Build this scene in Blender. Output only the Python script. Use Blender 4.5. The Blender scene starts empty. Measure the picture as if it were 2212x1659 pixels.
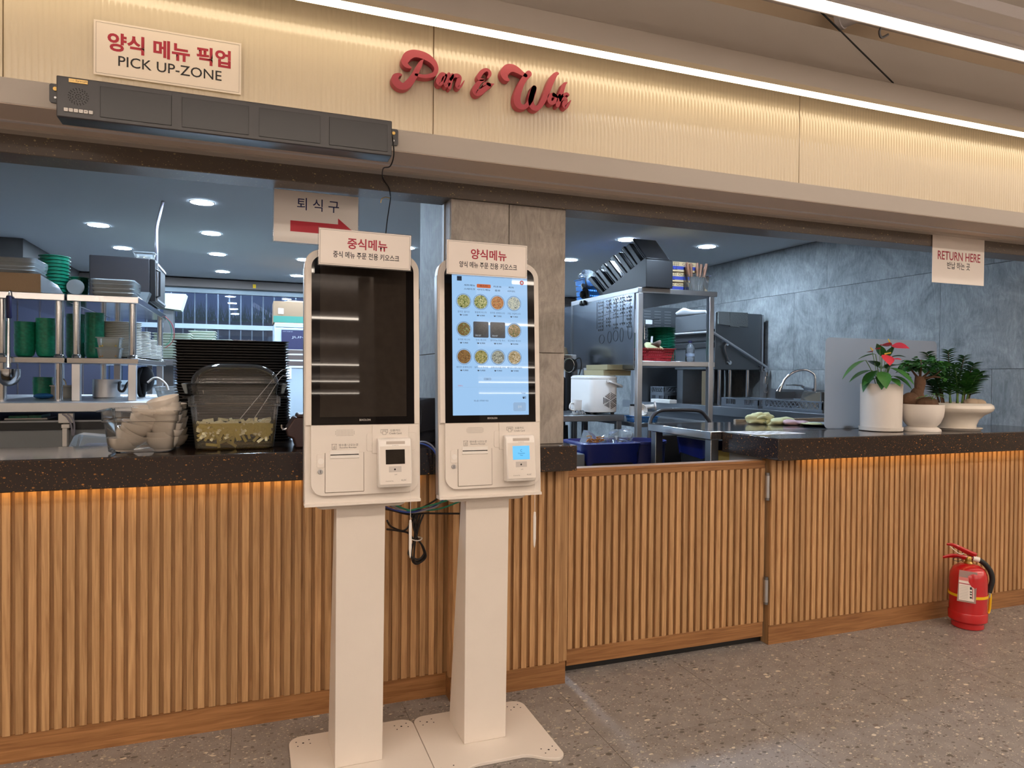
import bpy, bmesh, math, random
from mathutils import Vector, Matrix, noise

random.seed(7)
PI = math.pi
SC = bpy.context.scene
COL = SC.collection

# ---------------------------------------------------------------- camera, world, exposure
cam_d = bpy.data.cameras.new('camera')
cam = bpy.data.objects.new('camera', cam_d)
COL.objects.link(cam)
cam_d.sensor_fit = 'HORIZONTAL'
cam_d.sensor_width = 36.0
cam_d.lens = 1499.6 * 36.0 / 2212.0
cam_d.clip_start = 0.02
R_ = Vector((0.93665660, -0.35012634, 0.00927201))
U_ = Vector((-0.00408655, 0.01554615, 0.99987080))
F_ = Vector((0.35022525, 0.93657347, -0.01313060))
cam.matrix_world = Matrix(((R_.x, U_.x, -F_.x, 0.0), (R_.y, U_.y, -F_.y, 0.0), (R_.z, U_.z, -F_.z, 1.25), (0, 0, 0, 1)))
SC.camera = cam

wd = bpy.data.worlds.new('world')
SC.world = wd
wd.use_nodes = True
wd.node_tree.nodes['Background'].inputs[0].default_value = (0.30, 0.40, 0.62, 1)
wd.node_tree.nodes['Background'].inputs[1].default_value = 2.2

SC.view_settings.view_transform = 'Standard'
SC.view_settings.look = 'None'
SC.view_settings.gamma = 1.0
SC.view_settings.exposure = 0.0
SC.view_settings.use_curve_mapping = False
try:
    SC.cycles.max_bounces = 9
    SC.cycles.diffuse_bounces = 4
    SC.cycles.glossy_bounces = 4
    SC.cycles.transmission_bounces = 4
    SC.cycles.transparent_max_bounces = 14
    SC.cycles.sample_clamp_indirect = 6.0
    SC.cycles.caustics_reflective = False
    SC.cycles.caustics_refractive = False
    SC.cycles.blur_glossy = 0.6
except Exception:
    pass

HALL_LAMP = 49.0       # strength of the linear lamps of the hall
KITCHEN_LAMP = 150.0    # strength of the kitchen downlights
STRIP = 7.5           # strength of the cove strips

# ---------------------------------------------------------------- materials
M = {}
def lin(c):
    def f(v):
        v = v / 255.0
        return v / 12.92 if v <= 0.04045 else ((v + 0.055) / 1.055) ** 2.4
    return (f(c[0]), f(c[1]), f(c[2]), 1.0)

def mat(name, rgb, rough=0.5, metal=0.0, spec=0.5, coat=0.0, emit=None, es=0.0, bump=None, var=None):
    """principled material; rgb in 0-255. bump=(scale, strength), var=(scale, amount) gives an uneven tone."""
    m = bpy.data.materials.new(name)
    m.use_nodes = True
    M.setdefault(name, m)
    nt = m.node_tree
    b = nt.nodes['Principled BSDF']
    b.inputs['Base Color'].default_value = lin(rgb)
    b.inputs['Roughness'].default_value = rough
    b.inputs['Metallic'].default_value = metal
    b.inputs['Specular IOR Level'].default_value = spec
    b.inputs['Coat Weight'].default_value = coat
    b.inputs['Coat Roughness'].default_value = 0.06
    if emit:
        b.inputs['Emission Color'].default_value = lin(emit)
        b.inputs['Emission Strength'].default_value = es
    if var or bump:
        tc = nt.nodes.new('ShaderNodeTexCoord')
    if var:
        n = nt.nodes.new('ShaderNodeTexNoise')
        n.inputs['Scale'].default_value = var[0]
        n.inputs['Detail'].default_value = 5
        nt.links.new(tc.outputs['Object'], n.inputs['Vector'])
        mr = nt.nodes.new('ShaderNodeMapRange')
        mr.inputs['From Min'].default_value = 0.3
        mr.inputs['From Max'].default_value = 0.7
        mr.inputs['To Min'].default_value = 1 - var[1]
        mr.inputs['To Max'].default_value = 1 + var[1]
        nt.links.new(n.outputs['Fac'], mr.inputs['Value'])
        mx = nt.nodes.new('ShaderNodeMix')
        mx.data_type = 'RGBA'
        mx.blend_type = 'MULTIPLY'
        mx.inputs['Factor'].default_value = 1
        mx.inputs['A'].default_value = lin(rgb)
        nt.links.new(mr.outputs['Result'], mx.inputs['B'])
        nt.links.new(mx.outputs['Result'], b.inputs['Base Color'])
    if bump:
        n2 = nt.nodes.new('ShaderNodeTexNoise')
        n2.inputs['Scale'].default_value = bump[0]
        n2.inputs['Detail'].default_value = 6
        nt.links.new(tc.outputs['Object'], n2.inputs['Vector'])
        bp = nt.nodes.new('ShaderNodeBump')
        bp.inputs['Strength'].default_value = bump[1]
        bp.inputs['Distance'].default_value = 0.01
        nt.links.new(n2.outputs['Fac'], bp.inputs['Height'])
        nt.links.new(bp.outputs['Normal'], b.inputs['Normal'])
    return m

def emis(name, rgb, s):
    m = bpy.data.materials.new(name)
    m.use_nodes = True
    nt = m.node_tree
    nt.nodes.remove(nt.nodes['Principled BSDF'])
    e = nt.nodes.new('ShaderNodeEmission')
    e.inputs[0].default_value = lin(rgb)
    e.inputs[1].default_value = s
    nt.links.new(e.outputs[0], nt.nodes['Material Output'].inputs[0])
    return m

def clear(name, tint=(245, 245, 245), haze=0.06, hazecol=(230, 230, 230), rough=0.05, refl=1.0):
    """thin clear plastic or glass: see-through with a fresnel reflection and a little haze"""
    m = bpy.data.materials.new(name)
    m.use_nodes = True
    nt = m.node_tree
    nt.nodes.remove(nt.nodes['Principled BSDF'])
    tr = nt.nodes.new('ShaderNodeBsdfTransparent')
    tr.inputs[0].default_value = lin(tint)
    df = nt.nodes.new('ShaderNodeBsdfDiffuse')
    df.inputs[0].default_value = lin(hazecol)
    gl = nt.nodes.new('ShaderNodeBsdfGlossy')
    gl.inputs['Roughness'].default_value = rough
    lw = nt.nodes.new('ShaderNodeFresnel')
    lw.inputs[0].default_value = 1.45
    mu = nt.nodes.new('ShaderNodeMath')
    mu.operation = 'MULTIPLY'
    mu.inputs[1].default_value = refl
    nt.links.new(lw.outputs[0], mu.inputs[0])
    m1 = nt.nodes.new('ShaderNodeMixShader')
    m1.inputs[0].default_value = haze
    nt.links.new(tr.outputs[0], m1.inputs[1])
    nt.links.new(df.outputs[0], m1.inputs[2])
    m2 = nt.nodes.new('ShaderNodeMixShader')
    nt.links.new(mu.outputs[0], m2.inputs[0])
    nt.links.new(m1.outputs[0], m2.inputs[1])
    nt.links.new(gl.outputs[0], m2.inputs[2])
    nt.links.new(m2.outputs[0], nt.nodes['Material Output'].inputs[0])
    return m

def ramp(nt, stops, interp='LINEAR'):
    r = nt.nodes.new('ShaderNodeValToRGB')
    r.color_ramp.interpolation = interp
    el = r.color_ramp.elements
    while len(el) < len(stops):
        el.new(0.5)
    for e, (p, c) in zip(el, stops):
        e.position = p
        e.color = lin(c)
    return r

def wood(name, a, b, horizontal=False, rough=0.45):
    m = bpy.data.materials.new(name)
    m.use_nodes = True
    nt = m.node_tree
    bs = nt.nodes['Principled BSDF']
    bs.inputs['Roughness'].default_value = rough
    bs.inputs['Specular IOR Level'].default_value = 0.35
    tc = nt.nodes.new('ShaderNodeTexCoord')
    oi = nt.nodes.new('ShaderNodeObjectInfo')
    ad = nt.nodes.new('ShaderNodeVectorMath')
    ad.operation = 'ADD'
    nt.links.new(tc.outputs['Object'], ad.inputs[0])
    cx = nt.nodes.new('ShaderNodeCombineXYZ')
    mm = nt.nodes.new('ShaderNodeMath')
    mm.operation = 'MULTIPLY'
    mm.inputs[1].default_value = 37.0
    nt.links.new(oi.outputs['Random'], mm.inputs[0])
    for i in range(3):
        nt.links.new(mm.outputs[0], cx.inputs[i])
    nt.links.new(cx.outputs[0], ad.inputs[1])
    mp = nt.nodes.new('ShaderNodeMapping')
    mp.inputs['Scale'].default_value = (3, 60, 60) if horizontal else (70, 70, 3.2)
    nt.links.new(ad.outputs[0], mp.inputs[0])
    n = nt.nodes.new('ShaderNodeTexNoise')
    n.inputs['Scale'].default_value = 1.6
    n.inputs['Detail'].default_value = 6
    n.inputs['Distortion'].default_value = 0.8
    nt.links.new(mp.outputs[0], n.inputs['Vector'])
    r = ramp(nt, [(0.28, b), (0.66, a)])
    nt.links.new(n.outputs['Fac'], r.inputs[0])
    # each piece a little lighter or darker than its neighbour
    mr = nt.nodes.new('ShaderNodeMapRange')
    mr.inputs['To Min'].default_value = 0.84
    mr.inputs['To Max'].default_value = 1.10
    nt.links.new(oi.outputs['Random'], mr.inputs['Value'])
    mx = nt.nodes.new('ShaderNodeMix')
    mx.data_type = 'RGBA'
    mx.blend_type = 'MULTIPLY'
    mx.inputs['Factor'].default_value = 1
    nt.links.new(r.outputs[0], mx.inputs['A'])
    nt.links.new(mr.outputs['Result'], mx.inputs['B'])
    nt.links.new(mx.outputs['Result'], bs.inputs['Base Color'])
    return m

def terrazzo(name):
    m = bpy.data.materials.new(name)
    m.use_nodes = True
    nt = m.node_tree
    bs = nt.nodes['Principled BSDF']
    bs.inputs['Roughness'].default_value = 0.42
    bs.inputs['Specular IOR Level'].default_value = 0.35
    geo = nt.nodes.new('ShaderNodeNewGeometry')
    oi = nt.nodes.new('ShaderNodeObjectInfo')
    mu = nt.nodes.new('ShaderNodeVectorMath')
    mu.operation = 'SCALE'
    mu.inputs[0].default_value = (13.0, 29.0, 0.0)
    nt.links.new(oi.outputs['Random'], mu.inputs['Scale'])
    ad = nt.nodes.new('ShaderNodeVectorMath')
    ad.operation = 'ADD'
    nt.links.new(geo.outputs['Position'], ad.inputs[0])
    nt.links.new(mu.outputs[0], ad.inputs[1])
    wob = nt.nodes.new('ShaderNodeTexNoise')
    wob.inputs['Scale'].default_value = 60
    nt.links.new(ad.outputs[0], wob.inputs['Vector'])
    wsc = nt.nodes.new('ShaderNodeVectorMath')
    wsc.operation = 'SCALE'
    wsc.inputs['Scale'].default_value = 0.012
    nt.links.new(wob.outputs['Color'], wsc.inputs[0])
    pos = nt.nodes.new('ShaderNodeVectorMath')
    pos.operation = 'ADD'
    nt.links.new(ad.outputs[0], pos.inputs[0])
    nt.links.new(wsc.outputs[0], pos.inputs[1])
    base_n = nt.nodes.new('ShaderNodeTexNoise')
    base_n.inputs['Scale'].default_value = 14
    base_n.inputs['Detail'].default_value = 8
    nt.links.new(ad.outputs[0], base_n.inputs['Vector'])
    cur = ramp(nt, [(0.3, (128, 121, 117)), (0.7, (148, 141, 137))])
    nt.links.new(base_n.outputs['Fac'], cur.inputs[0])
    cur = cur.outputs[0]
    for scale, sx, lo, hi, stops in (
            (150, 1.5, 0.10, 0.42, [(0.0, (112, 103, 97)), (0.3, (142, 133, 124)), (0.6, (190, 178, 163)), (0.85, (214, 203, 186))]),
            (62, 1.6, 0.06, 0.40, [(0.0, (96, 88, 83)), (0.35, (124, 112, 106)), (0.6, (178, 165, 150)), (0.85, (212, 200, 182))]),
            (30, 1.5, 0.0, 0.36, [(0.0, (92, 85, 80)), (0.4, (116, 104, 98)), (0.65, (172, 160, 143)), (0.85, (210, 198, 180))])):
        mp = nt.nodes.new('ShaderNodeMapping')
        mp.inputs['Scale'].default_value = (1.0, sx, 1.0)
        mp.inputs['Rotation'].default_value = (0, 0, scale * 0.01)
        nt.links.new(pos.outputs[0], mp.inputs[0])
        v = nt.nodes.new('ShaderNodeTexVoronoi')
        v.inputs['Scale'].default_value = scale
        nt.links.new(mp.outputs[0], v.inputs['Vector'])
        sep = nt.nodes.new('ShaderNodeSeparateColor')
        nt.links.new(v.outputs['Color'], sep.inputs[0])
        th = nt.nodes.new('ShaderNodeMapRange')
        th.inputs['From Min'].default_value = 0.35
        th.inputs['To Min'].default_value = lo
        th.inputs['To Max'].default_value = hi
        nt.links.new(sep.outputs[0], th.inputs['Value'])
        lt = nt.nodes.new('ShaderNodeMath')
        lt.operation = 'LESS_THAN'
        nt.links.new(v.outputs['Distance'], lt.inputs[0])
        nt.links.new(th.outputs['Result'], lt.inputs[1])
        rr = ramp(nt, stops, 'CONSTANT')
        nt.links.new(sep.outputs[1], rr.inputs[0])
        mx = nt.nodes.new('ShaderNodeMix')
        mx.data_type = 'RGBA'
        nt.links.new(lt.outputs[0], mx.inputs['Factor'])
        nt.links.new(cur, mx.inputs['A'])
        nt.links.new(rr.outputs[0], mx.inputs['B'])
        cur = mx.outputs['Result']
    nt.links.new(cur, bs.inputs['Base Color'])
    return m

def granite(name, base=(44, 34, 30), fleck=(176, 120, 62), rough=0.12, spec=0.5):
    m = bpy.data.materials.new(name)
    m.use_nodes = True
    nt = m.node_tree
    bs = nt.nodes['Principled BSDF']
    bs.inputs['Roughness'].default_value = rough
    bs.inputs['Specular IOR Level'].default_value = spec
    geo = nt.nodes.new('ShaderNodeNewGeometry')
    cur = None
    for scale, frac in ((95, 0.80), (210, 0.72)):
        mp = nt.nodes.new('ShaderNodeMapping')
        mp.inputs['Rotation'].default_value = (0.5, 0.6, scale)
        mp.inputs['Scale'].default_value = (1, 1.3, 1.5)
        nt.links.new(geo.outputs['Position'], mp.inputs[0])
        v = nt.nodes.new('ShaderNodeTexVoronoi')
        v.inputs['Scale'].default_value = scale
        nt.links.new(mp.outputs[0], v.inputs['Vector'])
        sep = nt.nodes.new('ShaderNodeSeparateColor')
        nt.links.new(v.outputs['Color'], sep.inputs[0])
        th = nt.nodes.new('ShaderNodeMapRange')
        th.inputs['From Min'].default_value = frac
        th.inputs['To Min'].default_value = 0.0
        th.inputs['To Max'].default_value = 0.40
        nt.links.new(sep.outputs[0], th.inputs['Value'])
        lt = nt.nodes.new('ShaderNodeMath')
        lt.operation = 'LESS_THAN'
        nt.links.new(v.outputs['Distance'], lt.inputs[0])
        nt.links.new(th.outputs['Result'], lt.inputs[1])
        rr = ramp(nt, [(0, tuple(int(x * 0.45) for x in fleck)), (1, fleck)])
        nt.links.new(sep.outputs[1], rr.inputs[0])
        mx = nt.nodes.new('ShaderNodeMix')
        mx.data_type = 'RGBA'
        nt.links.new(lt.outputs[0], mx.inputs['Factor'])
        if cur is None:
            mx.inputs['A'].default_value = lin(base)
        else:
            nt.links.new(cur, mx.inputs['A'])
        nt.links.new(rr.outputs[0], mx.inputs['B'])
        cur = mx.outputs['Result']
    nt.links.new(cur, bs.inputs['Base Color'])
    return m

def stone(name, a, b, c, rough=0.6):
    """slate-look wall tile: cloudy grey with long fibrous scratches"""
    m = bpy.data.materials.new(name)
    m.use_nodes = True
    nt = m.node_tree
    bs = nt.nodes['Principled BSDF']
    bs.inputs['Roughness'].default_value = rough
    geo = nt.nodes.new('ShaderNodeNewGeometry')
    oi = nt.nodes.new('ShaderNodeObjectInfo')
    mu = nt.nodes.new('ShaderNodeVectorMath')
    mu.operation = 'SCALE'
    mu.inputs[0].default_value = (11.0, 7.0, 5.0)
    nt.links.new(oi.outputs['Random'], mu.inputs['Scale'])
    ad = nt.nodes.new('ShaderNodeVectorMath')
    ad.operation = 'ADD'
    nt.links.new(geo.outputs['Position'], ad.inputs[0])
    nt.links.new(mu.outputs[0], ad.inputs[1])
    n1 = nt.nodes.new('ShaderNodeTexNoise')
    n1.inputs['Scale'].default_value = 3.2
    n1.inputs['Detail'].default_value = 9
    n1.inputs['Roughness'].default_value = 0.66
    n1.inputs['Distortion'].default_value = 1.2
    nt.links.new(ad.outputs[0], n1.inputs['Vector'])
    mp = nt.nodes.new('ShaderNodeMapping')
    mp.inputs['Scale'].default_value = (26, 26, 7)
    mp.inputs['Rotation'].default_value = (0.35, 0.5, 0)
    nt.links.new(ad.outputs[0], mp.inputs[0])
    n2 = nt.nodes.new('ShaderNodeTexNoise')
    n2.inputs['Scale'].default_value = 1.0
    n2.inputs['Detail'].default_value = 8
    n2.inputs['Roughness'].default_value = 0.75
    n2.inputs['Distortion'].default_value = 2.5
    nt.links.new(mp.outputs[0], n2.inputs['Vector'])
    av = nt.nodes.new('ShaderNodeMath')
    av.operation = 'MULTIPLY_ADD'
    av.inputs[1].default_value = 0.55
    nt.links.new(n1.outputs['Fac'], av.inputs[0])
    m2 = nt.nodes.new('ShaderNodeMath')
    m2.operation = 'MULTIPLY'
    m2.inputs[1].default_value = 0.45
    nt.links.new(n2.outputs['Fac'], m2.inputs[0])
    nt.links.new(m2.outputs[0], av.inputs[2])
    r = ramp(nt, [(0.36, c), (0.5, b), (0.64, a)])
    nt.links.new(av.outputs[0], r.inputs[0])
    nt.links.new(r.outputs[0], bs.inputs['Base Color'])
    bp = nt.nodes.new('ShaderNodeBump')
    bp.inputs['Strength'].default_value = 0.35
    bp.inputs['Distance'].default_value = 0.006
    nt.links.new(n2.outputs['Fac'], bp.inputs['Height'])
    nt.links.new(bp.outputs['Normal'], bs.inputs['Normal'])
    return m

def steel(name, rgb=(178, 178, 180), rough=0.28, var=0.25):
    m = mat(name, rgb, rough, 1.0)
    nt = m.node_tree
    b = nt.nodes['Principled BSDF']
    tc = nt.nodes.new('ShaderNodeTexCoord')
    mp = nt.nodes.new('ShaderNodeMapping')
    mp.inputs['Scale'].default_value = (3, 3, 3)
    nt.links.new(tc.outputs['Object'], mp.inputs[0])
    n = nt.nodes.new('ShaderNodeTexNoise')
    n.inputs['Scale'].default_value = 2.0
    n.inputs['Detail'].default_value = 4
    nt.links.new(mp.outputs[0], n.inputs['Vector'])
    mr = nt.nodes.new('ShaderNodeMapRange')
    mr.inputs['To Min'].default_value = max(0.03, rough * (1 - var))
    mr.inputs['To Max'].default_value = rough * (1 + var)
    nt.links.new(n.outputs['Fac'], mr.inputs['Value'])
    nt.links.new(mr.outputs['Result'], b.inputs['Roughness'])
    return m

M['tile'] = terrazzo('terrazzo_tile')
M['grout'] = mat('floor_grout', (150, 140, 130), 0.8)
M['slat'] = wood('oak_slat', (200, 158, 112), (164, 122, 82))
M['slat_back'] = wood('oak_backing', (176, 136, 94), (146, 108, 72))
M['plinth'] = wood('oak_plinth', (168, 120, 76), (128, 86, 52), True)
M['granite'] = granite('brown_granite')
M['granite_hd'] = granite('brown_granite_header', (104, 94, 86), (196, 176, 136), 0.3)
M['pillar'] = stone('pillar_tile', (190, 181, 171), (165, 156, 147), (132, 125, 117))
M['slate'] = stone('slate_wall_tile', (164, 166, 166), (132, 135, 136), (98, 101, 103))
M['hall_paint'] = mat('hall_ceiling_paint', (216, 211, 210), 0.85, bump=(80, 0.05))
M['beige'] = mat('beige_paint', (190, 181, 171), 0.7)
M['cove'] = mat('cove_paint', (214, 192, 164), 0.7)
M['reed'] = mat('reeded_panel', (204, 192, 172), 0.35, 0.0, 0.5, coat=1.0)
M['reed'].node_tree.nodes['Principled BSDF'].inputs['Coat IOR'].default_value = 1.5
M['reed'].node_tree.nodes['Principled BSDF'].inputs['Coat Roughness'].default_value = 0.05
M['kwall'] = mat('kitchen_paint', (196, 200, 204), 0.8)
M['kceil'] = mat('kitchen_ceiling_paint', (206, 210, 214), 0.85)
M['kfloor'] = mat('kitchen_floor', (112, 108, 104), 0.5)
M['dark'] = mat('dark_gap', (18, 16, 15), 0.7)
M['sill'] = mat('black_sill', (24, 25, 26), 0.4)
M['steel'] = steel('brushed_steel', (196, 196, 198), 0.38)
M['steel_d'] = steel('dull_steel', (140, 142, 146), 0.36)
M['chrome'] = mat('chrome', (225, 226, 228), 0.08, 1.0)
M['mirror_steel'] = steel('polished_steel', (206, 206, 208), 0.13, 0.3)
M['white'] = mat('white_plastic', (226, 217, 208), 0.38)
M['white_post'] = mat('white_powder_coat', (224, 214, 204), 0.45, bump=(300, 0.03), var=(9, 0.015))
M['white2'] = mat('warm_white_plastic', (232, 226, 220), 0.3)
M['silver'] = mat('silver_side', (170, 168, 166), 0.35, 0.6)
M['black'] = mat('black_plastic', (22, 21, 23), 0.45)
M['black_sat'] = mat('black_satin', (58, 56, 59), 0.32)
M['glass_blk'] = mat('black_screen_glass', (14, 12, 13), 0.02, 0.0, 0.5)
M['screen_off'] = mat('screen_off', (44, 39, 35), 0.02, 0.0, 0.5, var=(40, 0.12))
M['paper'] = mat('laminated_paper', (232, 222, 214), 0.35, coat=0.25)
M['paper_w'] = mat('plain_paper', (228, 228, 230), 0.7)
M['acrylic'] = clear('clear_acrylic', (250, 250, 250), 0.10, (240, 235, 230), 0.06)
M['ink_red'] = mat('crimson_ink', (164, 34, 58), 0.5)
M['ink_blk'] = mat('black_ink', (26, 25, 30), 0.5)
M['ink_navy'] = mat('navy_ink', (28, 34, 84), 0.5)
M['ink_grey'] = mat('grey_ink', (108, 100, 94), 0.6)
M['letter'] = mat('crimson_letter', (160, 60, 76), 0.5)
M['letter_red'] = mat('arrow_red', (190, 28, 50), 0.5)
M['green'] = mat('green_melamine', (32, 138, 108), 0.28, var=(60, 0.25))
M['green_d'] = mat('dark_green_melamine', (18, 92, 70), 0.3)
M['plate'] = mat('white_plate', (240, 239, 232), 0.25)
M['bowl_w'] = mat('white_bowl', (232, 220, 206), 0.22)
M['tray_b'] = mat('black_tray', (30, 27, 27), 0.36)
M['tray_br'] = mat('brown_tray', (58, 40, 32), 0.4)
M['tub'] = clear('clear_tub', (250, 249, 247), 0.06, (214, 206, 196), 0.07)
M['tub2'] = clear('milky_tub', (225, 230, 232), 0.35, (220, 228, 232), 0.2)
M['brine'] = clear('yellow_brine', (240, 230, 186), 0.05, (190, 180, 110), 0.1, 0.5)
M['radish'] = mat('pickled_radish', (236, 228, 186), 0.4)
M['pepper'] = mat('peppercorn', (38, 30, 22), 0.6)
M['brown_p'] = mat('brown_plastic', (66, 44, 40), 0.45)
M['cloth_d'] = mat('charcoal_cloth', (52, 50, 54), 0.9, bump=(300, 0.3))
M['foam'] = mat('white_foam', (224, 230, 232), 0.7)
M['film'] = clear('plastic_film', (245, 248, 250), 0.18, (230, 240, 245), 0.12)
M['card'] = mat('cardboard', (184, 158, 118), 0.8, var=(18, 0.06))
M['card_d'] = mat('brown_carton', (134, 108, 82), 0.8)
M['card_g'] = mat('green_band', (58, 120, 104), 0.8)
M['blue_band'] = mat('blue_print', (52, 62, 138), 0.7)
M['red_p'] = mat('red_plastic', (176, 44, 54), 0.4)
M['blue_p'] = mat('blue_plastic', (52, 120, 190), 0.4)
M['blue_bag'] = mat('blue_bin_bag', (24, 36, 104), 0.25, coat=0.4)
M['navy'] = mat('navy_grip', (28, 28, 70), 0.45)
M['yellow_card'] = mat('yellow_carton', (168, 132, 52), 0.8)
M['wood_h'] = mat('brown_handle', (128, 86, 62), 0.5)
M['grey_rack'] = mat('grey_rack_plastic', (92, 98, 106), 0.55)
M['grey_cloth'] = mat('grey_rag', (108, 110, 108), 0.95, bump=(120, 0.5))
M['cream_cloth'] = mat('cream_glove_cloth', (206, 206, 160), 0.85, var=(20, 0.06))
M['pink_cloth'] = mat('mauve_cloth', (188, 156, 160), 0.9)
M['skin'] = mat('skin', (206, 164, 140), 0.55)
M['shirt_b'] = mat('black_shirt', (22, 22, 26), 0.85)
M['cap_c'] = mat('beige_cap', (186, 176, 150), 0.85)
M['frost'] = None
M['pot_w'] = mat('white_ceramic_matt', (230, 222, 214), 0.55, bump=(150, 0.03))
M['pot_g'] = mat('white_ceramic_gloss', (234, 226, 214), 0.22)
M['soil'] = mat('soil', (58, 42, 32), 0.95, bump=(60, 0.8))
M['pebble'] = mat('beige_pebble', (170, 150, 128), 0.7)
M['bark'] = mat('bark', (104, 76, 56), 0.85, bump=(50, 0.7), var=(25, 0.2))
M['leaf'] = mat('leaf_green', (70, 128, 60), 0.35, var=(30, 0.2))
M['leaf_l'] = mat('leaf_light_green', (96, 150, 78), 0.4, var=(30, 0.15))
M['leaf_d'] = mat('leaf_dark_green', (54, 104, 52), 0.3, var=(30, 0.2))
M['spathe'] = mat('pink_spathe', (226, 66, 84), 0.25, coat=0.4, var=(60, 0.12))
M['spadix'] = mat('yellow_spadix', (226, 190, 70), 0.5)
M['stem'] = mat('green_stem', (96, 128, 62), 0.5)
M['ext_red'] = mat('extinguisher_red', (190, 24, 30), 0.25, coat=0.5)
M['rubber'] = mat('black_rubber', (24, 24, 25), 0.55)
M['yellow'] = mat('yellow_strap', (236, 190, 20), 0.5)
M['brass'] = mat('brass', (182, 150, 88), 0.3, 1.0)
M['cable_b'] = mat('blue_cable', (52, 78, 160), 0.5)
M['cable_g'] = mat('green_cable', (40, 138, 108), 0.5)
M['cable_gr'] = mat('grey_cable', (150, 146, 156), 0.5)
M['cable_k'] = mat('black_cable', (24, 22, 24), 0.5)
M['lamp_hall'] = emis('hall_lamp_diffuser', (255, 242, 228), 7.0)
M['lamp_far'] = emis('hall_lamp_diffuser_wide', (255, 239, 220), HALL_LAMP * 0.5)
M['fill_up'] = emis('added_ceiling_fill', (255, 239, 222), HALL_LAMP * 0.20)  # added upward fill for the hall ceiling
M['lamp_kit'] = emis('kitchen_lamp_diffuser', (204, 229, 255), KITCHEN_LAMP * 3)
M['strip'] = emis('warm_strip', (255, 230, 190), STRIP)
M['strip_l'] = emis('warm_strip_lower', (255, 226, 180), STRIP * 0.62)
M['strip_u'] = emis('warm_strip_counter', (255, 200, 120), 9.0)
M['screen_on'] = mat('lit_screen', (20, 24, 30), 0.02, 0, 0.5, emit=(164, 206, 248), es=0.92)
M['screen_cy'] = mat('lit_reader_screen', (20, 24, 30), 0.1, 0, 0.5, emit=(96, 196, 250), es=1.0)
M['fridge'] = mat('white_fridge', (176, 190, 200), 0.3)
M['poster'] = mat('navy_poster', (40, 38, 74), 0.5)
M['blue_lit'] = emis('blue_lit_shelf', (130, 170, 255), 0.9)
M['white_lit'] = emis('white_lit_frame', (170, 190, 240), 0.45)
M['win'] = clear('window_glass', (235, 240, 245), 0.02, (200, 210, 220), 0.02, 1.6)
M['gold'] = mat('gold_badge', (222, 186, 118), 0.3, 0.4)
M['grass'] = mat('grass_blades', (70, 84, 70), 0.7)
M['atrium'] = mat('atrium_wall', (110, 118, 142), 0.8)

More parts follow.
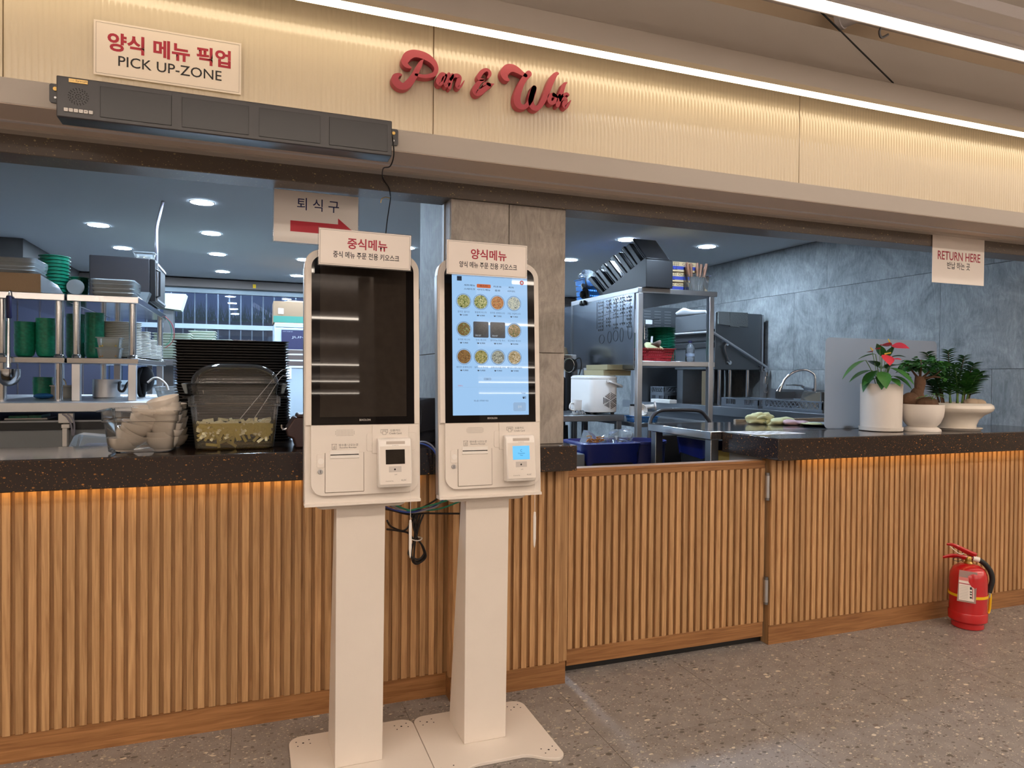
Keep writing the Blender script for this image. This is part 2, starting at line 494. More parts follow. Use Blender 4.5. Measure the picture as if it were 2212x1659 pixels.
# ---------------------------------------------------------------- mesh helpers (all geometry in metres, world space unless a prototype)
class MB:
    def __init__(s, T=None):
        s.bm = bmesh.new()
        s.T = T

    def _add(s, verts, faces):
        T = s.T
        vs = [s.bm.verts.new((T @ Vector(v)) if T is not None else v) for v in verts]
        for f in faces:
            try:
                s.bm.faces.new([vs[i] for i in f])
            except ValueError:
                pass
        return s

    def box(s, x0, x1, y0, y1, z0, z1):
        v = [(x, y, z) for z in (z0, z1) for y in (y0, y1) for x in (x0, x1)]
        return s._add(v, [(0, 2, 3, 1), (4, 5, 7, 6), (0, 1, 5, 4), (2, 6, 7, 3), (0, 4, 6, 2), (1, 3, 7, 5)])

    def prism(s, poly, axis, a, b):
        """poly extruded along an axis; poly holds the two other coordinates in xyz order"""
        def p(q, t):
            return {'X': (t, q[0], q[1]), 'Y': (q[0], t, q[1]), 'Z': (q[0], q[1], t)}[axis]
        n = len(poly)
        v = [p(q, a) for q in poly] + [p(q, b) for q in poly]
        f = [tuple(range(n)), tuple(range(2 * n - 1, n - 1, -1))]
        f += [(i, (i + 1) % n, n + (i + 1) % n, n + i) for i in range(n)]
        return s._add(v, f)

    def frustum(s, base, top):
        """loft between two loops of equal length"""
        n = len(base)
        f = [tuple(range(n)), tuple(range(2 * n - 1, n - 1, -1))]
        f += [(i, (i + 1) % n, n + (i + 1) % n, n + i) for i in range(n)]
        return s._add(list(base) + list(top), f)

    def loops(s, L, closed=False, cap0=True, cap1=True):
        n = len(L[0])
        v = [p for l in L for p in l]
        f = []
        m = len(L)
        for k in range(m if closed else m - 1):
            a, b = k * n, ((k + 1) % m) * n
            f += [(a + i, a + (i + 1) % n, b + (i + 1) % n, b + i) for i in range(n)]
        if not closed and cap0:
            f.append(tuple(range(n)))
        if not closed and cap1:
            f.append(tuple((m - 1) * n + i for i in range(n - 1, -1, -1)))
        return s._add(v, f)

    def cyl(s, c, r, h, axis='Z', n=24, r2=None):
        r2 = r if r2 is None else r2
        def p(a, rr, t):
            x, y = rr * math.cos(a), rr * math.sin(a)
            q = {'Z': (x, y, t), 'Y': (x, t, y), 'X': (t, x, y)}[axis]
            return (c[0] + q[0], c[1] + q[1], c[2] + q[2])
        A = [2 * PI * i / n for i in range(n)]
        return s.loops([[p(a, r, 0) for a in A], [p(a, r2, h) for a in A]])

    def lathe(s, prof, c=(0, 0, 0), n=28, sx=1.0, sy=1.0, closed=False):
        L = []
        for r, z in prof:
            L.append([(c[0] + sx * r * math.cos(2 * PI * i / n), c[1] + sy * r * math.sin(2 * PI * i / n), c[2] + z) for i in range(n)])
        return s.loops(L, closed)

    def sphere(s, c, r, n=16, m=10, sc=(1, 1, 1)):
        L = []
        for k in range(1, m):
            t = PI * k / m
            L.append([(c[0] + sc[0] * r * math.sin(t) * math.cos(2 * PI * i / n), c[1] + sc[1] * r * math.sin(t) * math.sin(2 * PI * i / n), c[2] + sc[2] * r * math.cos(t)) for i in range(n)])
        return s.loops(L)

    def tube(s, pts, r, n=8, smooth=0, flat=1.0):
        P = [Vector(p) for p in pts]
        if smooth:
            P = cat(P, smooth)
        R = r if isinstance(r, (list, tuple)) else None
        L = []
        up = None
        for i, p in enumerate(P):
            t = (P[min(i + 1, len(P) - 1)] - P[max(i - 1, 0)])
            if t.length < 1e-9:
                t = Vector((0, 0, 1))
            t.normalize()
            if up is None:
                up = t.orthogonal().normalized()
            up = (up - t * up.dot(t))
            if up.length < 1e-6:
                up = t.orthogonal()
            up.normalize()
            w = t.cross(up)
            if R:
                k = i / max(1, len(P) - 1) * (len(R) - 1)
                k0 = min(int(k), len(R) - 2) if len(R) > 1 else 0
                rr = R[k0] + (R[min(k0 + 1, len(R) - 1)] - R[k0]) * (k - k0)
            else:
                rr = r
            L.append([tuple(p + up * (rr * math.cos(2 * PI * j / n)) + w * (rr * flat * math.sin(2 * PI * j / n))) for j in range(n)])
        return s.loops(L)


def cat(P, k=6):
    """Catmull-Rom through the points"""
    P = [Vector(p) for p in P]
    out = []
    for i in range(len(P) - 1):
        a, b, c, d = P[max(i - 1, 0)], P[i], P[i + 1], P[min(i + 2, len(P) - 1)]
        for j in range(k):
            t = j / k
            out.append(0.5 * ((2 * b) + (c - a) * t + (2 * a - 5 * b + 4 * c - d) * t * t + (3 * b - a - 3 * c + d) * t ** 3))
    out.append(P[-1])
    return out

def rrect(x0, x1, z0, z1, r, k=6, rb=None):
    """rounded rectangle outline (2d); r top radius, rb bottom radius"""
    rb = r if rb is None else rb
    out = []
    for cx, cz, a0, rr in ((x1 - r, z1 - r, 0, r), (x0 + r, z1 - r, 90, r), (x0 + rb, z0 + rb, 180, rb), (x1 - rb, z0 + rb, 270, rb)):
        if rr <= 1e-6:
            out.append((cx, cz))
            continue
        for i in range(k + 1):
            a = math.radians(a0 + 90 * i / k)
            out.append((cx + rr * math.cos(a), cz + rr * math.sin(a)))
    return out

def obj(name, mb, m, parent=None, bevel=0.0, seg=2, ang=35, smooth=True):
    bm = mb.bm
    bmesh.ops.recalc_face_normals(bm, faces=bm.faces[:])
    me = bpy.data.meshes.new(name)
    bm.to_mesh(me)
    bm.free()
    if isinstance(m, str):
        m = M[m]
    me.materials.append(m)
    if smooth:
        for p in me.polygons:
            p.use_smooth = True
        me.set_sharp_from_angle(angle=math.radians(ang))
    o = bpy.data.objects.new(name, me)
    COL.objects.link(o)
    if parent is not None:
        setpar(o, parent)
    if bevel:
        b = o.modifiers.new('bevel', 'BEVEL')
        b.width = bevel
        b.segments = seg
        b.limit_method = 'ANGLE'
        b.angle_limit = math.radians(40)
    return o

def wm(o):
    m = o.matrix_basis.copy()
    if o.parent:
        return wm(o.parent) @ o.matrix_parent_inverse @ m
    return m

def setpar(o, p):
    o.parent = p
    o.matrix_parent_inverse = wm(p).inverted()

def thing(name, label, cat_, loc=(0, 0, 0), group=None):
    o = bpy.data.objects.new(name, None)
    COL.objects.link(o)
    o.location = loc
    o.empty_display_size = 0.05
    return tag(o, label, cat_, group)

def tag(o, label, cat_, group=None):
    o['label'] = label
    o['category'] = cat_
    if group:
        o['group'] = group
    return o

def struct(o, label=None):
    o['kind'] = 'structure'
    if label:
        o['label'] = label
    return o

def stuff(o):
    o['kind'] = 'stuff'
    return o

def kids(o):
    return [c for c in bpy.data.objects if c.parent == o]

def dup(root, matrix, label=None, group=None, cache={}):
    """copy a thing with its parts and sub-parts; meshes are shared"""
    key = root.name
    if key not in cache:
        cache[key] = [(c, kids(c)) for c in kids(root)]
    r = root.copy()
    COL.objects.link(r)
    r.matrix_basis = matrix
    for c, g in cache[key]:
        d = c.copy()
        COL.objects.link(d)
        d.parent = r
        for h in g:
            e = h.copy()
            COL.objects.link(e)
            e.parent = d
    if label:
        r['label'] = label
    if group:
        r['group'] = group
    return r

def piece(src, parent, loc=(0, 0, 0), rot=None, scale=None, name=None):
    """another copy of a part under a parent, mesh shared"""
    o = bpy.data.objects.new(name or src.name.split('.')[0], src.data)
    COL.objects.link(o)
    setpar(o, parent)
    o.location = loc
    if rot is not None:
        o.rotation_euler = rot
    if scale is not None:
        o.scale = scale if isinstance(scale, (tuple, list)) else (scale,) * 3
    for md in src.modifiers:
        if md.type == 'BEVEL':
            b = o.modifiers.new('bevel', 'BEVEL')
            b.width = md.width
            b.segments = md.segments
            b.limit_method = 'ANGLE'
            b.angle_limit = md.angle_limit
    return o

ONES = ['', 'first', 'second', 'third', 'fourth', 'fifth', 'sixth', 'seventh', 'eighth', 'ninth', 'tenth', 'eleventh', 'twelfth', 'thirteenth', 'fourteenth', 'fifteenth', 'sixteenth', 'seventeenth', 'eighteenth', 'nineteenth']
CARD = {20: ('twentieth', 'twenty'), 30: ('thirtieth', 'thirty'), 40: ('fortieth', 'forty'), 50: ('fiftieth', 'fifty')}
def nth(n):
    if n < 20:
        return ONES[n]
    t, u = n // 10 * 10, n % 10
    return CARD[t][0] if u == 0 else CARD[t][1] + '-' + ONES[u]

def from_top(i, n):
    """position of piece i (0 = bottom) in a stack of n, in words"""
    k = n - i
    if k == 1:
        return 'topmost'
    if i == 0:
        return 'bottom'
    if k <= (n + 1) // 2:
        return nth(k) + ' from the top'
    return nth(i + 1) + ' from the bottom'

# lettering: every text is fitted into a measured box of a plane
def text(name, body, m, parent, x0, x1, z0, z1, T, bold=0.0, extrude=0.0):
    """flat print in the local xz plane of T (normal = local -y), fitted into x0..x1, z0..z1"""
    c = bpy.data.curves.new(name, 'FONT')
    c.body = body
    c.offset = bold
    c.resolution_u = 3
    c.extrude = extrude
    to = bpy.data.objects.new(name, c)
    me = bpy.data.meshes.new_from_object(to)
    bpy.data.objects.remove(to)
    xs = [v.co.x for v in me.vertices]
    ys = [v.co.y for v in me.vertices]
    ax, bx, ay, by = min(xs), max(xs), min(ys), max(ys)
    sx = (x1 - x0) / (bx - ax)
    sz = (z1 - z0) / (by - ay)
    for v in me.vertices:
        v.co = T @ Vector((x0 + (v.co.x - ax) * sx, -v.co.z, z0 + (v.co.y - ay) * sz))
    me.materials.clear()
    me.materials.append(M[m] if isinstance(m, str) else m)
    o = bpy.data.objects.new(name, me)
    COL.objects.link(o)
    if parent:
        setpar(o, parent)
    return o

def TR(x, y, z, rx=0, ry=0, rz=0):
    return Matrix.Translation((x, y, z)) @ Matrix.Rotation(rz, 4, 'Z') @ Matrix.Rotation(ry, 4, 'Y') @ Matrix.Rotation(rx, 4, 'X')

# ---------------------------------------------------------------- hall shell
HX0, HX1, HY0 = -7.0, 12.0, -15.0
HZ = 2.95
KZ = 2.35       # kitchen ceiling
flo = struct(obj('floor', MB().box(HX0, HX1, HY0, 2.70, -0.06, -0.0025), 'grout'))
t0 = None
for j in range(-2, 7):
    for i in range(-4, 12):
        x0 = 0.537 + 0.6 * (i - 1)
        y1 = 2.075 + 0.6 * (1 - j)
        if y1 > 2.70:
            y1 = 2.695
        y0 = 2.075 + 0.6 * (-j)
        if y0 > 2.6:
            continue
        if j == -1:
            t = obj('tile', MB().box(-0.299, 0.299, -0.299, y1 - y0 - 0.301, -0.012, 0.0), 'tile', flo)
            t.location = (x0 + 0.3, y0 + 0.3, 0)
        elif t0 is None:
            t0 = t = obj('tile', MB().box(-0.299, 0.299, -0.299, 0.299, -0.012, 0.0), 'tile', flo)
            t.location = (x0 + 0.3, y0 + 0.3, 0)
        else:
            t = piece(t0, flo, (x0 + 0.3, y0 + 0.3, 0))
mx = obj('tile_field', MB().box(HX0, HX1, HY0, 2.075 - 0.6 * 6 - 0.002, -0.012, 0.0).box(-0.9 * 0 + 0.537 + 0.6 * 11 + 0.001, HX1, 2.075 - 3.6, 2.69, -0.012, 0.0).box(HX0, 0.537 - 0.6 * 5 - 0.001, 2.075 - 3.6, 2.69, -0.012, 0.0), 'tile', flo)
stuff(mx)
struct(obj('ceiling', MB().box(HX0, HX1, HY0, 2.60, HZ, HZ + 0.05), 'hall_paint'))
struct(obj('wall_left', MB().box(HX0 - 0.1, HX0, HY0, 2.6, 0, HZ), 'beige'))
struct(obj('wall_right', MB().box(HX1, HX1 + 0.1, HY0, 2.6, 0, HZ), 'beige'))
struct(obj('wall_front', MB().box(HX0, HX1, HY0 - 0.1, HY0, 0, HZ), 'beige'))
struct(obj('wall_plug_kitchen', MB().box(HX0, -3.3, 2.70, 2.80, 0, HZ).box(4.36, HX1, 2.905, 3.0, 0, HZ), 'kwall'))  # unseen wall pieces added to stop outside light leaking in
struct(obj('wall_plug_hall', MB().box(HX0, -4.5, 2.60, 2.70, 0, HZ).box(7.5, HX1, 2.60, 2.70, 0, HZ), 'beige'))  # unseen end pieces added against light leaking into the hall
# a square hall column behind the viewpoint, seen only as the dark half of the kiosk screens
struct(obj('column', MB().box(0.95, 1.85, -2.3, -1.4, 0, HZ), mat('dark_column_paint', (104, 92, 84), 0.6)))

# fascia over the opening: granite header, cove box, reeded panels, bulkhead
struct(obj('trim_8', MB().box(-4.5, 7.5, 2.2885, 2.55, 1.9835, 1.9849), mat('soffit_bounce_tint', (214, 196, 180), 0.7)))  # separate board added, bounced light put into its lighter colour
hd = struct(obj('trim_1', MB().box(-4.5, 7.5, 2.55, 2.68, 1.918, 1.992), 'granite_hd', bevel=0.003))
struct(obj('trim_2', MB().prism([(2.287, 1.985), (2.60, 1.985), (2.60, 2.005), (2.305, 2.005), (2.305, 2.056), (2.287, 2.056)], 'X', -4.5, 7.5), 'beige', bevel=0.002))
struct(obj('trim_3', MB().box(-4.5, 7.5, 2.505, 2.551, 1.976, 1.9855), 'beige'))
struct(obj('trim_4', MB().box(-4.5, 7.5, 2.43, 2.445, 1.980, 1.9834), 'hall_paint'))
wf = struct(obj('wall_back', MB().box(-4.5, 7.5, 2.565, 2.66, 1.992, HZ), 'cove'))
# reeded panels: convex ribs 17.5 mm apart
def reed_panel(x0, x1):
    n = int(round((x1 - x0) / 0.0175))
    k = 6
    prof = []
    for i in range(n):
        for j in range(k):
            t = j / k
            prof.append((x0 + 0.002 + (x1 - x0 - 0.004) * (i + t) / n, 2.5545 - 0.0017 * math.sin(PI * t) ** 0.7))
    prof.append((x1 - 0.002, 2.5545))
    mb = MB()
    v = [(x, y, 2.006) for x, y in prof] + [(x, y, 2.72) for x, y in prof]
    m = len(prof)
    mb._add(v, [(i, i + 1, m + i + 1, m + i) for i in range(m - 1)])
    mb.box(x0 + 0.002, x1 - 0.002, 2.555, 2.565, 2.006, 2.72)
    return obj('panel', mb, 'reed', wf, ang=70)
pseam = [-4.5, -2.07, -0.72, 0.63, 2.36, 4.1, 5.8, 7.5]
for a, b in zip(pseam[:-1], pseam[1:]):
    reed_panel(a, b)
bulk = MB().prism([(2.287, 2.462), (2.33, 2.462), (2.33, 2.525), (2.56, 2.72), (2.56, 2.80), (2.42, 2.80), (2.42, 2.62), (2.30, 2.545), (2.287, 2.545)], 'X', -4.5, 7.5)
struct(obj('trim_5', bulk, 'beige', bevel=0.002))
# warm strips of the coves
a = thing('cove_light', 'upper warm white strip light behind the edge above the reeded panels', 'light strip', (1.5, 2.36, 2.49))
obj('strip', MB().box(-4.4, 7.4, 2.410, 2.464, 2.505, 2.511), 'strip', a)
obj('channel', MB().box(-4.42, 7.42, 2.405, 2.469, 2.5115, 2.52), 'beige', a)
a = thing('cove_light', 'lower warm white strip light hidden behind the lip under the reeded panels', 'light strip', (1.5, 2.36, 2.01))
obj('strip', MB().box(-4.4, 7.4, 2.345, 2.375, 2.018, 2.024), 'strip_l', a)
obj('channel', MB().box(-4.42, 7.42, 2.335, 2.385, 2.006, 2.0175), 'beige', a)

# linear lamps of the hall
def hall_lamp(y, x0, x1, label, hw=0.028, far=False):
    r = thing('linear_lamp', label, 'lamp', ((x0 + x1) / 2, y, 2.58), 'long ceiling lamps of the hall')
    obj('diffuser', MB().box(x0 + 0.01, x1 - 0.01, y - hw, y + hw, 2.545 if far else 2.55, 2.5475 if far else 2.56), 'lamp_far' if far else 'lamp_hall', r)
    if far:
        obj('added_fill', MB().box(x0 + 0.05, x1 - 0.05, y - 0.12, y + 0.02, 2.6205, 2.6225), 'fill_up', r)  # unseen emitter added on the housing to brighten ceiling and hall
    obj('housing', MB().prism([(y - 0.031, 2.548), (y - 0.031, 2.5615), (y + 0.031, 2.5615), (y + 0.031, 2.548), (y + 0.038, 2.548), (y + 0.038, 2.62), (y - 0.155, 2.62), (y - 0.155, 2.575), (y - 0.095, 2.568), (y - 0.090, 2.560), (y - 0.038, 2.556), (y - 0.038, 2.548)], 'X', x0, x1), 'hall_paint', r, bevel=0.002)
    for k in range(4):
        x = x0 + (x1 - x0) * (k + 0.5) / 4
        obj('hanger', MB().cyl((x, y, 2.62), 0.006, HZ - 2.62, n=8), 'steel_d', r)
for k, y in enumerate((1.912, 0.30, -1.5, -3.5, -7.5, -10.1, -12.8)):
    if k == 0:
        hall_lamp(y, 1.35, 9.5, 'bright linear ceiling lamp in the upper right, in front of the bulkhead')
    else:
        hall_lamp(y, -6.5, 11.5, 'linear ceiling lamp over the hall, %s row out from the counter' % nth(k + 1), 0.055, True)

# bits on the hall ceiling
r = thing('ceiling_pipe', 'short grey painted pipe stub on the hall ceiling beside the lamp', 'pipe', (2.55, 2.3, HZ))
obj('pipe', MB().tube([(2.52, 2.47, 2.90), (2.66, 2.05, 2.91)], 0.048, 16), 'hall_paint', r)
obj('collar', MB().tube([(2.512, 2.485, 2.90), (2.52, 2.465, 2.90)], 0.054, 16), 'hall_paint', r)
r = thing('ceiling_pipe', 'thin cut conduit with a bent wire end on the hall ceiling', 'pipe', (2.75, 2.3, HZ))
obj('pipe', MB().tube([(2.74, 2.44, 2.90), (2.86, 2.1, 2.92)], 0.018, 12), 'hall_paint', r)
obj('wire', MB().tube([(2.74, 2.44, 2.90), (2.735, 2.46, 2.87), (2.76, 2.47, 2.85), (2.79, 2.46, 2.865)], 0.006, 6, 4), 'steel_d', r)
tag(obj('ceiling_cable', MB().tube([(2.15, 2.40, 2.93), (2.30, 2.42, 2.89), (2.55, 2.42, 2.75), (2.78, 2.42, 2.62)], 0.0045, 6, 6), 'rubber'), 'thin dark cable sagging from the hall ceiling down to the bulkhead', 'cable')

# pillar of slate-look tiles
pl = struct(obj('pillar', MB().box(0.712, 1.174, 2.569, 3.07, 0.974, 1.918), mat('pillar_joint', (168, 158, 146), 0.8)))
for x0, x1 in ((0.704, 0.9375), (0.9405, 1.182)):
    for z0, z1 in ((0.9745, 1.3375), (1.3405, 1.917)):
        obj('tile', MB().box(x0, x1, 2.56, 2.57, z0, z1), 'pillar', pl, bevel=0.0015)
for y0, y1 in ((2.672, 3.075),):
    for z0, z1 in ((0.9745, 1.3325), (1.3355, 2.30)):
        obj('tile', MB().box(0.703, 0.713, y0, y1, z0, z1), 'slate', pl, bevel=0.001)
obj('tile', MB().box(0.703, 0.7125, 2.574, 2.640, 0.9745, 1.917), 'pillar', pl)
obj('tile', MB().box(1.174, 1.184, 2.571, 3.075, 0.9745, 1.917), 'pillar', pl)
obj('edge_strip', MB().box(0.698, 0.7128, 2.642, 2.670, 0.9745, 1.917), mat('grey_edge_strip', (150, 146, 142), 0.5), pl)
struct(obj('column_core', MB().box(0.714, 1.172, 2.70, 3.06, 1.917, KZ), 'kwall'))

# ---------------------------------------------------------------- kitchen shell
KX0, KX1, KY1 = -3.3, 4.25, 9.25
struct(obj('floor_kitchen', MB().box(KX0, KX1, 2.70, KY1, -0.06, -0.002), 'kfloor'))
struct(obj('ceiling_kitchen', MB().box(KX0, KX1 + 0.1, 2.66, KY1, KZ, KZ + 0.05), 'kceil'))
struct(obj('wall_kitchen_left', MB().box(KX0 - 0.1, KX0, 2.66, KY1, 0, KZ), 'kwall'))
wr = struct(obj('wall_kitchen_right', MB().box(KX1 + 0.009, KX1 + 0.1, 2.66, KY1, 0, KZ), mat('tile_joint', (92, 94, 96), 0.8)))
for z0, z1, off in ((0.0, 0.71, 0.1), (0.713, 1.312, 0.0), (1.315, 1.958, 0.35), (1.961, 2.345, 0.0)):
    ys = [2.67] + [y for y in (2.96 + 0.33 * k + 0 * off for k in range(0, 20))] + [KY1]
    step = 1.32
    ys = [2.67]
    y = 2.96 + off
    while y < KY1:
        ys.append(y)
        y += step
    ys.append(KY1)
    for a, b in zip(ys[:-1], ys[1:]):
        if b - a > 0.02:
            obj('tile', MB().box(KX1, KX1 + 0.01, a + 0.0012, b - 0.0012, z0, z1), 'slate', wr)
# back wall with the big window on the left part
struct(obj('wall_kitchen_back', MB().box(1.05, KX1, 9.0, 9.1, 0, KZ).box(KX0, 1.05, 9.0, 9.1, 0, 1.10).box(KX0, 1.05, 8.97, 9.1, 2.225, KZ).box(KX0, -2.3, 9.0, 9.1, 1.1, 2.225), 'kwall'))
struct(obj('trim_6', MB().box(KX0, KX1, 8.85, 9.02, 2.24, 2.335), mat('taupe_cornice', (120, 110, 104), 0.7)))
wn = struct(obj('window_1', MB().box(-2.3, 1.05, 8.93, 9.0, 2.18, 2.24).box(-2.3, 1.05, 8.93, 9.0, 1.76, 1.815).box(-2.3, 1.05, 8.93, 9.0, 1.10, 1.15).box(-2.3, -2.25, 8.93, 9.0, 1.15, 2.18).box(1.0, 1.05, 8.93, 9.0, 1.15, 2.18), mat('window_frame_paint', (150, 162, 168), 0.5)))
for z0, z1 in ((1.15, 1.76), (1.815, 2.18)):
    obj('pane', MB().box(-2.25, 1.0, 8.945, 8.95, z0, z1), 'win', wn)
bar0 = None
x = -2.15
while x < 1.0:
    for z0, z1 in ((1.15, 1.76), (1.815, 2.18)):
        obj('bar', MB().box(x - 0.007, x + 0.007, 8.96, 8.975, z0, z1), 'steel_d', wn)
    x += 0.126
# outside the window: a dim atrium with planter, bench wall, lit shop shelves and a lit truss
struct(obj('exterior_wall', MB().box(-5, 5, 12.5, 12.6, -0.5, 4.5).box(-5, 5, 9.1, 12.6, -0.6, -0.5), 'atrium'))
r = thing('planter', 'long dark planter of grassy plants behind the kitchen window', 'planter', (0.0, 11.0, 1.5))
obj('box', MB().box(-1.4, 0.75, 10.8, 11.3, 0.9, 1.98), mat('planter_box', (62, 60, 74), 0.8), r)
gb = MB()
rg = random.Random(3)
for k in range(420):
    x = rg.uniform(-1.05, 0.55)
    y = rg.uniform(10.85, 11.25)
    h = rg.uniform(0.12, 0.34)
    dx = rg.uniform(-0.10, 0.10)
    gb._add([(x - 0.006, y, 1.98), (x + 0.006, y, 1.98), (x + dx, y + rg.uniform(-0.05, 0.05), 1.98 + h)], [(0, 1, 2)])
stuff(obj('grass', gb, 'grass', r))
r = thing('lit_shelf', 'blue lit shop shelf seen through the kitchen window, left one', 'shelf', (-0.75, 11.5, 1.3))
for k in range(5):
    obj('shelf_light', MB().box(-1.12, -0.86, 11.5, 11.52, 1.62 + 0.075 * k, 1.66 + 0.075 * k), 'blue_lit', r)
obj('frame', MB().box(-1.2, -0.80, 11.53, 11.6, 0.5, 2.05), 'atrium', r)
r = thing('lit_shelf', 'blue lit shop shelf seen through the kitchen window, right one', 'shelf', (-0.5, 11.5, 1.3))
for k in range(5):
    obj('shelf_light', MB().box(-0.64, -0.56, 11.5, 11.52, 1.62 + 0.075 * k, 1.67 + 0.075 * k), 'blue_lit', r)
obj('frame', MB().box(-0.70, -0.5, 11.53, 11.6, 0.5, 2.05), 'atrium', r)
r = thing('truss', 'white lit steel truss with crossed braces behind the kitchen window', 'truss', (0.3, 11.6, 0))
for p, q in (((0.46, 11.6, 0.5), (0.46, 11.6, 2.6)), ((0.46, 11.6, 2.03), (0.0, 11.6, 2.32)), ((0.46, 11.6, 2.03), (0.95, 11.6, 2.36)), ((0.02, 11.6, 2.16), (0.28, 11.6, 2.02)), ((0.62, 11.6, 1.6), (0.5, 11.6, 1.3)), ((0.50, 11.6, 1.6), (0.64, 11.6, 1.3))):
    obj('brace', MB().tube([p, q], 0.032, 8), 'white_lit', r)

# kitchen downlights
dl = thing('downlight', 'x', 'downlight', (0, 0, KZ), 'round recessed downlights of the kitchen')
obj('ring', MB().lathe([(0.070, -0.001), (0.078, -0.001), (0.080, 0.003), (0.070, 0.003)], n=28, closed=True), 'white2', dl)
obj('diffuser', MB().cyl((0, 0, 0.000), 0.069, 0.002, n=28), 'lamp_kit', dl)
first = True
for c, x in enumerate((-1.09, -0.31, 0.47, 1.25, 2.03, 2.82, 3.59)):
    for rr_, y in enumerate((3.86, 4.93, 6.0, 7.03, 8.22)):
        if rr_ == 0 and c not in (1, 3, 5):
            continue
        if c in (3, 4) and rr_ > 0 and rr_ != 2:
            continue
        if c == 6 and rr_ > 1:
            continue
        lb = 'round kitchen ceiling downlight, %s column from the left, %s row back' % (nth(c + 1), nth(rr_ + 1))
        mtx = Matrix.Translation((x, y, KZ - 0.0045))
        if first:
            dl.matrix_basis = mtx
            dl['label'] = lb
            first = False
        else:
            dup(dl, mtx, lb)
# boxed duct at the far left of the kitchen ceiling
struct(obj('duct_box', MB().box(-3.2, -1.795, 6.86, 8.9, 1.95, 2.349), mat('grey_duct', (98, 96, 94), 0.7)))

# ---------------------------------------------------------------- slatted counters
SW, SP = 0.0226, 0.0353
sl_src = {}
def slat(parent, x, y, z0, z1, d=0.011, w=SW):
    key = (round(z0, 3), round(z1, 3), round(w, 4))
    if key not in sl_src:
        o = obj('slat', MB().box(-w / 2, w / 2, -d, 0.0, z0, z1), 'slat', parent, bevel=0.0012, seg=1)
        o.location = (x, y, 0)
        sl_src[key] = o
        return o
    return piece(sl_src[key], parent, (x, y, 0))

r = thing('slatted_counter', 'long oak slatted counter front on the left, under the pickup ledge', 'counter', (-0.9, 2.75, 0))
obj('backing', MB().box(-4.2, 0.719, 2.613, 2.66, 0.0, 0.872), 'slat_back', r)
obj('plinth', MB().box(-4.2, 0.711, 2.609, 2.6128, 0.0, 0.089), 'plinth', r)
x = -0.691
k = -14
while x + k * SP < 0.715:
    slat(r, x + k * SP, 2.6128, 0.089, 0.8695)
    k += 1
r2 = thing('slatted_counter', 'short projecting oak slatted counter front under the grey tiled pillar', 'counter', (0.95, 2.75, 0))
obj('backing', MB().box(0.7195, 1.188, 2.551, 2.80, 0.0, 0.872), 'slat_back', r2)
obj('plinth', MB().prism([(0.711, 2.66), (0.711, 2.546), (1.194, 2.546), (1.194, 2.66), (1.19, 2.66), (1.19, 2.5508), (0.7193, 2.5508), (0.7193, 2.66)], 'Z', 0.0, 0.089), 'plinth', r2)
x = 0.728
while x < 1.18:
    slat(r2, x, 2.5508, 0.089, 0.871)
    x += SP
obj('slat', MB().box(1.1885, 1.203, 2.553, 2.575, 0.089, 0.871), 'slat', r2)
obj('slat', MB().box(0.708, 0.719, 2.556, 2.578, 0.089, 0.871), 'slat', r2)

rr2 = thing('slatted_counter', 'oak slatted counter front on the right, behind the red fire extinguisher', 'counter', (4.0, 2.75, 0))
obj('backing', MB().box(2.263, 7.0, 2.603, 2.66, 0.0, 0.872), 'slat_back', rr2)
obj('side_panel', MB().box(2.2625, 2.30, 2.6605, 2.90, 0.0, 0.872), mat('grey_side_panel', (150, 146, 142), 0.6), rr2)
obj('plinth', MB().box(2.262, 7.0, 2.599, 2.6027, 0.0, 0.092), 'plinth', rr2)
x = 2.2735
while x < 5.9:
    slat(rr2, x, 2.6027, 0.092, 0.8698)
    x += SP

g = thing('slatted_gate', 'oak slatted swing gate between the pillar and the right counter', 'gate', (1.74, 2.65, 0.036))
obj('panel', MB().box(1.234, 2.243, 2.631, 2.66, 0.036, 0.848), 'slat_back', g)
obj('cap_rail', MB().box(1.232, 2.245, 2.615, 2.672, 0.848, 0.862), 'plinth', g, bevel=0.002)
obj('top_rail', MB().box(1.234, 2.243, 2.617, 2.6308, 0.826, 0.8478), 'plinth', g)
obj('bottom_rail', MB().box(1.232, 2.243, 2.617, 2.6308, 0.036, 0.104), 'plinth', g, bevel=0.0015)
x = 1.2477
while x < 2.245:
    slat(g, x, 2.6308, 0.104, 0.8258, d=0.0125)
    x += SP
for zc in (0.740, 0.253):
    h = obj('hinge', MB().cyl((2.2500, 2.606, zc - 0.052), 0.0105, 0.104, n=16), 'steel', g)
    obj('hinge_pin', MB().cyl((2.2500, 2.606, zc + 0.053), 0.0098, 0.012, n=16).cyl((2.2500, 2.606, zc - 0.063), 0.0098, 0.010, n=16), 'steel_d', h)
struct(obj('trim_7', MB().box(1.205, 2.262, 2.652, 2.72, 0.0005, 0.034), 'sill'))

# stone worktops
w = obj('stone_worktop', MB().prism([(-4.2, 2.93), (-4.2, 2.532), (0.64, 2.532), (0.64, 2.476), (1.204, 2.476), (1.204, 2.93)], 'Z', 0.8735, 0.974), 'granite', bevel=0.003)
tag(w, 'brown speckled stone worktop on the left counter, running round the pillar', 'worktop')
w = obj('stone_worktop', MB().box(2.217, 7.0, 2.50, 2.90, 0.8735, 0.974), 'granite', bevel=0.003)
tag(w, 'brown speckled stone worktop on the right counter, carrying the potted plants', 'worktop')
a = thing('counter_light', 'warm strip light under the left stone worktop', 'light strip', (-1.5, 2.57, 0.87))
obj('strip', MB().box(-4.1, 0.60, 2.578, 2.590, 0.8705, 0.8725), 'strip_u', a)
a = thing('counter_light', 'warm strip light under the right stone worktop', 'light strip', (4.5, 2.56, 0.87))
obj('strip', MB().box(2.42, 6.9, 2.560, 2.574, 0.8705, 0.8725), 'strip_u', a)
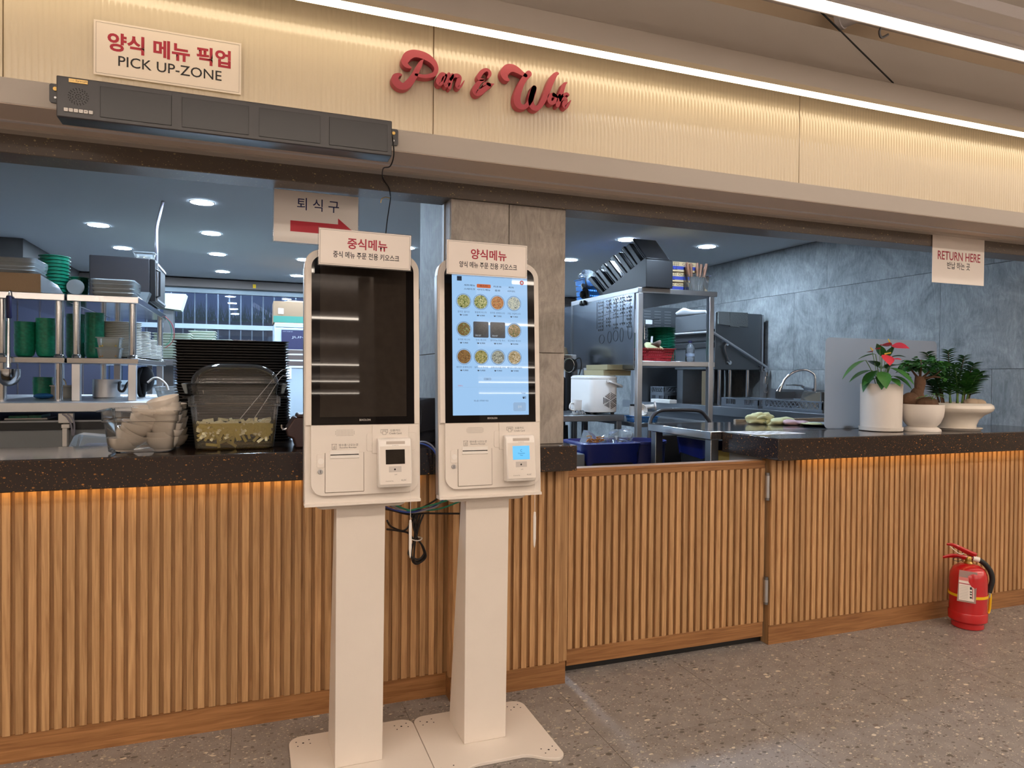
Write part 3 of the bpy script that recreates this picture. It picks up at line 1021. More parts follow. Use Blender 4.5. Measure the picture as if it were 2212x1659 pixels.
LETTERS = {'P': [[(0.5386, 2.3655, 0.0039), (0.5282, 2.3674, 0.0117), (0.5176, 2.3734, 0.0195), (0.5139, 2.3857, 0.0264), (0.5226, 2.4038, 0.0304), (0.5383, 2.4157, 0.0287), (0.554, 2.4201, 0.0268), (0.5725, 2.4194, 0.0268), (0.5912, 2.4154, 0.027), (0.6086, 2.4079, 0.0244), (0.6234, 2.3954, 0.0206), (0.631, 2.3777, 0.0161), (0.6264, 2.36, 0.0161), (0.6117, 2.3498, 0.0152), (0.5904, 2.3428, 0.0131), (0.5705, 2.3417, 0.0117), (0.5546, 2.3433, 0.0091)], [(0.5826, 2.4025, 0.0018), (0.5767, 2.3961, 0.0091), (0.5702, 2.3834, 0.0164), (0.5611, 2.3651, 0.0189), (0.552, 2.3455, 0.0215), (0.5403, 2.3243, 0.0247), (0.526, 2.3053, 0.0265), (0.5104, 2.2939, 0.0245), (0.4935, 2.2964, 0.0277), (0.4804, 2.3085, 0.0283), (0.4797, 2.3224, 0.0238), (0.4893, 2.3323, 0.0141), (0.4984, 2.335, 0.0077), (0.5042, 2.3338, 0.0026)]], 'an': [[(0.667, 2.3599, 0.0107), (0.6534, 2.3604, 0.0146), (0.6427, 2.3456, 0.018), (0.6395, 2.3294, 0.0186), (0.6456, 2.3232, 0.0133), (0.6564, 2.3307, 0.0093), (0.6644, 2.3464, 0.0093), (0.6684, 2.3588, 0.0093)], [(0.6792, 2.3651, 0.0127), (0.6726, 2.3464, 0.016), (0.6659, 2.3283, 0.0147), (0.6687, 2.3202, 0.0107), (0.6782, 2.3236, 0.008), (0.6836, 2.3336, 0.0067)], [(0.6929, 2.3641, 0.0121), (0.6876, 2.3474, 0.0154), (0.6843, 2.3311, 0.0148), (0.6824, 2.3163, 0.0133)], [(0.6862, 2.3459, 0.0094), (0.6957, 2.3599, 0.0121), (0.7094, 2.3647, 0.0148), (0.7198, 2.3597, 0.0162), (0.7171, 2.3441, 0.0176), (0.7124, 2.3289, 0.0176), (0.7166, 2.3222, 0.0121), (0.7262, 2.3283, 0.0075), (0.7337, 2.3414, 0.0054), (0.7392, 2.3513, 0.0022)]], 'ampersand': [[(0.8294, 2.3742, 0.0049), (0.8384, 2.386, 0.0117), (0.8383, 2.3983, 0.0127), (0.8272, 2.405, 0.0121), (0.8122, 2.3979, 0.0151), (0.7994, 2.3817, 0.017), (0.7965, 2.3699, 0.0154), (0.8045, 2.364, 0.0116), (0.8205, 2.3669, 0.0039)], [(0.8195, 2.3656, 0.0039), (0.8026, 2.3567, 0.0136), (0.7889, 2.3405, 0.0193), (0.7821, 2.3225, 0.0232), (0.7891, 2.3123, 0.0242), (0.8069, 2.3206, 0.0203), (0.8248, 2.3365, 0.0165), (0.8377, 2.348, 0.0137), (0.8326, 2.3538, 0.0107), (0.8206, 2.3514, 0.0097), (0.8127, 2.3432, 0.0039)], [(0.8306, 2.3522, 0.0107), (0.8427, 2.3503, 0.0129), (0.8568, 2.3566, 0.0016)]], 'W': [[(0.9187, 2.3796, 0.0059), (0.9043, 2.386, 0.0217), (0.898, 2.4031, 0.0326), (0.9111, 2.4224, 0.0336), (0.9316, 2.4286, 0.0288), (0.9523, 2.4233, 0.0239), (0.9711, 2.4139, 0.017), (0.9857, 2.4085, 0.0141)], [(0.9986, 2.4177, 0.0242), (0.9858, 2.4036, 0.0225), (0.9704, 2.3781, 0.0225), (0.9562, 2.3431, 0.0259), (0.9503, 2.3114, 0.0289), (0.9578, 2.2913, 0.0269), (0.9776, 2.2861, 0.0181), (0.9952, 2.2987, 0.0171), (1.008, 2.3219, 0.0212), (1.0157, 2.3463, 0.0232), (1.0202, 2.3625, 0.0227), (1.0219, 2.3662, 0.0192)], [(1.0219, 2.3662, 0.0202), (1.0106, 2.3358, 0.0226), (1.0081, 2.3122, 0.0226), (1.0163, 2.293, 0.0239), (1.0328, 2.2895, 0.0199), (1.0479, 2.3024, 0.0187), (1.0636, 2.33, 0.022), (1.0782, 2.3635, 0.0229), (1.0918, 2.3989, 0.023), (1.1044, 2.4234, 0.0206), (1.1172, 2.4378, 0.0124), (1.1263, 2.4385, 0.0029)]], 'o': [[(1.1052, 2.3519, 0.0164), (1.0902, 2.3457, 0.0174), (1.0861, 2.3294, 0.0174), (1.0944, 2.3189, 0.0154), (1.1098, 2.327, 0.0144), (1.1157, 2.3436, 0.0155), (1.1052, 2.3519, 0.0164)], [(1.1095, 2.3506, 0.0124), (1.1225, 2.3486, 0.0124), (1.1311, 2.3557, 0.0083)]], 'k': [[(1.1621, 2.4094, 0.0033), (1.1502, 2.4, 0.0137), (1.1417, 2.379, 0.0176), (1.1344, 2.3543, 0.019), (1.127, 2.3315, 0.019), (1.1218, 2.314, 0.0165)], [(1.1313, 2.342, 0.0104), (1.1463, 2.357, 0.0108), (1.1604, 2.3651, 0.01), (1.1685, 2.3613, 0.0075), (1.166, 2.3566, 0.0042)], [(1.1335, 2.3344, 0.0103), (1.1454, 2.346, 0.0156), (1.1563, 2.3397, 0.0176), (1.1511, 2.3212, 0.0198), (1.1577, 2.3123, 0.0156), (1.1696, 2.3258, 0.0083), (1.1793, 2.3421, 0.0025)]]}

# ---------------------------------------------------------------- crimson script sign
def ribbon(mb, st, y0, y1):
    P = cat([(a, b, w) for a, b, w in st], 7)
    n = len(P)
    Lp, Rp = [], []
    for i, p in enumerate(P):
        d = P[min(i + 1, n - 1)] - P[max(i - 1, 0)]
        l = math.hypot(d.x, d.y) or 1
        nx, nz = -d.y / l, d.x / l
        h = max(p.z, 0.0012) / 2
        Lp.append((p.x + nx * h, p.y + nz * h))
        Rp.append((p.x - nx * h, p.y - nz * h))
    def cap(p, d, h):
        a0 = math.atan2(d.y, d.x)
        return [(p.x + h * math.cos(a0 + PI / 2 - PI * k / 6), p.y + h * math.sin(a0 + PI / 2 - PI * k / 6)) for k in range(1, 6)]
    v, f = [], []
    for i in range(n):
        v += [(Lp[i][0], y0, Lp[i][1]), (Rp[i][0], y0, Rp[i][1]), (Lp[i][0], y1, Lp[i][1]), (Rp[i][0], y1, Rp[i][1])]
    for i in range(n - 1):
        a, b = 4 * i, 4 * i + 4
        f += [(a, a + 1, b + 1, b), (a, b, b + 2, a + 2), (a + 1, a + 3, b + 3, b + 1), (a + 2, b + 2, b + 3, a + 3)]
    f += [(0, 2, 3, 1), (4 * n - 4, 4 * n - 3, 4 * n - 1, 4 * n - 2)]
    mb._add(v, f)
    for i, j, sg in ((n - 1, n - 2, 1), (0, 1, 1)):
        h = max(P[i].z, 0.0012) / 2
        if h > 0.004:
            d = P[i] - P[j]
            arc = [(P[i].x + h * math.cos(math.atan2(d.y, d.x) + PI / 2 - PI * k / 8), P[i].y + h * math.sin(math.atan2(d.y, d.x) + PI / 2 - PI * k / 8)) for k in range(9)]
            mb.prism(arc, 'Y', y0, y1)

r = thing('script_sign', 'raised crimson script lettering reading Pan & Wok on the reeded panels', 'sign', (0.83, 2.53, 2.2))
for k, strokes in LETTERS.items():
    mb = MB()
    for st in strokes:
        ribbon(mb, st, 2.515, 2.547)
    obj('letter', mb, 'letter', r, ang=50)
    pin = MB()
    for st in strokes[:2]:
        p = st[len(st) // 2]
        pin.cyl((p[0], 2.545, p[1]), 0.003, 0.01, 'Y', 8)
    obj('stud', pin, 'steel_d', r)

# ---------------------------------------------------------------- paper signs
def paper_sign(name, label, corners, y, parts, thick=0.0012, holder=None, border=None, margin=0.006):
    """corners: tl, tr, bl in xz; parts are laid out in fractions of the sheet (u right, v down)"""
    (ax, az), (bx, bz), (cx_, cz) = corners
    W = math.hypot(bx - ax, bz - az)
    H = math.hypot(cx_ - ax, cz - az)
    rot = math.atan2(bz - az, bx - ax)
    T = Matrix.Translation((ax, y, az)) @ Matrix.Rotation(-rot, 4, 'Y')
    r = thing(name, label, 'sign', (ax, y, cz))
    if holder:
        obj('holder', MB(T).box(-margin, W + margin, 0.0008, 0.003, -H - margin, margin), holder, r, bevel=0.0012)
    obj('sheet', MB(T).box(0, W, -thick / 2, thick / 2, -H, 0), 'paper', r)
    yo = -thick / 2
    yo -= 0.0004
    if border:
        t = 0.0008
        q = border
        b = MB(T)
        for x0, x1, z0, z1 in ((q, W - q, -q - t, -q), (q, W - q, -H + q, -H + q + t), (q, q + t, -H + q, -q), (W - q - t, W - q, -H + q, -q)):
            b.box(x0, x1, yo, yo + 0.0002, z0, z1)
        obj('border', b, 'ink_grey', r)
    for p in parts:
        if p[0] == 'text':
            _, body, mm, u0, u1, v0, v1, bold = p
            text('lettering', body, mm, r, u0 * W, u1 * W, -v1 * H, -v0 * H, T @ Matrix.Translation((0, yo, 0)), bold)
        else:
            _, mm, poly = p
            obj('arrow', MB(T).prism([(u * W, -v * H) for u, v in poly], 'Y', yo, yo + 0.0002), mm, r)
    return r

paper_sign('paper_sign', 'long white laminated sign with PICK UP-ZONE under red Korean words', [(-0.476, 2.366), (-0.040, 2.365), (-0.478, 2.193)], 2.5445,
           [('text', '양식 메뉴 픽업', 'ink_red', .088, .925, .185, .53, 0.032), ('text', 'PICK UP-ZONE', 'ink_blk', .158, .86, .60, .79, 0.006)], border=0.006)
paper_sign('paper_sign', 'white return sign hanging in front of the grey tiled kitchen wall', [(3.206, 1.983), (3.580, 1.983), (3.186, 1.738)], 2.545,
           [('text', 'RETURN HERE', 'ink_red', .10, .92, .34, .52, 0.012), ('text', '반납 하는 곳', 'ink_blk', .28, .72, .55, .70, 0.012)])
paper_sign('paper_sign', 'white sign with navy Korean letters and a red arrow pointing right', [(0.071, 1.916), (0.371, 1.914), (0.068, 1.728)], 2.665,
           [('text', '퇴 식 구', 'ink_navy', .265, .765, .12, .36, 0.006),
            ('poly', 'letter_red', [(.19, .58), (.755, .58), (.755, .46), (.93, .685), (.755, .91), (.755, .79), (.19, .79)])], holder='acrylic', margin=0.004)
paper_sign('paper_sign', 'white framed card with red Korean heading on top of the dark screened kiosk', [(0.183, 1.680), (0.458, 1.6775), (0.183, 1.573)], 2.130,
           [('text', '중식메뉴', 'ink_red', .30, .735, .21, .52, 0.022), ('text', '중식 메뉴 주문 전용 키오스크', 'ink_blk', .15, .87, .60, .785, 0.014)], holder='acrylic', border=0.003, margin=0.003)
paper_sign('paper_sign', 'white framed card with red Korean heading on top of the lit kiosk', [(0.573, 1.675), (0.845, 1.6745), (0.573, 1.568)], 2.130,
           [('text', '양식메뉴', 'ink_red', .29, .735, .21, .52, 0.022), ('text', '양식 메뉴 주문 전용 키오스크', 'ink_blk', .15, .87, .60, .785, 0.014)], holder='acrylic', border=0.003, margin=0.003)

# ---------------------------------------------------------------- call display bar on the lip
r = thing('call_display', 'long dark grey number call display with six white buttons under the pickup sign', 'display', (-0.05, 2.24, 1.93))
obj('body', MB().prism([(2.2, 1.938), (2.2, 2.049), (2.281, 2.049), (2.281, 1.945), (2.262, 1.936)], 'X', -0.5, 0.41), 'black_sat', r, bevel=0.003)
for x0, x1 in ((-0.395, -0.219), (-0.191, -0.014), (0.016, 0.190), (0.218, 0.395)):
    w = obj('number_window', MB().box(x0, x1, 2.1985, 2.2005, 1.9505, 2.0335), mat('smoked_window', (36, 34, 37), 0.28), r)
    b = MB()
    t = 0.0009
    for q in ((x0, x1, 2.0335, 2.0335 + t), (x0, x1, 1.9505 - t, 1.9505), (x0 - t, x0, 1.9505, 2.0335), (x1, x1 + t, 1.9505, 2.0335)):
        b.box(q[0], q[1], 2.1988, 2.2008, q[2], q[3])
    obj('seam', b, 'dark', w)
for k in range(6):
    x = -0.4815 + 0.0118 * k
    b = obj('button', MB().box(x, x + 0.0098, 2.196, 2.2005, 1.9535, 1.9630), 'white2', r, bevel=0.0008)
    text('button_print', ('선택', '호출', '확인', '+', '-', '삭제')[k], 'ink_grey', b, x + 0.0025, x + 0.0073, 1.9575, 1.9595, TR(0, 2.1957, 0))
bd = obj('badge', MB().box(-0.470, -0.4255, 2.197, 2.2005, 2.0335, 2.0435), 'gold', r)
text('lettering', 'Syscall', 'ink_blk', bd, -0.454, -0.428, 2.0350, 2.0420, TR(0, 2.1968, 0))
text('lettering', '씨스콜', 'ink_grey', bd, -0.468, -0.458, 2.0375, 2.0400, TR(0, 2.1968, 0))
hb = MB()
for q, n in ((0.0, 1), (0.0068, 8), (0.0135, 12), (0.0195, 18), (0.0235, 20)):
    for k in range(n):
        a = 2 * PI * k / n + q * 90
        hb.cyl((-0.448 + q * math.cos(a), 2.1985, 1.9975 + q * 0.93 * math.sin(a)), 0.0011, 0.002, 'Y', 8)
obj('speaker_holes', hb, 'dark', r)
for x0, x1 in ((-0.535, -0.4985), (0.4085, 0.4455)):
    f = obj('flange', MB().prism(rrect(x0, x1, 2.0, 2.053, 0.006, 4), 'Y', 2.2815, 2.2865), 'black_sat', r)
    sx = -0.520 if x0 < 0 else 0.430
    obj('screw', MB().cyl((sx, 2.277, 2.038), 0.0055, 0.005, 'Y', 14), 'brass', f)
    obj('screw', MB().cyl((sx, 2.278, 2.014), 0.003, 0.004, 'Y', 12), 'steel', f)
tag(obj('display_cable', MB().tube([(0.20, 2.25, 2.051), (0.28, 2.235, 2.056), (0.36, 2.245, 2.053), (0.405, 2.24, 2.052), (0.416, 2.235, 2.02), (0.424, 2.24, 1.96), (0.42, 2.28, 1.93), (0.418, 2.40, 1.955), (0.44, 2.535, 1.96), (0.463, 2.542, 1.93), (0.472, 2.56, 1.908), (0.480, 2.6, 1.90), (0.478, 2.66, 1.82), (0.47, 2.67, 1.70)], 0.0022, 6, 5), 'cable_k'),
    'thin black cable running from the call display down over the header', 'cable')
tag(obj('wire_hook', MB().tube([(0.478, 2.60, 1.906), (0.462, 2.60, 1.908), (0.448, 2.60, 1.900), (0.444, 2.60, 1.885)], 0.0016, 6, 5), 'brass'),
    'small bent wire end beside the black cable under the header', 'wire')

# ---------------------------------------------------------------- ordering kiosks
UZ = 0.00018
def make_kiosk(cx, on, label):
    k = thing('ordering_kiosk', label, 'kiosk', (cx, 2.25, 0), 'white self-service kiosks')
    bx = cx + (0.0105 if on else 0.0045)
    # floor plate with a scooped front edge and rounded corners
    x0, x1, y0, y1 = bx - 0.2105, bx + 0.2105, 2.035, 2.452
    fr = []
    for i in range(25):
        t = i / 24
        u = x0 + 0.028 + (x1 - x0 - 0.056) * t
        s = max(0.0, min(1.0, (0.5 - abs(t - 0.5)) / 0.30))
        fr.append((u, y0 + 0.058 * (3 * s * s - 2 * s ** 3) - 0.004 * math.sin(PI * t)))
    poly = []
    for cxx, cyy, a0, rad in ((x1 - 0.045, y1 - 0.045, 0, 0.045), (x0 + 0.045, y1 - 0.045, 90, 0.045)):
        for i in range(9):
            a = math.radians(a0 + 90 * i / 8)
            poly.append((cxx + rad * math.cos(a), cyy + rad * math.sin(a)))
    for i in range(7):
        a = math.radians(180 + 90 * i / 6)
        poly.append((x0 + 0.030 + 0.030 * math.cos(a), y0 + 0.030 + 0.030 * math.sin(a)))
    poly += fr[1:-1]
    for i in range(7):
        a = math.radians(270 + 90 * i / 6)
        poly.append((x1 - 0.030 + 0.030 * math.cos(a), y0 + 0.030 + 0.030 * math.sin(a)))
    bp = obj('base_plate', MB().prism(poly, 'Z', 0.0005, 0.0115), 'white_post', k, bevel=0.0015)
    hb = MB()
    for hx, hy in ((x0 + 0.045, y1 - 0.05), (x1 - 0.045, y1 - 0.05), (x0 + 0.040, y0 + 0.055), (x1 - 0.040, y0 + 0.055)):
        hb.cyl((hx, hy, 0.0105), 0.0036, 0.0012, n=10)
        for dx, dy in ((-0.022, 0.012), (0.020, 0.016), (-0.018, -0.016), (0.022, -0.010)):
            hb.cyl((hx + dx, hy + dy, 0.0105), 0.0026, 0.0012, n=8)
    obj('bolt_hole', hb, 'dark', bp)
    # post: wedge shaped column
    px0, px1 = (cx - 0.0738, cx + 0.0745) if on else (cx - 0.0785, cx + 0.0705)
    obj('post', MB().frustum([(px0, 2.213, 0.0115), (px1, 2.213, 0.0115), (px1 + 0.002, 2.395, 0.0115), (px0 - 0.002, 2.395, 0.0115)], [(px0, 2.213, 0.835), (px1 + 0.004, 2.213, 0.835), (px1 + 0.004, 2.275, 0.835), (px0, 2.275, 0.835)]), 'white_post', k, bevel=0.002)
    # head, tilted back a little
    tilt = math.radians(3.4)
    T = Matrix.Translation((cx, 2.163, 0.846)) @ Matrix.Rotation(-tilt, 4, 'X') @ Matrix.Translation((0, 0, -0.846))
    hw = 0.1775
    obj('shell', MB(T).prism(rrect(-hw, hw, 0.846, 1.633, 0.052, 8, 0.003), 'Y', 0.004, 0.046), 'white', k, bevel=0.003)
    obj('rear_housing', MB(T).prism(rrect(-hw + 0.03, hw - 0.03, 0.83, 1.59, 0.03, 5), 'Y', 0.0462, 0.085), 'white', k, bevel=0.006)
    obj('side_trim', MB(T).box(-hw - 0.0015, -hw + 0.0005, 0.012, 0.044, 0.86, 1.575), 'silver', k)
    obj('shell_rim', MB(T).prism(rrect(-hw + 0.003, hw - 0.003, 1.092, 1.629, 0.050, 8, 0.001), 'Y', -0.003, 0.0038), 'white', k, bevel=0.004)
    gl = obj('screen_glass', MB(T).prism(rrect(-0.1575, 0.1575, 1.0925, 1.612, 0.036, 8, 0.001), 'Y', -0.0045, -0.0031), 'glass_blk', k)
    d = obj('display', MB(T).box(-0.1325, 0.1325, -0.0052, -0.0046, 1.1165, 1.588), 'screen_on' if on else 'screen_off', k)
    text('lettering', 'BIXOLON', mat('logo_print', (176, 170, 164), 0.4), gl, -0.0145, 0.0195, 1.1035, 1.1095, T @ Matrix.Translation((0, -0.0049, 0)), 0.02)
    # lower service panel
    chin = obj('service_panel', MB(T).prism(rrect(-0.1595, 0.1695, 0.878, 1.0915, 0.0005, 8, 0.040), 'Y', -0.008, 0.0038), 'white', k, bevel=0.003)
    obj('skirt', MB(T).prism([(-0.002, 0.846), (-0.002, 0.8535), (0.0038, 0.8555), (0.0038, 0.846)], 'X', -hw, hw), 'white', k)
    pc = lambda x, y: ((x - 1114) * 0.000179, 1.09 - (y - 155) * UZ)
    yf = -0.0083
    hb = MB(T)
    for a in range(14):
        for b in range(5):
            if b in (0, 4) and a in (0, 13):
                continue
            u, z = pc(628 + 24 * a, 232 + 23 * b)
            hb.cyl((u, yf - 0.0001, z), 0.00095, 0.0004, 'Y', 6)
    obj('speaker_holes', hb, mat('speaker_hole', (96, 84, 76), 0.7), k)
    TT = T @ Matrix.Translation((0, yf - 0.0002, 0))
    def tx(body, m, xa, xb, ya, yb, bold=0.004, par=chin):
        u0, z1 = pc(xa, ya)
        u1, z0 = pc(xb, yb)
        text('lettering', body, m, par, u0, u1, z0, z1, TT, bold)
    tx('영수증 나오는곳', 'ink_grey', 680, 1008, 465, 506)
    tx('Receive Receipt', 'ink_grey', 697, 980, 516, 548)
    def ln(segs, par=chin, m='ink_grey', yy=yf - 0.0003, t=0.00045):
        b = MB(T)
        for xa, ya, xb, yb in segs:
            u0, z0 = pc(xa, ya)
            u1, z1 = pc(xb, yb)
            if abs(u1 - u0) > abs(z1 - z0):
                b.box(min(u0, u1), max(u0, u1), yy, yy + 0.0002, min(z0, z1) - t, max(z0, z1) + t)
            else:
                b.box(min(u0, u1) - t, max(u0, u1) + t, yy, yy + 0.0002, min(z0, z1), max(z0, z1))
        return obj('icon', b, m, par)
    ln([(560, 468, 652, 468), (570, 468, 570, 556), (638, 468, 638, 556), (570, 556, 638, 556), (588, 512, 622, 512), (588, 526, 622, 526), (588, 540, 622, 540), (600, 498, 622, 498)])
    # receipt door, slot and latch
    u0, z1 = pc(458, 612)
    u1, z0 = pc(1097, 1275)
    door = obj('receipt_door', MB(T).box(u0, u1, -0.0108, -0.0082, z0, z1), 'white', k, bevel=0.0008)
    ln([(453, 612, 453, 1280), (1103, 612, 1103, 1280), (453, 1282, 1103, 1282)], door, mat('door_gap', (120, 104, 92), 0.8), -0.0086, 0.0005)
    u0, z1 = pc(535, 577)
    u1, z0 = pc(1020, 712)
    st = obj('slot_bezel', MB(T).prism([(-0.0112, z0), (-0.0135, z0 + 0.0015), (-0.0135, z0 + 0.009), (-0.0112, z0 + 0.010)], 'X', u0, u1).box(u0, u1, -0.0118, -0.0106, z0 + 0.013, z1), 'white2', door)
    obj('slot', MB(T).box(u0 + 0.001, u1 - 0.001, -0.0116, -0.0106, z0 + 0.0102, z0 + 0.0145), 'dark', door)
    u0, z1 = pc(318, 627)
    u1, z0 = pc(448, 858)
    lt = obj('latch', MB(T).prism(rrect(u0, u1, z0, z1, 0.005, 4), 'Y', -0.0098, -0.0082), 'white', k, bevel=0.0005)
    u, z = pc(385, 748)
    obj('latch_button', MB(T).cyl((u, -0.0108, z), 0.0088, 0.0012, 'Y', 24), 'white2', lt)
    u, z = pc(376, 923)
    lk = obj('key_lock', MB(T).cyl((u, -0.0115, z), 0.0074, 0.0035, 'Y', 22), 'steel', k, bevel=0.0008)
    obj('keyway', MB(T).box(u - 0.0008, u + 0.0008, -0.0119, -0.0114, z - 0.0045, z + 0.0045), 'dark', lk)
    # card bracket and card reader
    u0, z1 = pc(1150, 298)
    u1, z0 = pc(2012, 602)
    br = obj('reader_bracket', MB(T).prism(rrect(u0, u1, z0, z1, 0.006, 4), 'Y', -0.0100, -0.0082).box(pc(1245, 0)[0], pc(1880, 0)[0], -0.0118, -0.0082, pc(0, 640)[1], pc(0, 158)[1]), 'white', k, bevel=0.0006)
    TB = T @ Matrix.Translation((0, -0.0122, 0))
    def txb(body, m, xa, xb, ya, yb):
        a, c2 = pc(xa, ya)
        b, c1 = pc(xb, yb)
        text('lettering', body, m, br, a, b, c1, c2, TB, 0.004)
    txb('신용카드', 'ink_grey', 1555, 1736, 232, 272)
    txb('Credit Card', 'ink_grey', 1540, 1753, 287, 319)
    ln([(1393, 232, 1512, 232), (1393, 232, 1393, 292), (1512, 232, 1512, 292), (1393, 292, 1424, 292), (1484, 292, 1512, 292), (1424, 262, 1484, 262), (1424, 262, 1424, 322), (1484, 262, 1484, 322), (1424, 322, 1484, 322), (1410, 250, 1498, 250), (1464, 275, 1472, 275)], br, 'ink_grey', -0.0123)
    ua, ub = pc(1322, 0)[0], pc(1898, 0)[0]
    za, zb = pc(0, 1222)[1], pc(0, 378)[1]
    rd = obj('card_reader', MB(T).prism([(-0.0119, za), (-0.040, za), (-0.047, za + 0.012), (-0.037, zb - 0.012), (-0.030, zb - 0.002), (-0.0119, zb)], 'X', ua, ub), 'white2', k, bevel=0.003)
    sl = math.atan2(0.010, zb - 0.012 - za - 0.012)
    ym = lambda z: -0.047 + (z - za - 0.012) * 0.010 / (zb - 0.024 - za) - 0.0003
    def plate(xa, xb, ya, yb, m, nm, par, d=0.0006):
        a, c2 = pc(xa, ya)
        b, c1 = pc(xb, yb)
        return obj(nm, MB(T).frustum([(a, ym(c1) - d, c1), (b, ym(c1) - d, c1), (b, ym(c1) + 0.002, c1), (a, ym(c1) + 0.002, c1)], [(a, ym(c2) - d, c2), (b, ym(c2) - d, c2), (b, ym(c2) + 0.002, c2), (a, ym(c2) + 0.002, c2)]), m, par)
    plate(1350, 1880, 520, 1165, 'white', 'reader_face', rd, 0.0004)
    plate(1447, 1778, 577, 826, 'screen_cy' if on else 'screen_off', 'reader_screen', rd, 0.0010)
    plate(1460, 1785, 436, 486, mat('slot_shade', (188, 176, 166), 0.5), 'card_slot', rd, 0.0003)
    plate(1500, 1715, 862, 962, mat('scan_label', (196, 188, 182), 0.5), 'scan_label', rd, 0.0009)
    u, z = pc(1602, 915)
    obj('camera_hole', MB(T).cyl((u, ym(z) - 0.0014, z), 0.0028, 0.002, 'Y', 14), 'dark', rd)
    def txr(body, xa, xb, ya, yb, m='ink_grey', d=0.0012):
        a, c2 = pc(xa, ya)
        b, c1 = pc(xb, yb)
        text('lettering', body, m, rd, a, b, c1, c2, T @ Matrix.Translation((0, ym((c1 + c2) / 2) - d, 0)), 0.0)
    txr('KLSC', 1712, 1797, 1090, 1114, 'ink_blk')
    txr('Coinnote Pay', 1440, 1573, 1102, 1122)
    txr('삼성페이', 1592, 1638, 992, 1012)
    txr('마그네틱 카드', 1563, 1675, 500, 514)
    if on:
        txr('C', 1596, 1628, 640, 685, mat('reader_ink', (20, 84, 150), 0.5), 0.0018)
        txr('Coinnote', 1545, 1682, 700, 722, M['reader_ink'], 0.0018)
        txr('Pay', 1590, 1640, 738, 762, M['reader_ink'], 0.0018)
    # pen on a string
    u = 0.136
    z_hook = pc(0, 1180)[1]
    pt = T @ Vector((u, -0.044, z_hook))
    obj('pen_string', MB().tube([tuple(pt), (pt.x, pt.y - 0.001, 0.797)], 0.0007, 5), 'white2', k)
    pn = obj('pen', MB().lathe([(0.0007, 0.120), (0.0034, 0.118), (0.0048, 0.100), (0.0046, 0.03), (0.0028, 0.008), (0.0006, 0.0)], (pt.x, pt.y - 0.001, 0.678), 12), 'white2', k)
    return k, T, d

M['reader_ink'] = mat('reader_ink', (20, 84, 150), 0.5)
k1, _, _ = make_kiosk(0.325, False, 'white order kiosk whose tall screen is dark, left one of the pair')
k2, T2, disp = make_kiosk(0.742, True, 'white order kiosk with a lit blue menu screen, beside the grey pillar')

# the lit menu page
M['scr_ink'] = mat('screen_ink', (10, 10, 10), 0.4, emit=(70, 92, 120), es=0.8)
M['scr_blk'] = mat('screen_black', (8, 8, 8), 0.4, emit=(28, 32, 44), es=0.8)
M['scr_or'] = mat('screen_orange', (10, 10, 10), 0.4, emit=(206, 104, 60), es=0.9)
M['scr_red'] = mat('screen_red', (10, 10, 10), 0.4, emit=(196, 96, 96), es=0.9)
M['scr_gry'] = mat('screen_grey', (10, 10, 10), 0.4, emit=(150, 184, 220), es=0.9)
M['scr_wht'] = mat('screen_white', (10, 10, 10), 0.4, emit=(206, 220, 232), es=0.9)
def food(name, cols, seed):
    m = bpy.data.materials.new(name)
    m.use_nodes = True
    nt = m.node_tree
    b = nt.nodes['Principled BSDF']
    b.inputs['Base Color'].default_value = (0.01, 0.01, 0.01, 1)
    b.inputs['Roughness'].default_value = 0.1
    tc = nt.nodes.new('ShaderNodeTexCoord')
    mp = nt.nodes.new('ShaderNodeMapping')
    mp.inputs['Location'].default_value = (seed, seed * 2, 0)
    nt.links.new(tc.outputs['Object'], mp.inputs[0])
    n = nt.nodes.new('ShaderNodeTexNoise')
    n.inputs['Scale'].default_value = 240
    n.inputs['Detail'].default_value = 3
    n.inputs['Distortion'].default_value = 1.5
    nt.links.new(mp.outputs[0], n.inputs['Vector'])
    r = ramp(nt, [(0.32 + 0.36 * i / (len(cols) - 1), c) for i, c in enumerate(cols)])
    nt.links.new(n.outputs['Fac'], r.inputs[0])
    nt.links.new(r.outputs[0], b.inputs['Emission Color'])
    b.inputs['Emission Strength'].default_value = 0.8
    return m
dy = -0.0054
def D(fx, fy):
    """fractions of the active picture area -> local u, z"""
    return -0.1325 + 0.265 * fx, 1.588 - 0.4715 * fy
def st(body, m, fx0, fx1, fy0, fy1, bold=0.0, y=dy - 0.0004):
    a, c2 = D(fx0, fy0)
    b, c1 = D(fx1, fy1)
    text('screen_text', body, M[m], disp, a, b, c1, c2, T2 @ Matrix.Translation((0, y, 0)), bold)
def sbox(nm, m, fx0, fx1, fy0, fy1, y=dy, rad=0.0):
    a, c2 = D(fx0, fy0)
    b, c1 = D(fx1, fy1)
    return obj(nm, MB(T2).prism(rrect(a, b, c1, c2, rad or 0.0002, 4), 'Y', y - 0.0002, y), M[m], disp)
sbox('screen_icon', 'scr_blk', 0.065, 0.125, 0.030, 0.062)
for i in range(3):
    for j in range(3):
        sbox('icon_dot', 'scr_ink', 0.075 + 0.016 * i, 0.083 + 0.016 * i, 0.036 + 0.009 * j, 0.040 + 0.009 * j, dy - 0.0003)
a, c = D(0.925, 0.052)
obj('home_button', MB(T2).cyl((a, dy - 0.0002, c), 0.0078, 0.0002, 'Y', 24), 'scr_red', disp)
obj('home_mark', MB(T2).prism([(a - 0.0035, c - 0.003), (a + 0.0035, c - 0.003), (a + 0.0035, c + 0.001), (a, c + 0.0042), (a - 0.0035, c + 0.001)], 'Y', dy - 0.0005, dy - 0.0003), 'scr_wht', disp)
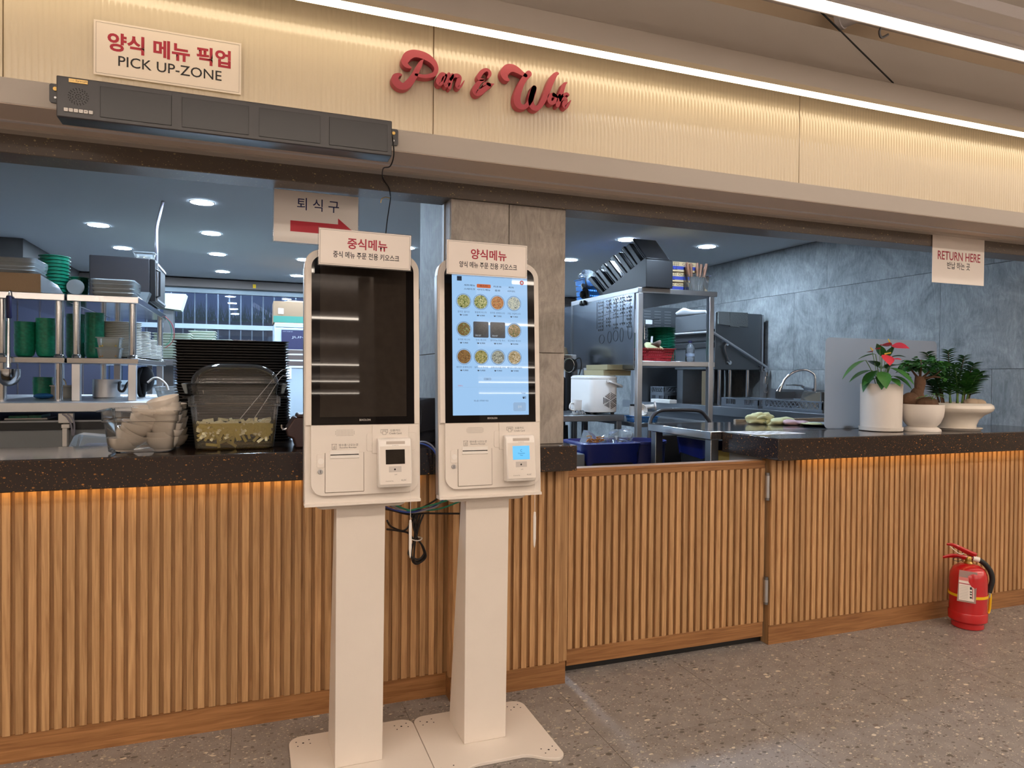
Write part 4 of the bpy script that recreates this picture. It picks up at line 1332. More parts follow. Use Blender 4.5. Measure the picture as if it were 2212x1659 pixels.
for i, (s1, s2) in enumerate((('세트메뉴', '스테이크'), ('파스타', '사이드메뉴'), ('리조또', '음료'), ('피자', '사이드'))):
    cx_ = 0.225 + 0.185 * i
    if i == 1:
        sbox('active_tab', 'scr_or', 0.32, 0.505, 0.078, 0.104, rad=0.003)
    w = 0.018 * len(s1)
    st(s1, 'scr_blk', cx_ - w, cx_ + w, 0.084, 0.097, 0.01, dy - 0.0006)
    w = 0.018 * len(s2)
    st(s2, 'scr_blk', cx_ - w, cx_ + w, 0.111, 0.124, 0.01)
names = [['알리오 올리오', '봉골레 파스타', '토마토 로제파스타', '크림 크림파스타'], ['토마토 파스타', '만조 파스타', '할라피뇨크림 파스', '토감베로 파스타'], ['베이컨 로제파스타', '보타르가 파스타', '프레쉬트러플 머쉬', '베이컨 수란크림치']]
price = [['5,500', '6,900', '7,900', '7,900'], ['7,900', '8,900', '8,900', '8,900'], ['9,900', '9,900', '9,900', '9,900']]
pal = [[(36, 48, 24), (110, 124, 60), (190, 186, 120), (222, 214, 170)], [(40, 44, 40), (96, 120, 44), (206, 200, 130), (228, 222, 190)], [(52, 66, 28), (190, 110, 60), (214, 150, 96), (150, 170, 96)], [(54, 50, 60), (168, 180, 180), (214, 216, 190), (228, 228, 214)], [(70, 40, 26), (150, 84, 50), (80, 130, 66), (206, 186, 150)], None, None, [(34, 66, 28), (88, 110, 50), (176, 120, 90), (206, 190, 150)], [(50, 36, 26), (130, 92, 54), (168, 124, 74), (110, 116, 60)], [(46, 46, 24), (120, 124, 56), (184, 168, 100), (206, 196, 150)], [(50, 48, 58), (120, 124, 116), (176, 180, 160), (216, 216, 206)], [(70, 64, 30), (140, 120, 66), (206, 180, 140), (224, 224, 210)]]
for j in range(3):
    for i in range(4):
        cx_ = 0.148 + 0.222 * i
        cy_ = (0.205, 0.400, 0.592)[j]
        a, c = D(cx_, cy_)
        if pal[4 * j + i] is None:
            pd = obj('menu_picture', MB(T2).prism(rrect(a - 0.0265, a + 0.0265, c - 0.0265, c + 0.0265, 0.004, 4), 'Y', dy - 0.0002, dy), mat('sold_out_tile', (12, 12, 12), 0.1, emit=(66, 70, 80), es=0.8), disp)
            obj('picture_dish', MB(T2).cyl((a, dy - 0.0005, c), 0.0225, 0.0002, 'Y', 28), food('sold_out_dish', [(44, 46, 50), (60, 62, 64), (76, 78, 80)], 3), disp)
            st('SOLD OUT', 'scr_wht', cx_ - 0.075, cx_ + 0.0, cy_ + 0.036, cy_ + 0.046, 0, dy - 0.0009)
        else:
            rad = 0.0255 if (j, i) not in ((0, 1), (2, 0)) else 0.0262
            obj('menu_picture', MB(T2).cyl((a, dy - 0.0002, c), rad, 0.0002, 'Y', 32), 'scr_gry', disp)
            obj('picture_rim', MB(T2).lathe([(rad, 0), (rad + 0.0007, 0), (rad + 0.0007, 0.0002), (rad, 0.0002)], n=32, closed=True) if False else MB(T2 @ TR(a, dy - 0.0004, c, PI / 2)).lathe([(rad - 0.0008, 0), (rad, 0), (rad, 0.0002), (rad - 0.0008, 0.0002)], n=32, closed=True), 'scr_ink', disp)
            obj('picture_dish', MB(T2).cyl((a, dy - 0.0006, c), rad * 0.86, 0.0002, 'Y', 28), food('dish_%s' % nth(4 * j + i + 1), pal[4 * j + i], 1.7 * i + 5.1 * j), disp)
        nm = names[j][i]
        w = 0.0105 * len(nm) + 0.004
        st(nm, 'scr_ink', cx_ - w, cx_ + w, cy_ + 0.066, cy_ + 0.080)
        st('₩ ' + price[j][i], 'scr_blk', cx_ - 0.052, cx_ + 0.052, cy_ + 0.090, cy_ + 0.102, 0.012)
sbox('page_pill', 'scr_gry', 0.40, 0.50, 0.738, 0.756, rad=0.003)
st('1/2', 'scr_blk', 0.435, 0.458, 0.743, 0.751, 0, dy - 0.0006)
st('전체취소', 'scr_red', 0.065, 0.13, 0.789, 0.800)
sbox('rule', 'scr_gry', 0.03, 0.97, 0.8045, 0.8055)
st('Total', 'scr_ink', 0.90, 0.955, 0.840, 0.851)
st('₩0', 'scr_blk', 0.915, 0.965, 0.868, 0.886, 0.01)
st('메뉴를 선택해주세요', 'scr_ink', 0.27, 0.46, 0.893, 0.905)
sbox('pay_button', 'scr_gry', 0.79, 0.96, 0.912, 0.974, rad=0.005)
st('결제', 'scr_wht', 0.85, 0.90, 0.934, 0.952, 0, dy - 0.0006)

# cables between the kiosks
r = thing('cable_bundle', 'bundle of blue, green, grey and black cables sagging between the two kiosks', 'cables', (0.58, 2.5, 0.55))
def cab(m, pts, rad=0.0032):
    obj('cable', MB().tube(pts, rad, 7, 6), m, r)
cab('cable_b', [(0.42, 2.36, 0.80), (0.47, 2.47, 0.765), (0.53, 2.50, 0.745), (0.58, 2.50, 0.748), (0.62, 2.49, 0.76), (0.655, 2.45, 0.80), (0.64, 2.46, 0.90), (0.625, 2.465, 0.965), (0.592, 2.50, 0.992), (0.56, 2.60, 0.985)])
cab('cable_g', [(0.42, 2.35, 0.82), (0.47, 2.47, 0.785), (0.535, 2.51, 0.752), (0.60, 2.50, 0.748), (0.66, 2.49, 0.755), (0.73, 2.46, 0.785), (0.78, 2.38, 0.82)])
cab('cable_g', [(0.53, 2.505, 0.748), (0.58, 2.49, 0.760), (0.63, 2.46, 0.778), (0.70, 2.40, 0.81)])
cab('cable_gr', [(0.42, 2.36, 0.81), (0.47, 2.48, 0.775), (0.54, 2.505, 0.743), (0.60, 2.49, 0.752), (0.645, 2.46, 0.785), (0.64, 2.46, 0.90), (0.628, 2.47, 0.970), (0.60, 2.50, 0.999), (0.57, 2.60, 0.99)])
cab('cable_k', [(0.42, 2.36, 0.79), (0.47, 2.48, 0.76), (0.54, 2.51, 0.735), (0.60, 2.51, 0.735), (0.68, 2.49, 0.733), (0.76, 2.44, 0.738)], 0.0036)
cab('cable_k', [(0.555, 2.51, 0.742), (0.60, 2.50, 0.765), (0.64, 2.47, 0.80), (0.66, 2.45, 0.86)], 0.0036)
cab('cable_k', [(0.44, 2.40, 0.74), (0.47, 2.48, 0.70), (0.52, 2.51, 0.676), (0.545, 2.51, 0.70), (0.56, 2.50, 0.738)], 0.0036)
cab('cable_k', [(0.44, 2.40, 0.71), (0.49, 2.48, 0.685), (0.54, 2.51, 0.665), (0.56, 2.51, 0.63)], 0.0036)
for dx, dz, yy in ((0.0, 0.0, 2.515), (0.008, 0.012, 2.505), (0.016, 0.022, 2.495), (-0.006, 0.006, 2.5)):
    cab('cable_k', [(0.575 + dx, yy, 0.735), (0.565 + dx / 2, yy, 0.69), (0.562, yy, 0.645), (0.552 - dx, yy, 0.60), (0.556 - dx / 2, yy, 0.560 + dz), (0.575, yy, 0.548 + dz), (0.600 - dx / 3, yy, 0.570 + dz), (0.590, yy, 0.615), (0.568, yy, 0.650), (0.560 - dx / 2, yy, 0.70), (0.55 + dx, yy, 0.735)], 0.0034)
obj('cable_tie', MB().tube([(0.545, 2.505, 0.645), (0.560, 2.488, 0.642), (0.577, 2.488, 0.642), (0.588, 2.505, 0.645), (0.577, 2.522, 0.646), (0.56, 2.522, 0.646), (0.545, 2.505, 0.645)], 0.0022, 6, 4), 'white2', r)

# ---------------------------------------------------------------- fire extinguisher
ex, ey = 3.395, 2.465
r = thing('fire_extinguisher', 'red fire extinguisher with a yellow strap standing on the floor', 'fire extinguisher', (ex, ey, 0))
Ed = Matrix.Translation((ex, ey, 0))
obj('base_ring', MB(Ed).lathe([(0.068, 0.0005), (0.072, 0.004), (0.072, 0.034), (0.068, 0.036)], n=40), 'ext_red', r)
obj('skirt', MB(Ed).lathe([(0.0725, 0.028), (0.086, 0.040), (0.087, 0.078), (0.0845, 0.083), (0.080, 0.083)], n=40), 'ext_red', r)
obj('cylinder', MB(Ed).lathe([(0.070, 0.034), (0.0835, 0.05), (0.0835, 0.245), (0.080, 0.272), (0.068, 0.297), (0.045, 0.313), (0.022, 0.318), (0.001, 0.318)], n=40), 'ext_red', r)
st_ = obj('strap', MB(Ed).lathe([(0.0845, 0.160), (0.0862, 0.160), (0.0862, 0.173), (0.0845, 0.173)], n=40, closed=True), 'yellow', r)
side = Vector((0.80, -0.60, 0)).normalized()        # to the right as seen from the front
fwd = Vector((-0.78, -0.62, 0)).normalized()
def E_(a, b, z):
    """a along the handle axis (left in the picture is negative), b towards the viewer"""
    p = side * a + fwd * b
    return (ex + p.x, ey + p.y, z)
obj('hose_clip', MB().tube([E_(0.085, 0, 0.19), E_(0.098, 0, 0.17), E_(0.096, 0, 0.10), E_(0.090, 0, 0.075)], 0.006, 8, 4), 'yellow', st_)
vb = obj('valve', MB(Ed).lathe([(0.020, 0.316), (0.022, 0.322), (0.016, 0.330), (0.016, 0.350), (0.012, 0.356), (0.001, 0.356)], n=20), 'brass', r)
obj('carry_handle', MB().tube([E_(0.02, 0, 0.340), E_(-0.03, 0, 0.349), E_(-0.075, 0, 0.352), E_(-0.115, 0, 0.340)], [0.008, 0.008, 0.0075, 0.004], 8, 4, 1.8), 'ext_red', r)
obj('lever', MB().tube([E_(0.030, 0, 0.362), E_(0.0, 0, 0.374), E_(-0.05, 0, 0.398), E_(-0.075, 0, 0.408), E_(-0.098, 0, 0.408)], [0.010, 0.010, 0.008, 0.006, 0.004], 8, 4, 1.6), 'ext_red', r)
obj('safety_pin', MB().tube([E_(-0.085, 0.012, 0.402), E_(-0.055, 0.014, 0.376), E_(-0.035, 0.016, 0.366), E_(-0.022, 0.016, 0.372)], 0.0018, 6, 4), 'white2', r)
obj('pin_ring', MB().tube([E_(-0.03 - 0.02 * math.cos(a) - 0.02, 0.015, 0.338 + 0.009 * math.sin(a)) for a in [2 * PI * i / 14 for i in range(15)]], 0.0016, 6), 'rubber', r)
hs = obj('hose', MB().tube([E_(0.016, 0, 0.346), E_(0.045, 0, 0.340), E_(0.075, 0, 0.318), E_(0.097, 0, 0.285), E_(0.105, 0, 0.245), E_(0.098, 0, 0.205), E_(0.092, 0, 0.18)], 0.0125, 12, 5), 'rubber', r)
obj('hose_collar', MB().tube([E_(0.018, 0, 0.347), E_(0.046, 0, 0.340)], 0.0138, 12), 'white2', hs)
obj('nozzle', MB().tube([E_(0.094, 0, 0.185), E_(0.094, 0, 0.155)], [0.008, 0.006], 10), 'steel', hs)
tz = lambda z: 0.0855 + 0.006 + 0.010 * max(0, (0.25 - z)) * 0
tg = obj('inspection_tag', MB().frustum([E_(-0.052, 0.094, 0.150), E_(0.030, 0.094, 0.142), E_(0.030, 0.0955, 0.142), E_(-0.052, 0.0955, 0.150)], [E_(-0.043, 0.074, 0.300), E_(0.036, 0.074, 0.292), E_(0.036, 0.0755, 0.292), E_(-0.043, 0.0755, 0.300)]), clear('tag_sleeve', (240, 236, 234), 0.30, (230, 214, 208), 0.1), r)
def tagq(a0, a1, z0, z1, m, nm, d=0.0):
    b = lambda z: 0.0962 + d - (z - 0.146) * 0.133
    sk = lambda a: -0.008 * (a + 0.05) / 0.08
    obj(nm, MB().frustum([E_(a0, b(z0), z0 + sk(a0)), E_(a1, b(z0), z0 + sk(a1)), E_(a1, b(z0) + 0.0003, z0 + sk(a1)), E_(a0, b(z0) + 0.0003, z0 + sk(a0))], [E_(a0, b(z1), z1 + sk(a0)), E_(a1, b(z1), z1 + sk(a1)), E_(a1, b(z1) + 0.0003, z1 + sk(a1)), E_(a0, b(z1) + 0.0003, z1 + sk(a0))]), m, tg)
tagq(-0.044, 0.022, 0.158, 0.262, 'paper', 'card')
tagq(-0.044, 0.022, 0.252, 0.268, mat('tag_red', (206, 120, 116), 0.6), 'card_band', 0.0003)
tagq(-0.044, 0.022, 0.236, 0.240, 'ink_red', 'card_line', 0.0006)
for k in range(9):
    tagq(-0.040, -0.004, 0.166 + 0.0075 * k, 0.1668 + 0.0075 * k, 'ink_grey', 'card_line', 0.0006)
for z0, z1 in ((0.172, 0.180), (0.188, 0.194), (0.200, 0.206), (0.214, 0.226)):
    tagq(0.004, 0.013, z0, z1, 'ink_blk', 'card_print', 0.0006)
tagq(0.015, 0.018, 0.17, 0.222, 'ink_red', 'card_print', 0.0006)

# ---------------------------------------------------------------- things on the left worktop
ZT = 0.974
def gn_tub(name, label, x0, x1, y0, y1, z0, z1, m, rim=0.014, taper=0.016, step=0.036):
    """clear gastronorm tub: inner and outer walls, stepped shoulder, flat rim"""
    r = thing(name, label, 'tub', ((x0 + x1) / 2, (y0 + y1) / 2, z0))
    def loop(e, z, rad=0.022):
        return [(x, y, z) for x, y in rrect(x0 - e, x1 + e, y0 - e, y1 + e, rad, 4)]
    o = taper
    L = [loop(-o - 0.010, z0), loop(-o, z0 + 0.006), loop(-o + taper * 0.75, z1 - step - 0.003), loop(0.001, z1 - step), loop(0.003, z1 - 0.003)]
    body = MB().loops(L, cap0=True, cap1=False)
    obj('tub_wall', body, m, r)
    obj('rim', MB().loops([loop(0.002, z1 - 0.004), loop(rim, z1 - 0.004), loop(rim + 0.001, z1), loop(0.002, z1), loop(0.001, z1 - 0.002)], cap0=False, cap1=False), m, r)
    obj('shoulder', MB().loops([loop(0.0015, z1 - step - 0.0012), loop(0.0022, z1 - step), loop(0.0015, z1 - step + 0.0012)], cap0=False, cap1=False), mat('tub_shoulder', (120, 112, 104), 0.3), r)
    return r

gn_tub('serving_tub', 'clear plastic tub without a lid, full of white bowls on the worktop', -0.468, -0.240, 2.615, 2.865, ZT + 0.0005, 1.118, M['tub'])
# white bowls stacked askew
bw = thing('soup_bowl', 'x', 'bowl', (0, 0, 0), 'white bowls in the clear tub')
prof = [(0.024, 0.0), (0.027, 0.0), (0.028, 0.004), (0.040, 0.012), (0.049, 0.028), (0.052, 0.046), (0.0495, 0.046), (0.047, 0.029), (0.038, 0.015), (0.024, 0.008), (0.001, 0.007)]
obj('bowl', MB().lathe([(0.001, 0.002)] + prof, n=36), 'bowl_w', bw)
first = True
def put_bowl(x, y, z, tx, ty, lb):
    global first
    mtx = Matrix.Translation((x, y, z)) @ Matrix.Rotation(math.radians(ty), 4, 'Y') @ Matrix.Rotation(math.radians(tx), 4, 'X')
    if first:
        bw.matrix_basis = mtx
        bw['label'] = lb
        first = False
    else:
        dup(bw, mtx, lb)
colA = [(-0.409, 0.978, 0, 0), (-0.404, 1.001, 5, 28), (-0.396, 1.0120, 8, 34), (-0.377, 1.029, 4, 14), (-0.357, 1.047, -4, 20), (-0.351, 1.063, 6, 24), (-0.340, 1.082, 5, 4)]
for i, (x, z, a, b) in enumerate(colA):
    put_bowl(x + 0.0, 2.685, z, a, b, 'white bowl in the leaning left stack in the tub, %s' % from_top(i, len(colA)))
colB = [(-0.291, 0.978, 0, 0), (-0.291, 1.000, 3, -2), (-0.288, 1.018, 5, 16), (-0.286, 1.032, 0, 8), (-0.284, 1.060, 4, 4), (-0.283, 1.080, -3, 0), (-0.284, 1.097, 0, -2), (-0.280, 1.114, 8, -14)]
for i, (x, z, a, b) in enumerate(colB):
    put_bowl(x, 2.680, z, a, b, 'white bowl in the upright right stack in the tub, %s' % from_top(i, len(colB)))
for i, z in enumerate((0.978, 1.0, 1.022, 1.044, 1.066, 1.088)):
    put_bowl(-0.275, 2.800, z, 3 * (i % 2), 5 - 3 * (i % 3), 'white bowl in the stack at the back of the tub, %s' % from_top(i, 6))

# pickled radish in a covered clear tub
pk = gn_tub('pickle_tub', 'clear plastic tub of yellow pickled radish standing on the worktop', -0.209, 0.094, 2.650, 2.880, ZT + 0.0005, 1.165, M['tub'], 0.018, 0.020, 0.034)
def loopy(e, z, rad=0.02, x0=-0.209, x1=0.094, y0=2.650, y1=2.880):
    return [(x, y, z) for x, y in rrect(x0 - e, x1 + e, y0 - e, y1 + e, rad, 4)]
obj('brine', MB().loops([loopy(-0.030, ZT + 0.004), loopy(-0.0205, ZT + 0.010), loopy(-0.0135, 1.068)], cap0=True, cap1=True), 'brine', pk)
lid = thing('domed_cover', 'tall clear domed lid resting on the pickled radish tub', 'lid', (-0.058, 2.77, 1.166))
L = []
for t in range(9):
    a = t / 8 * PI / 2
    L.append((math.cos(a), math.sin(a)))
LL = [loopy(-0.012, 1.1665, 0.03), loopy(-0.004, 1.205, 0.03), loopy(0.010, 1.207, 0.03), loopy(0.012, 1.209, 0.03), loopy(-0.004, 1.2105, 0.03)]
obj('skirt', MB().loops(LL, cap0=False, cap1=False), 'tub', lid)
dome = []
for c, s in L:
    ex_ = 0.004 + 0.105 * (1 - c ** 0.8)
    hx = 0.1515 - ex_
    hy = 0.115 - ex_ * 0.92
    dome.append([(x, y, 1.210 + 0.072 * s) for x, y in rrect(-0.0575 - hx, -0.0575 + hx, 2.765 - hy, 2.765 + hy, min(0.05, hy * 0.6), 5)])
obj('dome', MB().loops(dome, cap0=False, cap1=True), 'tub', lid, ang=60)
for sx in (-1, 1):
    x = -0.0575 + sx * 0.156
    obj('grip', MB().frustum([(x, 2.70, 1.172), (x + sx * 0.010, 2.70, 1.172), (x + sx * 0.010, 2.83, 1.172), (x, 2.83, 1.172)], [(x + sx * 0.004, 2.69, 1.209), (x + sx * 0.022, 2.69, 1.209), (x + sx * 0.022, 2.84, 1.209), (x + sx * 0.004, 2.84, 1.209)]), 'tub2', lid, bevel=0.003)
rk = random.Random(11)
rd0 = None
cells = []
for lx in range(16):
    for lz in range(7):
        for ly in range(2):
            cells.append((lx, lz, ly))
for lx, lz, ly in cells:
    x = -0.175 + 0.0158 * lx + rk.uniform(-0.005, 0.005)
    z = 1.066 - 0.0088 * lz + rk.uniform(-0.004, 0.003)
    y = 2.6705 + 0.011 * ly + rk.uniform(0, 0.004)
    if lz >= 5 and rk.random() < 0.62:
        continue
    if lz >= 4 and rk.random() < 0.25:
        continue
    s = thing('radish_stick', 'pale pickled radish stick lying in the brine of the covered tub', 'radish', (0, 0, 0), 'pickled radish sticks in the tub') if rd0 is None else None
    ang = rk.choice((-0.5, 0.35, 1.1, -1.0, 0.1, 1.5)) + rk.uniform(-0.25, 0.25)
    lmx = 0.016
    x = max(-0.166, min(0.052, x))
    mtx = Matrix.Translation((x, y, z)) @ Matrix.Rotation(ang, 4, 'Y') @ Matrix.Rotation(rk.uniform(-0.25, 0.25), 4, 'Z')
    if rd0 is None:
        bpy.data.objects.remove(s)
        rd0 = obj('radish_stick', MB().box(-0.0185, 0.0185, -0.0046, 0.0046, -0.0048, 0.0048), 'radish', bevel=0.0006, seg=1)
        tag(rd0, 'pale pickled radish stick lying in the brine of the covered tub', 'radish', 'pickled radish sticks in the tub')
        rd0.matrix_basis = mtx
    else:
        c = rd0.copy()
        COL.objects.link(c)
        c.matrix_basis = mtx
for lx in range(9):      # a few sticks sunk to the bottom or lying on top
    c = rd0.copy()
    COL.objects.link(c)
    if lx < 4:
        c['label'] = 'pale radish stick sunk to the bottom of the covered tub, %s from the left' % nth(lx + 1)
        c.matrix_basis = Matrix.Translation((-0.135 + 0.022 * lx, 2.676 + 0.01 * lx, 0.992 + 0.006 * (lx % 3))) @ Matrix.Rotation((0.1, 1.45, -0.4, 0.6)[lx], 4, 'Y')
    else:
        c['label'] = 'pale radish stick floating on top of the brine, %s from the left' % nth(lx - 3)
        c.matrix_basis = Matrix.Translation((-0.15 + 0.05 * (lx - 4), 2.70 + 0.03 * (lx % 3), 1.076)) @ Matrix.Rotation(rk.uniform(-0.2, 0.2), 4, 'Y') @ Matrix.Rotation(rk.uniform(-1, 1), 4, 'Z')
pp = MB()
for k in range(90):
    x = rk.uniform(-0.19, 0.075)
    pp.sphere((x, rk.uniform(2.664, 2.70), 1.070 + rk.uniform(-0.002, 0.003)), rk.uniform(0.0012, 0.0022), 6, 4)
stuff(tag(obj('peppercorns', pp, 'pepper'), 'dark peppercorns floating on the brine of the radish tub', 'peppercorns'))
# steel tongs leaning out of the tub
tt = thing('tongs', 'steel tongs leaning out of the radish tub with a curled end', 'tongs', (0.03, 2.72, 1.08))
def strap_(pts, w, nm, par):
    """flat steel strap, wide in y"""
    P = cat(pts, 5)
    mb = MB()
    L = []
    for i, p in enumerate(P):
        d = (P[min(i + 1, len(P) - 1)] - P[max(i - 1, 0)]).normalized()
        n = Vector((-d.z, 0, d.x)) * 0.001
        L.append([tuple(p + n + Vector((0, -w, 0))), tuple(p + n + Vector((0, w, 0))), tuple(p - n + Vector((0, w, 0))), tuple(p - n + Vector((0, -w, 0)))])
    mb.loops(L)
    return obj(nm, mb, 'steel', par)
strap_([(-0.050, 2.71, 1.070), (0.02, 2.71, 1.160), (0.076, 2.70, 1.232), (0.095, 2.70, 1.254)], 0.009, 'arm', tt)
strap_([(0.000, 2.735, 1.070), (0.05, 2.735, 1.150), (0.092, 2.735, 1.222), (0.108, 2.73, 1.240)], 0.009, 'arm', tt)
strap_([(0.095, 2.705, 1.254), (0.107, 2.71, 1.262), (0.119, 2.72, 1.258), (0.122, 2.725, 1.247), (0.116, 2.73, 1.238), (0.108, 2.73, 1.240)], 0.011, 'spring_loop', tt)
# stack of black trays behind
ledge = thing('back_ledge', 'low steel ledge behind the worktop holding the black trays', 'ledge', (0.0, 3.15, 0))
obj('top', MB().box(-0.42, 0.52, 2.955, 3.40, 0.872, 0.8975), 'steel_d', ledge, bevel=0.002)
for x in (-0.39, 0.49):
    for y in (2.975, 3.375):
        obj('leg', MB().box(x - 0.016, x + 0.016, y - 0.016, y + 0.016, 0.0, 0.8718), 'steel_d', ledge)
tr = thing('serving_tray', 'x', 'tray', (0, 0, 0), 'black serving trays in the tall stack')
def tl(e, z, rad=0.03):
    return [(x, y, z) for x, y in rrect(-0.213 - e, 0.213 + e, 0.0 - e, 0.30 + e, rad, 4)]
obj('tray', MB().loops([tl(-0.018, 0.0), tl(-0.006, 0.016), tl(0.003, 0.0175), tl(0.003, 0.0195), tl(-0.009, 0.0195), tl(-0.021, 0.004)]), 'tray_b', tr)
NT = 43
rt = random.Random(5)
for i in range(NT):
    z = 0.8982 + 0.01092 * i
    x = -0.062 - 0.00035 * i + rt.uniform(-0.002, 0.002) + (0.004 if i < 12 else 0)
    mtx = Matrix.Translation((x, 2.962 + rt.uniform(0, 0.003), z)) @ Matrix.Rotation(rt.uniform(-0.006, 0.006), 4, 'Z')
    lb = 'black serving tray in the tall stack, %s' % from_top(i, NT)
    if i == 0:
        tr.matrix_basis = mtx
        tr['label'] = lb
    else:
        dup(tr, mtx, lb)
# brown dispenser half hidden by the kiosk
bd = thing('cutlery_dispenser', 'brown plastic dispenser half hidden behind the dark screened kiosk', 'dispenser', (0.2, 2.7, ZT))
obj('body', MB().prism([(0.150, 0.9745), (0.29, 0.9745), (0.29, 1.086), (0.145, 1.086), (0.118, 1.044), (0.120, 1.018), (0.140, 1.010)], 'Y', 2.655, 2.80), 'brown_p', bd, bevel=0.006)
obj('lid', MB().prism([(0.152, 1.0865), (0.286, 1.0865), (0.280, 1.098), (0.158, 1.098)], 'Y', 2.66, 2.795), 'brown_p', bd, bevel=0.004)
obj('spout', MB().tube([(0.122, 2.70, 1.044), (0.108, 2.70, 1.040), (0.102, 2.70, 1.050), (0.103, 2.70, 1.058)], 0.0045, 8, 4), 'chrome', bd)
# dark cloth bag in the gap between the kiosks
bg = thing('cloth_bag', 'charcoal cloth apron heap lying on the worktop between the kiosks', 'cloth', (0.63, 2.80, ZT))
mb = MB()
rows = []
for k in range(9):
    t = k / 8
    z = 0.9755 + 0.168 * t
    hw = 0.095 - 0.055 * t ** 2.2
    dp = 0.065 - 0.045 * t
    rows.append([(0.632 + 0.045 * t + hw * math.cos(a) * (1 + 0.08 * math.sin(3 * a + 4 * t)), 2.80 + dp * math.sin(a) * (1 + 0.15 * math.sin(5 * a + 6 * t)), z + 0.010 * math.cos(2 * a + 1) * t) for a in [2 * PI * i / 24 for i in range(24)]])
mb.loops(rows)
obj('body', mb, 'cloth_d', bg, ang=80)
obj('seam', MB().tube([(0.600, 2.735, 0.985), (0.628, 2.732, 1.03), (0.640, 2.742, 1.09), (0.635, 2.76, 1.13)], 0.004, 6, 5), 'cloth_d', bg)
obj('seam', MB().tube([(0.560, 2.752, 1.02), (0.61, 2.733, 1.018), (0.68, 2.737, 1.026), (0.72, 2.77, 1.03)], 0.003, 6, 5), 'cloth_d', bg)

# ---------------------------------------------------------------- kitchen, left: pass counter and shelves
pc_ = thing('pass_counter', 'long steel pass counter with a pale front edge behind the left worktop', 'counter', (-1.0, 4.3, 0))
obj('top', MB().box(-2.6, 0.05, 3.70, 4.95, 1.060, 1.1045), 'steel', pc_, bevel=0.003)
obj('under_shelf', MB().box(-2.6, 0.05, 3.74, 4.9, 1.012, 1.020), 'steel_d', pc_)
obj('black_band', MB().box(-2.6, 0.05, 3.745, 3.80, 0.977, 1.0118), 'black', pc_)
obj('front_panel', MB().box(-2.6, 0.05, 3.755, 4.9, 0.02, 0.9768), mat('grey_front_panel', (120, 122, 124), 0.5), pc_)
for x in (-2.5, -1.45, -0.60, 0.0):
    obj('post', MB().box(x - 0.012, x + 0.012, 3.76, 3.80, 1.0202, 1.0598), 'steel_d', pc_)
def shelf_rack(label, x0, x1, y0, y1, legs, tubes):
    r = thing('steel_shelf', label, 'shelf', ((x0 + x1) / 2, (y0 + y1) / 2, 1.105), 'steel shelf units on the pass counter')
    obj('top_shelf', MB().box(x0, x1, y0, y1, 1.583, 1.617), 'mirror_steel', r, bevel=0.003)
    obj('lower_shelf', MB().box(x0, x1, y0, y1, 1.285, 1.3135), 'mirror_steel', r, bevel=0.003)
    for x in (x0 + 0.036, x1 - 0.030):
        for y in (y0 + 0.03, y1 - 0.035):
            p = obj('post', MB().cyl((x, y, 1.3137), 0.0165, 0.269, n=20), 'mirror_steel', r)
            obj('collar', MB().lathe([(0.0168, 1.3138), (0.024, 1.3138), (0.022, 1.322), (0.019, 1.328), (0.0168, 1.330)], (x, y, 0), 18), 'mirror_steel', p)
            if tubes:
                obj('leg', MB().cyl((x, y, 1.1047), 0.0165, 0.180, n=18), 'mirror_steel', r)
            else:
                obj('leg', MB().box(x - 0.018, x + 0.018, y - 0.018, y + 0.018, 1.1047, 1.2848), 'steel', r, bevel=0.002)
    return r
shelf_rack('steel two-tier shelf at the left edge, a ladle hanging on its front', -1.132, -0.8395, 3.85, 4.98, 0, True)
shelf_rack('steel two-tier shelf beside it, carrying plates below and the black microwave', -0.832, -0.526, 3.85, 5.0, 0, False)
# ladle
r = thing('ladle', 'steel ladle with a navy grip hanging from the left steel shelf', 'ladle', (-1.056, 3.82, 1.2))
obj('rod', MB().tube([(-1.057, 3.832, 1.60), (-1.057, 3.826, 1.49), (-1.057, 3.822, 1.34), (-1.056, 3.82, 1.262)], [0.0055, 0.0058, 0.0068, 0.012], 10, 3), 'mirror_steel', r)
obj('grip', MB().lathe([(0.009, 1.490), (0.0115, 1.494), (0.0115, 1.585), (0.010, 1.594), (0.004, 1.596)], (-1.057, 3.829, 0), 14), 'navy', r)
obj('hook', MB().tube([(-1.057, 3.829, 1.594), (-1.057, 3.834, 1.612), (-1.057, 3.846, 1.620), (-1.057, 3.858, 1.6205)], 0.003, 6, 4), 'mirror_steel', r)
obj('cup', MB().lathe([(0.001, 1.176), (0.022, 1.181), (0.038, 1.197), (0.0455, 1.222), (0.047, 1.256), (0.0455, 1.256), (0.043, 1.224), (0.034, 1.200), (0.001, 1.182)], (-1.050, 3.80, 0), 28), 'mirror_steel', r)

# green bowls
gbp = thing('green_bowl', 'x', 'bowl', (0, 0, 0), 'green rice bowls')
obj('bowl', MB().lathe([(0.001, 0.0), (0.026, 0.0), (0.036, 0.006), (0.0425, 0.022), (0.0445, 0.050), (0.0425, 0.050), (0.0405, 0.024), (0.034, 0.010), (0.001, 0.006)], n=28), 'green', gbp)
gfirst = True
def green_stack(x, y, z0, n, pitch, scale, where, seed):
    global gfirst
    q = random.Random(seed)
    for i in range(n):
        mtx = Matrix.Translation((x + q.uniform(-0.0012, 0.0012), y, z0 + pitch * i)) @ Matrix.Rotation(q.uniform(0, 6), 4, 'Z') @ Matrix.Diagonal((scale, scale, 1.0, 1.0))
        lb = 'green bowl %s, %s' % (where, from_top(i, n))
        if gfirst:
            gbp.matrix_basis = mtx
            gbp['label'] = lb
            gfirst = False
        else:
            dup(gbp, mtx, lb)
green_stack(-1.032, 3.975, 1.3142, 9, 0.0150, 1.0, 'in the stack right of the ladle', 1)
